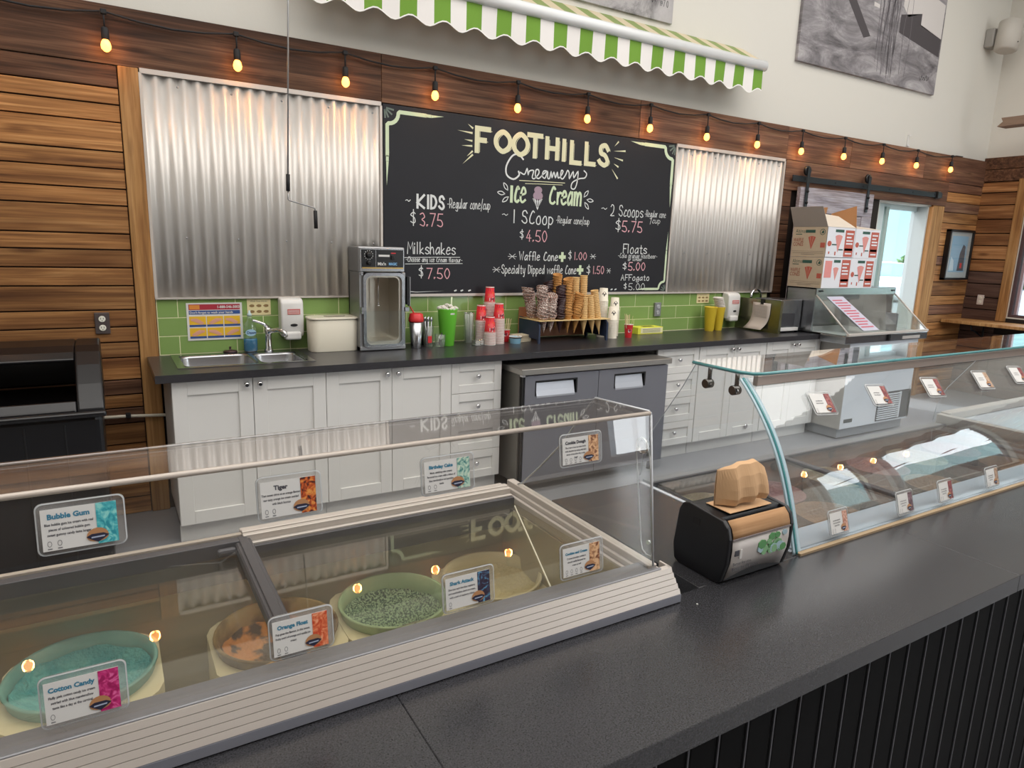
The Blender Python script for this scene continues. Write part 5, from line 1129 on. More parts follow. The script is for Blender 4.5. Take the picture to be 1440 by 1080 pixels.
cabinet(4.335, 5.045, 2, 'white two-door cabinet beside the prep table')
tag(obj('knob_knock', MB().lathe([(.004, 0), (.016, .006), (.02, .012), (.012, .018)], (0, 0, 0), 12).xf(Matrix.Translation((4.16, -.602, .175)) @ Matrix.Rotation(PI/2, 4, 'X')), M_chrome), 'round chrome door stop low on the white cabinet door', 'door stop').name = 'door_stop'
# undercounter fridge
fg = thing('undercounter_fridge', 'two-door grey steel undercounter fridge between the drawer cabinets', 'fridge', (2.47, -.45, 0))
M_fs = mat('grey_fridge_steel', '#85868e', .42, .55); FX0, FX1, FF = 1.845, 3.075, -.77
obj('cabinet', MB().box(FX0, FX1, -.735, -.10, .075, .80, .003), mat('fridge_side', '#77756f', .4, .6), fg)
mb = MB(); mb.box(FX0-.015, FX1+.015, -.79, -.09, .80, .838, .004, 2); obj('top', mb, mat('fridge_top_steel', '#a9a59f', .32, .8), fg)
xm = (FX0+FX1)/2-.01
for i, (a, b, hx0, hx1) in enumerate(((FX0+.025, xm-.002, 1.945, 2.275), (xm+.002, FX1-.004, 2.585, 2.865))):
    mb = MB(); HZ0, HZ1 = .655, .755
    for q in ((a, hx0, .085, .79), (hx1, b, .085, .79), (hx0, hx1, .085, HZ0), (hx0, hx1, HZ1, .79)): mb.box(q[0], q[1], FF, -.737, q[2], q[3])
    dr = obj('door', mb, M_fs, fg)
    mb = MB(); mb.box(hx0-.0, hx1, -.745, -.738, HZ0, HZ1); mb.box(hx0, hx1, FF, -.74, HZ1-.012, HZ1); mb.box(hx0, hx0+.008, FF-.001, -.74, HZ0, HZ1); mb.box(hx1-.012, hx1, FF-.001, -.74, HZ0, HZ1); obj('handle_recess', mb, M_black, dr)
    mb = MB(); mb.prism([(FF-.003, HZ0-.012), (FF-.003, HZ0+.0), (-.748, HZ1-.018), (-.752, HZ1-.018)], 'x', hx0+.012, hx1-.02); obj('handle', mb, mat('pale_fridge_handle', '#b9bcc4', .35, .5), dr)
obj('gasket', MB().box(FX0+.012, FX0+.02, FF+.005, -.735, .085, .79), M_black, fg); obj('hinge_cap', MB().box(FX0+.004, FX0+.024, FF-.002, -.737, .785, .80), M_chrome, fg)
obj('nameplate', MB().box(2.93, 2.985, FF-.002, FF, .125, .155), mat('dull_plate', '#5b5f5c', .4, .5), fg)
for x in (FX0+.05, FX1-.05):
    for y in (-.7, -.15): obj('foot', MB().lathe([(.02, 0), (.02, .02), (.012, .075)], (x, y, 0), 10), M_dark, fg)

# ================================================================== PREP TABLE WITH CARTONS
pt = thing('prep_table', 'white and steel sandwich prep table with a sloping clear lid', 'prep table', (5.57, -.45, 0))
PX0, PX1, PF = 4.955+.115, 6.20, -.88
PX0 = 4.955
M_pw = mat('white_enamel', '#d3d8de', .35)
PXc = 5.075
obj('cabinet', MB().box(PXc, 6.12, -.86, -.25, .10, .86, .003), M_pw, pt)
obj('plinth', MB().box(PXc+.03, 6.10, -.82, -.28, 0.01, .10), mat('grey_plinth', '#8f9296', .5), pt)
obj('side_panel', MB().box(PXc-.004, PXc, -.858, -.26, .10, .86), mat('grey_side_enamel', '#aaa7a2', .45), pt)
mb = MB(); mb.box(4.955, 6.21, PF-.005, -.642, .86, .925, .004); mb.box(5.063, 6.21, -.65, -.25, .862, .923); obj('top_rail', mb, M_steel, pt)
obj('latch', MB().box(5.56, 5.59, PF-.022, PF-.004, .865, .925, .004), M_black, pt); obj('data_plate', MB().box(5.80, 6.08, PF-.009, PF-.005, .872, .90, .001), M_alum, pt)
mb = MB(); gx0, gx1, gz0, gz1 = 5.60, 6.02, .13, .375
mb.box(gx0-.005, gx1+.1, -.866, -.861, gz0-.01, gz1+.01); obj('vent_recess', mb, mat('vent_dark', '#3a3c40', .6), pt)
for k in range(12): obj('vent_slat', MB().box(gx0, gx1-.09, -.876, -.867, gz0+.004+k*.0203, gz0+.014+k*.0203), M_pw, pt)
obj('vent_post', MB().box(gx1-.09, gx1-.075, -.877, -.866, gz0, gz1), M_pw, pt); obj('bracket_plate', MB().box(6.085, 6.11, -.866, -.861, .12, .42), M_pw, pt); obj('nameplate', MB().box(5.12, 5.24, -.864, -.8605, .155, .185), mat('dull_plate', '#5b5f5c', .4, .5), pt)
# hood
mb = MB()
HB, HT = .925, 1.31
mb.box(4.955, 6.16, -.56, -.55, 1.245, HT, .003); mb.box(4.955, 6.16, -.55, -.26, HT-.012, HT); mb.box(4.955, 6.16, -.27, -.26, HB, HT); mb.box(4.955, 4.975, -.55, -.26, HB, HT); mb.box(6.14, 6.16, -.55, -.26, HB, HT)
obj('hood', mb, M_steel, pt)
for x in (4.995, 6.09): obj('hood_clip', MB().box(x, x+.045, -.568, -.56, 1.275, 1.29, .002), M_black, pt)
for x in (4.955, 6.15): obj('lid_side', MB().prism([(-.555, 1.25), (-.555, .93), (-.90, .93), (-.90, .955)], 'x', x, x+.006), M_thinglass, pt)
mb = MB(); mb.prism([(-.56, 1.25), (-.553, 1.25), (-.893, .95), (-.90, .95)], 'x', 4.96, 6.15); obj('lid_front', mb, M_thinglass, pt)
mb = MB(); mb.box(4.95, 6.165, -.915, -.89, .93, .952, .003)
for x in (4.955, 6.15): mb.tube([(x+.003, -.56, 1.25), (x+.003, -.90, .95)], .007, 6)
obj('lid_frame', mb, M_alum, pt)
obj('pan_divider', MB().box(5.75, 5.77, -.84, -.3, .925, 1.1, .002), M_steel, pt); obj('pan', MB().box(4.98, 6.13, -.86, -.3, .926, .935, .002), M_pw, pt)
def slope(x, s): return (x, -.561-.34*s, 1.251-.30*s)     # a point on the clear lid, s from its top edge
mn = thing('menu_sheet', 'laminated sheet with pink print on the sloping clear lid', 'menu', (5.3, -.73, 1.1))
A = [Vector(slope(5.07, .06)), Vector(slope(5.30, .06)), Vector(slope(5.42, .95)), Vector(slope(5.19, .95))]; nrm = Vector((0, -.66, .75))
mb = MB(); up_ = [p+nrm*.002 for p in A]; up2 = [p+nrm*.004 for p in A]
mb.bm.verts.ensure_lookup_table(); va = [mb.bm.verts.new(p) for p in up_]; vb = [mb.bm.verts.new(p) for p in up2]; mb.bm.faces.new(va); mb.bm.faces.new(vb[::-1])
for i in range(4): mb.bm.faces.new((va[i], vb[i], vb[(i+1) % 4], va[(i+1) % 4]))
obj('sheet', mb, mat('lilac_laminate', '#c3c2d2', .3), mn)
def L_(u, v, o=.0046): return (A[0]*(1-u)*(1-v)+A[1]*u*(1-v)+A[2]*u*v+A[3]*(1-u)*v) + nrm*o
for k in range(11): mb = MB(); w = .78 if k % 3 else .6; mb.quad([L_(.1, .1+k*.078), L_(.1+w, .1+k*.078), L_(.1+w, .135+k*.078), L_(.1, .135+k*.078)]); obj('print_line', mb, mat('pink_lettering', '#c0606e', .7), mn)

# cartons of waffle cones
def carton(x0, x1, y0, y1, z0, z1, label, side=True, opened=0, alt=False):
    t = thing('carton', label, 'box', ((x0+x1)/2, (y0+y1)/2, z0), 'waffle cone cartons')
    if opened:
        mb = MB(); e = .004
        mb.box(x0, x0+e, y0, y1, z0, z1); mb.box(x1-e, x1, y0, y1, z0, z1); mb.box(x0, x1, y1-e, y1, z0, z1); mb.box(x0, x1, y0, y0+e, z0, z1); mb.box(x0, x1, y0, y1, z0, z0+e)
        obj('walls', mb, M_boxw, t)
    else: obj('walls', MB().box(x0, x1, y0, y1, z0, z1, .001), M_boxw, t)
    obj('side_skin', MB().box(x0-.0012, x0-.0002, y0+.001, y1, z0+.001, z1-.001), M_kraft, t)
    H = z1-z0; Wd = x1-x0; Dp = y1-y0
    # front print (faces -Y)
    yq = y0-.0012; mb = MB()
    def F(u0, u1, v0, v1, m): mb.mi = m; mb.box(x0+Wd*u0, x0+Wd*u1, yq, yq+.001, z0+H*v0, z0+H*v1)
    if alt: F(.05, .30, .35, .9, 1); F(.66, .98, .04, .94, 0); F(.68, .96, .22, .30, 2); F(.36, .60, .84, .93, 2)
    else: F(.64, .96, .04, .92, 0); F(.66, .94, .24, .32, 2); F(.28, .58, .84, .93, 2); F(.10, .14, .12, .2, 0); F(.32, .36, .08, .2, 0); F(.2, .38, .41, .45, 2); F(.42, .6, .25, .29, 2)
    mb.mi = 0
    if not alt: mb.prism([(x0+Wd*(.11+.07*math.cos(a*PI/6)), z0+H*(.46+.09*math.sin(a*PI/6))) for a in range(12)], 'y', yq, yq+.001)
    o = obj('front_print', mb, [M_terra, M_pinkp, M_dgreen], t, 'stuff')
    for r_, v0 in ((0, .78), (1, .66), (2, .55), (3, .45), (4, .12)):
        obj('print_line', MB().box(x0+Wd*.69, x0+Wd*(.92 if r_ != 1 else .86), yq-.0008, yq, z0+H*v0, z0+H*(v0+.05)), M_boxw, o)
    # fan-shaped cone picture
    def fan(cx_, cz_, r, pl):
        mb = MB(); mb.mi = 0
        pts = [(0, -r)] + [(r*.75*math.sin(a), -r*.0+r*(.55+.25*math.cos(a*1.3))) for a in [(-1+2*k/6)*.9 for k in range(7)]]
        if pl == 'y': mb.prism([(cx_+p[0], cz_+p[1]) for p in pts], 'y', yq-.0004, yq+.001)
        else: mb.prism([(cx_+p[0], cz_+p[1]) for p in pts], 'x', x0-.0024, x0-.0012)
        f = obj('cone_print', mb, M_terra if pl == 'x' else M_pinkp, t)
        for dx in (-.25, .25):
            mb = MB()
            if pl == 'y': mb.prism([(cx_, cz_-r*.7), (cx_+dx*r-.001*1, cz_+r*.7), (cx_+dx*r+.003, cz_+r*.7)], 'y', yq-.0009, yq-.0004)
            else: mb.prism([(cx_, cz_-r*.7), (cx_+dx*r-.001, cz_+r*.7), (cx_+dx*r+.003, cz_+r*.7)], 'x', x0-.0029, x0-.0024)
            obj('cone_line', mb, M_kraft, f)
    fan(x0+Wd*(.46 if alt else .42), z0+H*.5, H*(.24 if alt else .32), 'y')
    # side print (faces -X)
    if side:
        fan(y0+Dp*.42, z0+H*.5, H*.24, 'x')
        xs_ = x0-.0016; ux = (0, -1, 0)
        text('WAFFLE', .046, (xs_, y1-Dp*.04, z0+H*.50), ux, (0, 0, 1), mat('brown_red_ink', '#8f4c3a', .7), t, sx=.60, bold=.0008); text('CONES', .046, (xs_, y1-Dp*.04, z0+H*.36), ux, (0, 0, 1), mat('brown_red_ink', '#8f4c3a', .7), t, sx=.68, bold=.0008)
        text('Altimate', .046, (xs_, y1-Dp*.08, z0+H*.80), ux, (0, 0, 1), M_dgreen, t, sx=.8)
        def S(u0, u1, v0, v1, m): obj('side_print', MB().box(x0-.0022, x0-.0012, y1-Dp*u1, y1-Dp*u0, z0+H*v0, z0+H*v1), m, t)
        S(.09, .28, .74, .765, M_dgreen); S(.38, .66, .80, .9, M_dgreen); S(.84, .97, .32, .48, M_terra); S(.05, .95, .13, .137, M_ink); S(.3, .7, .08, .09, M_ink); S(.02, .95, .19, .195, M_ink)
        mb = MB(); cyy, czz = y1-Dp*.87, z0+H*.83
        O_ = [(cyy+.026*math.cos(a*PI/10), czz+.026*math.sin(a*PI/10)) for a in range(20)]; I_ = [(cyy+.021*math.cos(a*PI/10), czz+.021*math.sin(a*PI/10)) for a in range(20)]
        for i in range(20): j = (i+1) % 20; mb.quad([(x0-.0022, *O_[i]), (x0-.0022, *O_[j]), (x0-.0022, *I_[j]), (x0-.0022, *I_[i])])
        mb.prism([(cyy+.012, czz-.01), (cyy+.0, czz+.014), (cyy-.013, czz+.008), (cyy-.012, czz-.012)], 'x', x0-.0024, x0-.0014); obj('emblem', mb, M_dgreen, t)
    return t
Bx0, Bx1, Bx2 = 4.95, 5.335, 5.715; By0, By1 = -.60, -.262
z_a, z_b, z_c = HT, HT+.262, HT+.53
carton(Bx0, Bx1-.002, By0, By1, z_a, z_b-.001, 'closed waffle cone carton at the bottom of the stack, its kraft side showing', True, 0, True)
carton(Bx1, Bx2-.03, By0, By1, z_a, z_b-.001, 'closed waffle cone carton at the bottom, beside the doorway', False)
t = carton(Bx0-.0, Bx1+.01, By0, By1, z_b, z_c-.012, 'opened waffle cone carton on top of the stack with raised flaps', True, 1)
def flap(P, m, parent): 
    mb = MB(); n_ = (Vector(P[1])-Vector(P[0])).cross(Vector(P[3])-Vector(P[0])).normalized()*.003
    va = [mb.bm.verts.new(p) for p in P]; vb = [mb.bm.verts.new(Vector(p)+n_) for p in P]; mb.bm.faces.new(va); mb.bm.faces.new(vb[::-1])
    for i in range(4): mb.bm.faces.new((va[i], vb[i], vb[(i+1) % 4], va[(i+1) % 4]))
    return obj('flap', mb, m, parent)
zt = z_c-.012
flap([(Bx0, By1, zt), (Bx0, By0, zt), (Bx0-.07, By0+.02, zt+.165), (Bx0-.07, By1+.0, zt+.165)], M_kraftin, t)
flap([(Bx0, By0, zt), (Bx1+.01, By0, zt), (Bx1-.06, By0+.14, zt+.10), (Bx0+.0, By0+.14, zt+.12)], mat('pale_flap', '#cdc2b4', .8), t)
flap([(Bx1+.01, By0, zt), (Bx1+.01, By1, zt), (Bx1+.13, By1, zt+.14), (Bx1+.13, By0+.1, zt+.2)], mat('brown_card', '#a87a50', .85), t)
flap([(Bx0+.01, By1, zt), (Bx1+.01, By1, zt), (Bx1+.03, By1-.02, zt+.19), (Bx0+.03, By1-.02, zt+.16)], mat('brown_card', '#a87a50', .85), t)
t2 = carton(Bx1+.012, Bx2-.005, By0, By1, z_b, z_c-.016, 'waffle cone carton on top, beside the doorway, with its lid ajar', False)
flap([(Bx1+.012, By0+.01, z_c-.015), (Bx2-.005, By0, z_c-.015), (Bx2-.02, By1, z_c+.01), (Bx1+.012, By1, z_c+.055)], mat('pale_flap', '#cdc2b4', .8), t2)

# ================================================================== BIN AND PIPE BY THE PLANK WALL
bn = thing('trash_can', 'large black plastic trash can with a hooded open lid', 'trash can', (-.78, -.42, 0))
mb = MB(); mb.sm = False
mb.box(-1.15, -.40, -.745, -.12, 0, .78, .03, 3); obj('body', mb, mat('black_bin_plastic', '#0d0d11', .3), bn)
mb = MB(); P = [(-.755, .775), (-.762, .80), (-.74, .84), (-.67, .905), (-.58, .98), (-.50, 1.03), (-.42, 1.05), (-.18, 1.05), (-.12, 1.02), (-.10, .775)]
# hood frame: end cheeks, top, sloping front with an opening
mb.prism(P, 'x', -.495, -.388); mb.prism(P, 'x', -1.17, -1.08)
mb.prism([(-.545, .998), (-.50, 1.03), (-.42, 1.05), (-.18, 1.05), (-.12, 1.02), (-.14, 1.0), (-.2, 1.03), (-.42, 1.03), (-.53, .985)], 'x', -1.08, -.495)
mb.prism([(-.755, .775), (-.762, .80), (-.735, .843), (-.715, .838), (-.73, .775)], 'x', -1.08, -.495); mb.prism([(-.755, .765), (-.778, .77), (-.778, .792), (-.755, .80)], 'x', -1.175, -.383)
mb.box(-1.10, -.47, -.12, -.10, .80, 1.0)
o = obj('hood', mb, mat('black_bin_plastic', '#0d0d11', .3), bn); bv = o.modifiers.new('b', 'BEVEL'); bv.width = .012; bv.segments = 3; bv.limit_method = 'ANGLE'
obj('liner', MB().prism([(-.71, .775), (-.15, .775), (-.15, .80), (-.5, .79), (-.71, .81)], 'x', -1.07, -.50), mat('bin_liner', '#0a0a0c', .25), bn)
for x in (-1.0, -.85, -.7, -.55): obj('rib', MB().box(x-.004, x+.004, -.751, -.745, .05, .74, .002), M_black, bn)
pi_ = thing('white_pipe', 'thin white water pipe along the planks behind the trash can', 'pipe', (-.25, -.04, .57))
obj('tube', MB().tube([(-.60, -.045, .595), (-.3, -.045, .588), (-.10, -.045, .575)], .009, 8), M_cream, pi_); obj('clip', MB().box(-.30, -.275, -.058, -.018, .578, .602, .002), M_dark, pi_)

# ================================================================== SERVICE COUNTER (foreground)
sc_ = thing('service_counter', 'wide charcoal laminate service counter in the foreground', 'counter', (1.2, -3.53, 0))
M_lamedge = M_lam
for a, b in ((-2.0, -.01315), (-.01285, 1.3398), (1.3402, 5.2)): obj('slab', MB().box(a, b, -3.682, -3.388, .874, CT, .0012), M_lam, sc_)
obj('slab', MB().box(.657, .972, -3.3875, -2.845, .874, CT, .0012), M_lam, sc_)
mb = MB(); a = []; b = []; N = int((5.2+2.0)/.0678*8)
for i in range(N+1):
    x = -2.0 + i*.0678/8; ph_ = (i % 8)/8; y = -3.648 + (.004 if ph_ in (0,) else 0)
    a.append(mb.bm.verts.new((x, y, 0))); b.append(mb.bm.verts.new((x, y, .874)))
for i in range(N): mb._fin([mb.bm.faces.new((a[i], a[i+1], b[i+1], b[i]))])
o = obj('front_cladding', mb, M_blackmet, sc_); o.modifiers.new('t', 'SOLIDIFY').thickness = .002
mb = MB()
for i in range(int(7.2/.0678)): x = -2.0+i*.0678; mb.box(x-.0016, x+.0016, -3.6505, -3.6485, 0, .874)
o = obj('cladding_joint', mb, mat('worn_grey_joint', '#55555a', .5, .4), sc_); o['kind'] = 'stuff'  # grey strips drawn in for the highlight along each cladding rib
obj('frame', MB().box(-2.0, 5.2, -3.60, -3.45, 0, .874).box(.70, .94, -3.45, -2.86, 0, .874), M_dark, sc_)
tag(obj('paper_scrap', MB().lathe([(.002, 0), (.0018, .002), (.0005, .0025)], (.602, -3.435, CT), 6), M_paper), 'tiny white crumb on the dark counter near the freezer corner', 'crumb')

# ---- dipping freezer (left)
fz = thing('dipping_freezer', 'ice cream dipping freezer with aluminium rails and a clear acrylic sneeze guard', 'freezer', (-.5, -3.1, 0))
FXL, FXR, FYF, FYB, FT = -1.75, .565, -3.392, -2.82, .985
M_liner = mat('freezer_liner', '#b9b3a5', .5)
mb = MB(); mb.box(FXL, FXR-.03, FYF+.03, FYF+.04, .0, .93); mb.box(FXL, FXR-.03, FYB-.012, FYB-.002, 0, .93); mb.box(FXR-.045, FXR-.035, FYF+.03, FYB-.02, 0, .93); mb.box(FXL, FXL+.01, FYF+.03, FYB-.02, 0, .93); mb.box(FXL, FXR-.035, FYF+.03, FYB-.02, 0.0, .10)
obj('cabinet', mb, M_pw, fz)
mb = MB(); A_, B_ = -3.358, -2.838
mb.box(FXL+.02, FXR-.055, A_, A_+.004, .58, .928); mb.box(FXL+.02, FXR-.055, B_-.004, B_, .58, .928); mb.box(FXR-.06, FXR-.055, A_, B_, .58, .928); mb.box(FXL+.02, FXL+.025, A_, B_, .58, .928); mb.box(FXL+.02, FXR-.055, A_, B_, .575, .58)
obj('liner', mb, M_liner, fz)
# front rail: grey strip, ribbed white slope, lip
mb = MB()
for i, (y0, y1, z) in enumerate(((-3.391, -3.385, FT), (-3.384, -3.377, FT-.003), (-3.376, -3.340, FT-.006))): mb.box(FXL, FXR-.022, y0, y1, .95, z, .001)
obj('front_strip', mb, M_alumd, fz)
mb = MB(); ya, za, yb2, zb2 = -3.391, .982, -3.412, .932
for i in range(5):
    t0, t1 = i/5, (i+1)/5-.02; L = lambda t: (ya+(yb2-ya)*t, za+(zb2-za)*t)
    p0, p1 = L(t0), L(t1); n_ = Vector((-(.05), .021)).normalized()*.0022
    mb.prism([(p0[0]+n_.x, p0[1]-n_.y*0), (p1[0]+n_.x, p1[1]-n_.y*0), (p1[0]+.01, p1[1]), (p0[0]+.01, p0[1])], 'x', FXL, FXR+.012*(t1))
mb.prism([(ya+.002, za-.002), (yb2+.002, zb2), (yb2+.02, zb2), (ya+.012, za-.002)], 'x', FXL, FXR)
obj('ribbed_rail', mb, M_alum, fz)
obj('rail_lip', MB().prism([(-3.4145, .932), (-3.4145, .9165), (-3.39, .9165), (-3.39, .932)], 'x', FXL, FXR+.013), mat('lilac_grey_aluminium', '#9b9da8', .4, .4), fz)
obj('rail_end', MB().prism([(-3.391, .982), (-3.412, .932), (-3.412, .9165), (-3.36, .9165), (-3.36, .982)], 'x', FXR, FXR+.004), M_alum, fz)
# right rail (runs front to back) and rear rail
mb = MB()
for x0_, x1_, z in ((.508, .517, .962), (.518, .527, .972), (.5275, .548, FT), (.549, .556, .975)): mb.box(x0_, x1_, FYF+.02, FYB-.0, .93, z, .001)
obj('side_rail', mb, M_alum, fz)
mb = MB()
for y0_, y1_, z in ((-2.882, -2.872, .968), (-2.871, -2.858, FT-.003), (-2.857, -2.842, FT), (-2.841, -2.82, FT-.006)): mb.box(-.14, .508, y0_, y1_, .93, z, .001)
obj('rear_rail', mb, M_alum, fz)
mb = MB(); mb.box(FXL, -.141, -2.884, -2.862, .89, .978, .001); mb.box(-.141, .508, -2.892, -2.883, .89, .964, .001); obj('rear_gasket', mb, M_gasket, fz)
mb = MB(); mb.box(FXL, -.141, -2.86, -2.848, .93, .982, .001); obj('rear_strip', mb, mat('beige_strip', '#a59a8e', .5), fz)
obj('divider_bar', MB().box(-.158, -.125, -3.34, -2.862, .952, .975, .003).box(-.150, -.133, -3.34, -2.862, .974, .979, .001), M_gasket, fz)
mb = MB(); mb.box(-.195, -.158, -2.905, -2.888, .956, .972, .006, 2); obj('lid_handle', mb, M_gasket, fz)
# glass lids
LID = [(-3.338, .959), (-2.886, .949), (-2.886, .945), (-3.338, .955)]   # the lids lean back a touch
obj('lid_glass', MB().prism(LID, 'x', FXL+.03, -.158), M_lid, fz)
obj('lid_glass', MB().prism(LID, 'x', -.125, .506), M_lid, fz)
obj('lid_edge', MB().prism([(-3.336, .959), (-2.90, .9495), (-2.90, .9525), (-3.336, .962)], 'x', .4122, .4148).xf(Matrix.Translation((.4135, -3.118, 0)) @ Matrix.Rotation(-.383, 4, 'Z') @ Matrix.Translation((-.4135, 3.118, 0))), mat('pale_lid_edge', '#d8d3bd', .3), fz)
# sneeze guard
GT = 1.285; GX = .532
def gl_panel(name, P4, n_, th, m):
    """flat sheet from four corners with thickness th along n_"""
    mb = MB(); va = [mb.bm.verts.new(p) for p in P4]; vb = [mb.bm.verts.new(Vector(p)+Vector(n_)*th) for p in P4]
    mb.bm.faces.new(va); mb.bm.faces.new(vb[::-1]); k = len(P4)
    for i in range(k): mb.bm.faces.new((va[i], vb[i], vb[(i+1) % k], va[(i+1) % k]))
    return obj(name, mb, m, fz)
gl_panel('guard_front', [(FXL, -3.375, .985), (GX, -3.375, .985), (GX, -3.336, GT), (FXL, -3.336, GT)], (0, 1, .15), .005, M_clear)
gl_panel('guard_shelf', [(FXL, -3.334, GT+.004), (GX, -3.334, GT+.004), (GX, -3.165, GT-.0055), (FXL, -3.165, GT-.0055)], (0, 0, -1), .006, M_clearplate)
side = [(GX, -3.375, .985), (GX, -3.338, GT+.003), (GX, -3.165, GT-.006), (GX, -3.12, GT-.055), (GX, -3.05, GT-.14), (GX, -2.96, GT-.225), (GX, -2.885, .995), (GX, -2.865, .987)]
gl_panel('guard_side', side, (1, 0, 0), .005, M_clear)
mb = MB(); mb.tube([(FXL, -3.3375, GT+.0005), (GX, -3.3375, GT+.0005)], .0042, 6); obj('guard_bend', mb, M_acedge, fz)
mb = MB(); mb.tube([(GX+.002, p[1], p[2]) for p in side[2:]], .0022, 5); mb.tube([(GX+.002, -3.334, GT+.003), (GX+.002, -3.165, GT-.006)], .0025, 5); mb.tube([(GX+.003, -3.375, .985), (GX+.003, -3.338, GT-.003)], .0022, 5); obj('guard_edge', mb, mat('bright_acrylic_edge', '#ccd0d6', .15, 0, .8), fz)
mb = MB(); mb.tube([(FXL, -3.165, GT-.0085), (GX, -3.165, GT-.0085)], .0018, 5); obj('shelf_edge', mb, mat('bright_acrylic_edge', '#ccd0d6', .15, 0, .8), fz)
mb = MB(); mb.tube([(GX+.008, -3.352, 1.215), (GX+.008, -3.375, 1.035)], .001, 5)
mb2 = MB(); P = [(-3.300, 1.20), (-3.332, 1.020), (-3.338, 1.004), (-3.350, .998), (-3.364, 1.0), (-3.3695, 1.012), (-3.340, 1.195), (-3.330, 1.222), (-3.313, 1.23), (-3.302, 1.222)]
mb2.tube([(GX+.0065, y, z) for y, z in P], .0014, 6, closed=True); obj('guard_strap', mb2, mat('bright_acrylic_edge', '#ccd0d6', .15, 0, .8), fz); mb.bm.free()
mb = MB(); mb.lathe([(.017, 0), (.017, .004), (.009, .005), (.009, 0)], (0, 0, 0), 16, cap=False); mb.lathe([(.007, 0), (.006, .007)], (0, 0, 0), 10); mb.xf(Matrix.Translation((GX+.006, -3.314, 1.214)) @ Matrix.Rotation(PI/2, 4, 'Y')); obj('guard_bolt', mb, M_chrome, fz)
mb = MB(); mb.lathe([(.005, 0), (.004, .006), (.001, .008)], (0, 0, 0), 10); mb.xf(Matrix.Translation((GX+.006, -3.352, 1.024)) @ Matrix.Rotation(PI/2, 4, 'Y')); obj('guard_rivet', mb, M_chrome, fz)

# ---- ice cream tubs
def tub(x, y, label, wall, cream, seed, depth=.05, hole=None, swirl=None, collar=True, z=.80, r=.118, spill=None):
    y += .008; z += .013
    t = thing('ice_cream_tub', label, 'ice cream tub', (x, y, .58), 'ice cream tubs in the freezer')
    if collar:
        mb = MB(); NN = 36; O_, I_ = [], []
        for i in range(NN):
            a = 2*PI*i/NN; cx_, cy_ = math.cos(a), math.sin(a); k_ = min(.1245/max(abs(cx_), 1e-6), .1185/max(abs(cy_), 1e-6), .150)
            O_.append((x+k_*cx_, y+k_*cy_)); I_.append((x+(r-.006)*cx_, y+(r-.006)*cy_))
        T = [mb.bm.verts.new((*p, z-.018)) for p in O_]; U_ = [mb.bm.verts.new((*p, z-.018)) for p in I_]; B_ = [mb.bm.verts.new((*p, .581)) for p in O_]
        for i in range(NN): j = (i+1) % NN; mb.bm.faces.new((T[i], T[j], U_[j], U_[i])); mb.bm.faces.new((T[j], T[i], B_[i], B_[j]))
        obj('carrier', mb, mat('ivory_tub_carrier', '#efe9d3', .5), t)
    mb = MB(); mb.lathe([(r*.9, -.06), (r, 0), (r+.003, .002), (r+.002, .005), (r-.004, .004), (r-.008, -.03), (r-.014, -.11)], (x, y, z), 36, cap=False); obj('tub_wall', mb, wall, t)
    rnd = random.Random(seed); mb = MB(); mb.sm = True; n, K = 36, 12; rings = []
    for k in range(K+1):
        rr = (r-.009)*k/K; ring = []
        for i in range(n):
            a = 2*PI*i/n; u, v = rr*math.cos(a), rr*math.sin(a)
            hgt = -depth + .016*max(0, (k/K-.75)/.25)**1.6
            if hole: d = math.hypot(u-hole[0], v-hole[1])/hole[2]; hgt -= .035*math.exp(-d*d*1.2)
            hgt += .0045*math.sin(u*60+seed)*math.cos(v*48+seed*2) + .002*math.sin(u*160+v*140+seed) + rnd.gauss(0, .0009)
            ring.append(mb.bm.verts.new((x+u, y+v, z+hgt)))
            if k == 0: break
        rings.append(ring)
    for i in range(n): mb._fin([mb.bm.faces.new((rings[0][0], rings[1][i], rings[1][(i+1) % n]))])
    for a, b in zip(rings[1:], rings[2:]):
        for i in range(n): mb._fin([mb.bm.faces.new((a[i], b[i], b[(i+1) % n], a[(i+1) % n]))])
    obj('ice_cream', mb, cream, t); return t
def cream(name, c1, c2, sc=22, st=.12, c3=None): return mat(name, c1, .55, bump=(120, .8), noise=(sc, st, c2))
iv = mat('ivory_tub_wall', '#ddd6bd', .5)
tub(-.435, -2.975, 'ice cream tub of bright blue cotton candy ice cream, scooped low', mat('blue_smeared_wall', '#6fb0b8', .5, noise=(18, .2, '#8cc4c8')), cream('blue_cream', '#46aabd', '#6cc4d0'), 1, .028, (.0, .03, .07), z=.81)
tub(-.100, -2.985, 'ice cream tub of orange ice cream with dark ripples, under the divider bar', mat('tan_smeared_wall', '#b39a6a', .5, noise=(14, .08, '#6b5230')), cream('tiger_cream', '#e2964a', '#4d3420', 30, .05), 2, .05, (.02, -.03, .08))
tub(.150, -2.985, 'ice cream tub of pale mint ice cream full of dark sprinkles', mat('mint_smeared_wall', '#9fc0a2', .5, noise=(9, .2, '#b4cfb0')), cream('sprinkle_cream', '#a9c9ae', '#40605a', 230, .06), 3, .045, (.0, -.02, .07))
tub(.400, -2.985, 'ice cream tub of plain cream ice cream nearest the freezer end', iv, cream('vanilla_cream', '#d9cfae', '#cdc29c'), 4, .045, None)
tub(-.105, -3.215, 'ice cream tub of golden orange ice cream at the front glass', mat('gold_wall', '#cfa45e', .5), cream('gold_cream', '#d99b45', '#e3ae62'), 5, .01, None, z=.80)
tub(.150, -3.215, 'ice cream tub of charcoal grey ice cream at the front glass', mat('grey_smeared_wall', '#8c8d82', .5, noise=(12, .15, '#5f625c')), cream('grey_cream', '#6d706b', '#3e4140', 20, .1), 6, .012, None, z=.80)
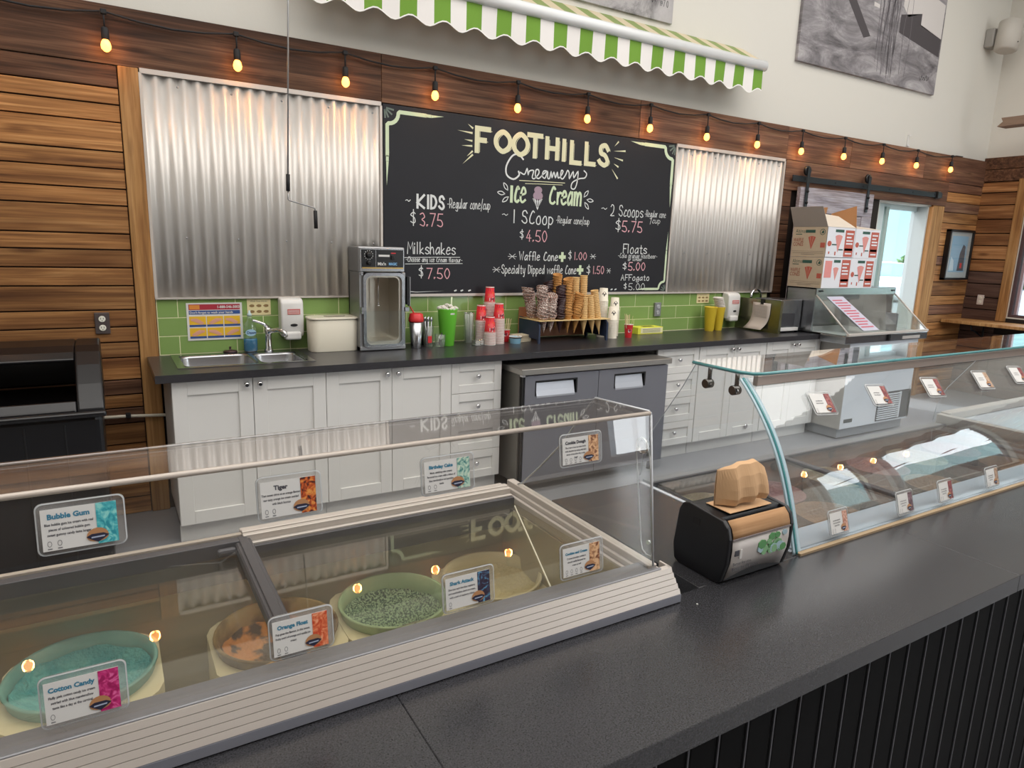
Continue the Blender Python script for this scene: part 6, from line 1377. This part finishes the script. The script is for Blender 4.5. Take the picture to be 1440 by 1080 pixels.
tub(.400, -3.215, 'ice cream tub of ivory ice cream at the front corner of the freezer', iv, cream('ivory_cream', '#dcd4ba', '#cfc6a8'), 7, .045, None)
tub(-.435, -3.215, 'ice cream tub of pale ivory ice cream behind the cotton candy card', iv, cream('ivory_cream', '#dcd4ba', '#cfc6a8'), 8, .05, None)
tub(-.70, -2.985, 'ice cream tub of bubble gum ice cream at the picture edge', iv, cream('pale_pink_cream', '#d8b4b8', '#c99aa4'), 9, .04, None)
tub(-.70, -3.215, 'second pale ice cream tub at the picture edge, nearer the front glass', iv, cream('ivory_cream', '#dcd4ba', '#cfc6a8'), 10, .04, None)

# ---- flavour cards
def picmat(name, c1, c2, c3):
    if name in MATS: return MATS[name]
    m = mat(name, c1, .5); n = m.node_tree.nodes; l = m.node_tree.links; b = n['Principled BSDF']
    t = n.new('ShaderNodeTexCoord'); a = n.new('ShaderNodeTexNoise'); a.inputs['Scale'].default_value = 90; a.inputs['Detail'].default_value = 3; a.inputs['Distortion'].default_value = 1.5
    r = n.new('ShaderNodeValToRGB'); e = r.color_ramp.elements; e[0].position = .4; e[0].color = lin(c1); e[1].position = .66; e[1].color = lin(c3); x = e.new(.53); x.color = lin(c2)
    l.new(t.outputs['Object'], a.inputs[0]); l.new(a.outputs[0], r.inputs[0]); l.new(r.outputs[0], b.inputs['Base Color']); return m
def card(x0, z0, w, h, yfun, title, lines, pic, label, tcol=None, icons=2, frost=True, group='flavour cards on the freezer guard', tiltk=0):
    """x0,z0 lower left of the sleeve on a sheet whose front face is at y=yfun(z)"""
    t = thing('flavour_card', label, 'card', (x0+w/2, yfun(z0), z0), group)
    y0, y1 = yfun(z0), yfun(z0+h); U = Vector((1, 0, 0)); V = Vector((0, y1-y0, h)); V.normalize(); Nn = Vector((0, -1, 0))*1.0; Nn = U.cross(V); Nn = -Nn if Nn.y > 0 else Nn
    O = Vector((x0, y0, z0)); hh = (Vector((0, y1-y0, h))).length
    if tiltk: R = Matrix.Rotation(tiltk, 4, Nn).to_3x3(); U = R @ U; V = R @ V
    def P(u, v, d): return O + U*u + V*v + Nn*d
    def plate(name, u0, u1, v0, v1, d0, d1, m, parent, r=0):
        mb = MB(); pts = rrect(u0, u1, v0, v1, r, 4) if r else [(u0, v0), (u1, v0), (u1, v1), (u0, v1)]
        a = [mb.bm.verts.new(P(p[0], p[1], d0)) for p in pts]; b = [mb.bm.verts.new(P(p[0], p[1], d1)) for p in pts]; mb.bm.faces.new(a); mb.bm.faces.new(b[::-1]); k = len(pts)
        for i in range(k): mb.bm.faces.new((a[i], b[i], b[(i+1) % k], a[(i+1) % k]))
        return obj(name, mb, m, parent)
    plate('sleeve', 0, w, 0, hh, .0008, .0034, M_sleeve, t, .008)
    mb = MB(); e = .0012
    O_ = rrect(0, w, 0, hh, .008, 4); I_ = rrect(e*1.4, w-e*1.4, e*1.4, hh-e*1.4, .007, 4)
    for i in range(len(O_)):
        j = (i+1) % len(O_); mb.quad([P(*O_[i], .0036), P(*O_[j], .0036), P(*I_[j], .0042), P(*I_[i], .0042)])
    obj('sleeve_rim', mb, mat('frosted_rim', '#b9bcbe', .35), t)
    cw0, cw1, cv0, cv1 = w*.06, w*.90, hh*.09, hh*.88
    c = plate('card', cw0, cw1, cv0, cv1, .0044, .0052, M_paper, t)
    W_ = cw1-cw0; H2 = cv1-cv0
    plate('picture', cw0+W_*.72, cw1, cv0, cv1, .0053, .0058, pic, t)
    tc_ = tcol or M_blueink
    text(title, H2*.17*min(1, 12/max(1, len(title)+1)), P(cw0+W_*.36, cv1-H2*.24, .0055), U, V, tc_, t, 'CENTER', bold=.0004)
    for k, s in enumerate(lines): text(s, H2*.088, P(cw0+W_*.36, cv1-H2*(.40+k*.125), .0055), U, V, M_ink, t, 'CENTER', sx=.76, bold=.0001)
    mb = MB(); ex, ez = cw0+W_*.72, cv0+H2*.20
    mb.mi = 0; mb.bm.faces.new([mb.bm.verts.new(P(ex+W_*.15*math.cos(a), ez+H2*.20*math.sin(a) if a <= PI else ez+H2*.14*math.sin(a), .0060)) for a in [2*PI*i/16 for i in range(16)]])
    f = mb.bm.faces.new([mb.bm.verts.new(P(*q, .0064)) for q in ((ex-W_*.155, ez-.0), (ex-W_*.08, ez-H2*.08), (ex+.0, ez-H2*.15), (ex+W_*.08, ez-H2*.08), (ex+W_*.155, ez), (ex+W_*.08, ez+H2*.06), (ex-W_*.08, ez+H2*.06))]); f.material_index = 1
    f = mb.bm.faces.new([mb.bm.verts.new(P(*q, .0067)) for q in ((ex-W_*.09, ez-H2*.045), (ex+W_*.09, ez-H2*.035), (ex+W_*.095, ez+.0), (ex-W_*.085, ez-H2*.01))]); f.material_index = 2
    obj('emblem', mb, [mat('emblem_tan', '#b5835a', .6), mat('emblem_navy', '#23243c', .6), mat('emblem_pale', '#aab4cc', .6)], t)
    mb = MB()
    for k in range(icons):
        cx_, cz_ = cw0+W_*(.09+k*.13), cv0+H2*.17
        Q = [(cx_+W_*.03*math.cos(2*PI*i/10), cz_+H2*.07*math.sin(2*PI*i/10)) for i in range(10)]; I2 = [(cx_+W_*.024*math.cos(2*PI*i/10), cz_+H2*.058*math.sin(2*PI*i/10)) for i in range(10)]
        for i in range(10): j = (i+1) % 10; mb.quad([P(*Q[i], .0056), P(*Q[j], .0056), P(*I2[j], .0056), P(*I2[i], .0056)])
        mb.quad([P(cx_-W_*.03, cv0+H2*.04, .0056), P(cx_+W_*.03, cv0+H2*.04, .0056), P(cx_+W_*.03, cv0+H2*.06, .0056), P(cx_-W_*.03, cv0+H2*.06, .0056)])
    o = obj('icons', mb, M_ink, t); o['kind'] = 'stuff'
    return t
gy = lambda z: -3.375 + (z-.985)*.039/(GT-.004-.985) - .0005
p_ = dict
pt_, pc_ = picmat('pic_teal', '#2c8f9f', '#4fb6bf', '#8fd6d2'), picmat('pic_magenta', '#a01a5c', '#c62f78', '#e06aa4')
pti, por = picmat('pic_tiger', '#3a1a18', '#c2521f', '#e39a4a'), picmat('pic_orange', '#c8492a', '#e07a50', '#f0a884')
pbc, psh = picmat('pic_birthday', '#3f7f7c', '#a9cdbd', '#d9ddc9'), picmat('pic_shark', '#2c1f33', '#3b3a55', '#5b9cc0')
pck = picmat('pic_cookie', '#7d4a2e', '#d3a276', '#e3bd94')
card(-.442, 1.208, .094, .064, gy, 'Bubble Gum', ['Blue bubble gum ice cream with real', 'pieces of coloured bubble gum', 'sweet gummy candy taste longer.'], pt_, 'flavour card reading bubble gum with a turquoise picture')
card(-.191, 1.203, .090, .064, gy, 'Tiger', ['That sweet citrus at an orange flavour', 'our tasty orange ice cream swirled', 'with black licorice'], pti, 'flavour card reading tiger with a fiery orange and black picture', M_ink)
card(.054, 1.200, .094, .062, gy, 'Birthday Cake', ['Moist, satisfying cake creamy', 'flavoured ice cream with a ribbon of', 'blue marshmallow and sprinkles', 'inside'], pbc, 'flavour card reading birthday cake with a mint ribbon picture')
card(.318, 1.208, .094, .060, gy, 'Cookie Dough', ['The cream of our ice cream family', 'made decadent by mixing with thick', 'pieces of chocolate chip cookie', 'dough'], pck, 'flavour card reading cookie dough with a biscuit coloured picture', M_ink, 4)
card(-.456, 0.995, .094, .066, gy, 'Cotton Candy', ['Fluffy pink cotton candy ice cream', 'swirled with blue marshmallow', 'taste like a day at the carnival'], pc_, 'flavour card reading cotton candy with a magenta picture', None, 1)
card(-.188, 1.003, .092, .064, gy, 'Orange Float', ['Pop goes the flavour, in this sweet,', 'fruity swirl of orange and vanilla ice', 'cream'], por, 'flavour card reading orange float with a coral picture')
card(.081, 1.003, .096, .066, gy, 'Shark Attack', ['Dive into each bite blue raspberry', 'and marshmallow shark ice cream,', 'with a swirl of raspberry ribbon'], psh, 'flavour card reading shark attack with a dark violet picture', None, 1)
card(.312, 1.005, .097, .066, gy, 'Cookies and Cream', ['Crushed chocolate cookies in', 'smooth vanilla flavoured ice', 'cream as well'], pck, 'flavour card reading cookies and cream, low by the freezer corner', None, 4)

# ---- curved glass display case (right)
dc = thing('display_case', 'curved glass display case with a glass shelf on top, right of the napkin dispenser', 'display case', (2.8, -3.1, 0))
DX0, DX1, DXM = .976, 4.7, 2.6
prof = [(2.2994*h**3-.21986*h**2+.29638*h-3.38094, .916+h) for h in [.376*k/60 for k in range(61)]]
mb = MB(); mb.strip(prof, -.006, 'x', DX0+.002, DXM-.002, False); obj('front_glass', mb, M_glass, dc)
mb = MB(); mb.strip(prof, -.006, 'x', DXM+.002, DX1, False); obj('front_glass', mb, M_glass, dc)
ap = [(-3.15, GT+.020), (DX0, 0)]
SZ = 1.300
shelf_out = [(DX0+.0, -3.012), (DX0-.0, -3.14), (DX0+.004, -3.17), (DX0+.016, -3.195), (DX0+.04, -3.204), (DX1, -3.204), (DX1, -3.012)]
obj('top_shelf', MB().prism(shelf_out, 'z', SZ, SZ+.009), M_glass, dc)
mb = MB(); mb.tube([(p[0]-.0008 if i < 3 else p[0], p[1]-.0008, SZ+.0045) for i, p in enumerate(shelf_out[:6])], .0045, 6); obj('shelf_edge', mb, M_tealedge, dc)
mb = MB(); mb.tube([(DX0, p[0]-.001, p[1]) for p in prof], .0036, 6); obj('glass_edge', mb, M_tealedge, dc)
for xa, xb in ((DX0-.0115, DX0-.0035), (DX0+.0035, DX0+.0155)):
    mb = MB(); mb.strip([(p[0]-.0012, p[1]) for p in prof], -.0035, 'x', xa, xb); obj('edge_gasket', mb, M_whedge, dc)
for xx, nm in ((DX0+.008, 'side_glass'), (DXM, 'side_glass')):
    sp_ = [(p[0]+.007, p[1]) for p in prof] + [(-3.17, SZ-.002), (-3.012, SZ-.002), (-2.972, 1.23), (-2.863, 1.073), (-2.835, 1.0), (-2.828, .93), (-2.828, .916)]
    obj(nm, MB().prism(sp_, 'x', xx, xx+.005), M_glass, dc)
    mb = MB(); mb.tube([(xx+.0025, p[0], p[1]) for p in sp_[-7:-1]], .0012, 5); obj('side_glass_edge', mb, mat('bright_acrylic_edge', '#ccd0d6', .15, 0, .8), dc)
obj('top_rail', MB().box(DX0+.03, DX1, -3.198, -3.184, SZ-.027, SZ-.001, .002), mat('tan_aluminium', '#b0a096', .35, .4), dc)
obj('base_strip', MB().box(DX0, DX1, -3.392, -3.381, CT, .9195), mat('tan_seal', '#a58e70', .6), dc)
for yy_ in (-3.055, -3.145):
    mb = MB(); mb.tube([(DX0+.02, yy_, SZ-.001), (DX0+.02, yy_, SZ-.04)], .0055, 10); obj('shelf_bracket', mb, mat('dark_chrome', '#77726e', .25, .9), dc)
    mb = MB(); mb.lathe([(.011, -.012), (.0125, -.01), (.0125, .01), (.011, .012)], (0, 0, 0), 16); mb.xf(Matrix.Translation((DX0+.016, yy_, SZ-.046)) @ Matrix.Rotation(PI/2, 4, 'Y')); obj('shelf_bracket_knob', mb, mat('dark_chrome', '#77726e', .25, .9), dc)
# interior
M_deck = mat('pale_deck', '#c3cad2', .35, .3); M_pit = mat('case_well', '#6f6a66', .5)
mb = MB(); mb.box(DX0, DX1, -3.36, -2.86, 0, .60); mb.box(DX0, DX0+.012, -3.372, -2.83, 0, CT); mb.box(DX1-.01, DX1, -3.372, -2.83, 0, CT); mb.box(DX0, DX1, -3.372, -3.366, 0, CT); mb.box(DX0, DX1, -2.84, -2.83, 0, CT); obj('cabinet', mb, M_pw, dc)
mb = MB(); mb.box(DX0+.012, DXM, -3.29, -2.88, .60, .605); mb.box(DX0+.03, DXM, -3.292, -3.288, .6, CT); mb.box(DX0+.03, DXM, -2.882, -2.878, .6, CT); mb.box(DX0+.028, DX0+.032, -3.29, -2.88, .6, CT); mb.box(DXM-.03, DXM-.026, -3.29, -2.88, .6, CT); obj('well', mb, M_pit, dc)
obj('front_deck', MB().box(DX0+.012, DXM-.004, -3.366, -3.29, .905, .918), M_deck, dc)
obj('rear_deck', MB().box(DX0+.012, DXM-.004, -2.878, -2.84, .905, .922), mat('grey_rear_rail', '#8c8f92', .35, .4), dc)
obj('rear_gasket', MB().box(DX0+.012, DXM-.004, -2.888, -2.878, .905, .924), M_gasket, dc)
obj('divider_bar', MB().box(1.545, 1.57, -3.29, -2.885, .92, .93, .002), M_gasket, dc)
M_lid2 = glass('case_lid_glass', (.86, .85, .84), .045, 0.01, .10, (.5, .47, .44), .8)
obj('lid_glass', MB().box(DX0+.03, 1.545, -3.288, -2.888, .917, .921), M_lid2, dc); obj('lid_glass', MB().box(1.57, DXM-.03, -3.288, -2.888, .917, .921), M_lid2, dc)
# second well further along, with a bright lid
mb = MB(); mb.box(DXM+.05, DX1-.01, -3.366, -2.84, .90, .93); obj('second_deck', mb, mat('bright_second_lid', '#dfe4e8', .25, .2), dc)
obj('second_rail', MB().box(DXM+.05, DX1-.01, -2.87, -2.83, .93, .962, .003), M_alum, dc); obj('second_rail', MB().box(DXM+.02, DXM+.05, -3.366, -2.83, .90, .955, .003), M_alum, dc)
for i, (x, y) in enumerate(((1.14, -3.19), (1.14, -2.98), (1.40, -3.19), (1.40, -2.98), (1.72, -3.19), (1.72, -2.98), (1.97, -3.19), (1.97, -2.98), (2.22, -3.19), (2.22, -2.98), (2.46, -3.19), (2.46, -2.98))):
    cs = ('vanilla', 'cocoa', 'rose', 'caramel')[(i*3+1) % 4]; cc = {'vanilla': ('#d8cfb0', '#cabf9c'), 'cocoa': ('#6b4a3a', '#7d5a48'), 'rose': ('#c88f96', '#d3a4a8'), 'caramel': ('#b98a55', '#c89a66')}[cs]
    mb = MB(); mb.lathe([(.085, -.12), (.1, 0), (.103, .003), (.096, .002), (.09, -.03), (.06, -.045), (.001, -.04)], (x, y, .86), 26, cap=False)
    t_ = obj('ice_cream_tub', mb, cream('case_'+cs, *cc)); tag(t_, '%s ice cream tub in the display case, %s from the napkins, %s row' % (cs, ('first', 'second', 'third', 'fourth', 'fifth', 'sixth')[i//2], ('front', 'rear')[i % 2]), 'ice cream tub', 'ice cream tubs in the display case')
    # stands on the well floor by its pedestal
    mb = MB(); mb.lathe([(.08, .606-.86), (.085, -.12)], (x, y, .86), 20); obj('tub_base', mb, iv, t_)
def case_y(z):
    for (y0, z0), (y1, z1) in zip(prof, prof[1:]):
        if z0 <= z <= z1: return y0+(y1-y0)*(z-z0)/(z1-z0) - .0008
    return prof[-1][0]
pm, pb = picmat('pic_maroon', '#6b2f33', '#8c4144', '#a86a64'), picmat('pic_tan', '#7a5a48', '#b99a80', '#d0b8a0')
for i, (x, pic, tt, lb) in enumerate(((1.155, pm, 'Salted Caramel', 'upper card on the case glass nearest the napkin dispenser'), (1.405, pm, 'Maple Walnut', 'upper flavour card on the case glass, second from the napkins'), (1.675, pm, 'Strawberry', 'upper flavour card on the case glass, third from the napkins'), (1.965, pb, 'Mocha', 'upper flavour card with a tan picture, fourth from the napkins'), (2.195, pm, 'Cherry', 'upper flavour card on the case glass, furthest from the napkins'))):
    card(x, 1.198, .088, .052, case_y, '', ['', '', ''][:0] or ['real vanilla cream', 'flavour with pieces'], pic, 'flavour card, '+lb.replace('flavour card ', '').replace('upper card', 'upper card'), M_ink, 1, group='flavour cards on the display case', tiltk=-.08)
for i, (x, pic, lb) in enumerate(((1.10, picmat('pic_pinkbeige', '#a9705c', '#c99a86', '#dcb8a8'), 'lower flavour card on the case glass just beside the napkin dispenser'), (1.385, picmat('pic_brownviolet', '#4a3038', '#6f5058', '#8c7078'), 'lower flavour card with a brown picture, second along the case'), (1.585, pm, 'lower flavour card with a maroon picture, third along the case'), (1.845, pb, 'lower flavour card, glary, fourth along the case'))):
    card(x, .930, .078, .060, case_y, '', ['ice cream made with', 'real cream and fresh', 'pieces of fruit'], pic, lb, M_ink, 2, group='flavour cards on the display case')

# ---- napkin dispenser
nd = thing('napkin_dispenser', 'black tabletop napkin dispenser with brown napkins and a printed front sheet', 'napkin dispenser', (.79, -3.33, CT))
NX0, NX1 = .700, .905; M_nd = mat('matte_black_dispenser', '#0e0f14', .42)
cheek = [(-3.385, 0), (-3.400, .006), (-3.413, .05), (-3.415, .105), (-3.408, .128), (-3.395, .140), (-3.30, .148), (-3.282, .142), (-3.272, .125), (-3.262, .04), (-3.268, .006), (-3.28, 0)]
cheek = [(y, z+CT) for y, z in cheek]
for a, b in ((NX0, NX0+.012), (NX1-.012, NX1)):
    o = obj('end_cheek', MB().prism(cheek, 'x', a, b), M_nd, nd); bv = o.modifiers.new('b', 'BEVEL'); bv.width = .003; bv.segments = 2; bv.limit_method = 'ANGLE'
mb = MB(); mb.prism([(-3.40, .006+CT), (-3.395, .10+CT), (-3.38, .14+CT), (-3.30, .144+CT), (-3.28, .138+CT), (-3.27, .01+CT)], 'x', NX0+.012, NX1-.012); obj('body', mb, M_nd, nd)
mb = MB(); mb.box(NX0-.0008, NX0, -3.335, -3.315, CT+.108, CT+.122); obj('lock', mb, M_dark, nd)
# printed front sheet, bowed forward
mb = MB(); mb.sm = True; rows = []
FS = [(-3.400, .008), (-3.4125, .05), (-3.4150, .078), (-3.4140, .102)]
for y, z in FS:
    row = []
    for j in range(9):
        u = j/8; sag = .012*math.sin(PI*u) if z < .01 else 0; row.append(mb.bm.verts.new((NX0+.014+u*(NX1-NX0-.028), y, CT+z+sag)))
    rows.append(row)
for a, b in zip(rows, rows[1:]):
    for j in range(8): mb._fin([mb.bm.faces.new((a[j], a[j+1], b[j+1], b[j]))])
o = obj('front_sheet', mb, mat('pale_front_sheet', '#cfc9c6', .45), nd); o.modifiers.new('t', 'SOLIDIFY').thickness = .0008
mb = MB(); mb.sm = True; rows = []
for y, z in ((-3.4145, .103), (-3.4135, .112), (-3.408, .127), (-3.396, .139)): rows.append([mb.bm.verts.new((NX0+.0135+j/6*(NX1-NX0-.027), y, CT+z)) for j in range(7)])
for a, b in zip(rows, rows[1:]):
    for j in range(6): mb._fin([mb.bm.faces.new((a[j], a[j+1], b[j+1], b[j]))])
o = obj('napkin_stack', mb, mat('kraft_napkin', '#b48d66', .85, noise=((4, 60, 160), .2, '#9c7550')), nd); o.modifiers.new('t', 'SOLIDIFY').thickness = .0008
obj('window_bar', MB().box(NX0+.012, NX1-.012, -3.4163, -3.4146, CT+.1005, CT+.1045), mat('grey_clear_bar', '#8d8484', .25), nd)
ys = -3.4160
rnd = random.Random(9); mb = MB()
for k in range(26):
    u, v, r_ = .095+rnd.random()*.080, .062+rnd.random()*.034, .007+rnd.random()*.007; mb.mi = k % 3
    mb.prism([(NX0+u+r_*math.cos(a*PI/3.5), CT+v-.005+r_*.8*math.sin(a*PI/3.5)) for a in range(7)], 'y', ys-.0002-k*.00004, ys+.0022)
o = obj('leaf_print', mb, [mat('leaf_green', '#5f9a62', .5), mat('leaf_pale', '#86b487', .5), mat('leaf_blue', '#a9c3cf', .5)], nd); o['kind'] = 'stuff'
mb = MB(); mb.box(NX0+.022, NX0+.034, ys-.0003, ys+.002, CT+.066, CT+.078); obj('logo_print', mb, M_ink, nd); mb = MB(); mb.box(NX0+.037, NX0+.043, ys-.0003, ys+.002, CT+.058, CT+.078); obj('logo_print', mb, M_paper, nd)
text('Better for you.', .0095, (NX0+.022, -3.4132, CT+.043), (1, 0, 0), (0, .12, 1), M_ink, nd); text('Better for the planet.', .0095, (NX0+.022, -3.4115, CT+.031), (1, 0, 0), (0, .12, 1), M_ink, nd)
# the napkin pulled out on top
np_ = thing('paper_napkin', 'crumpled brown paper napkin standing up out of the dispenser slot', 'napkin', (.80, -3.33, CT+.146))
mb = MB(); rnd = random.Random(4); NU = 30; rows = []
# sheet rises out of the slot, folds over a ridge and hangs down in ruffles towards the front
prof_n = [(-3.338, .145), (-3.332, .175), (-3.336, .205), (-3.344, .222), (-3.356, .219), (-3.366, .200), (-3.372, .180), (-3.374, .163), (-3.368, .150)]
for k, (y, z) in enumerate(prof_n):
    row = []; amp = (0, 0, .001, .0015, .0025, .0045, .007, .009, .010)[k]
    for i in range(NU+1):
        u = i/NU; tp = min(1, .12+u*3.5); topz = min(.006+.030*u, .018, .018-.09*(u-.82)) if k >= 1 else 0
        zz = .145+(z-.145)*(1+0*u); w_ = min(1, max(0, (z-.145)/.075))
        crease = .0013*(abs(((u*3.3+.15*k) % 1)-.5)*4-1)*(1 if k > 2 else .4)
        row.append(mb.bm.verts.new((NX0+.036+u*.122+.006*w_*(u-.3), -3.335+(y+3.335)*tp+amp*.5*math.sin(u*17+.8+.6*math.sin(u*7))*(tp)+crease, CT+zz+topz*w_+.006*u*(1-w_))))
    rows.append(row)
for a, b in zip(rows, rows[1:]):
    for i in range(NU): mb._fin([mb.bm.faces.new((a[i], a[i+1], b[i+1], b[i]))])
o = obj('paper', mb, mat('kraft_napkin_plain', '#c9a37c', .85), np_)
o.modifiers.new('t', 'SOLIDIFY').thickness = .0012
mb = MB(); mb.box(NX0+.035, NX0+.165, -3.382, -3.315, CT+.1445, CT+.1465, .0005); obj('folded_edge', mb, mat('kraft_napkin_plain', '#c9a37c', .85), np_)
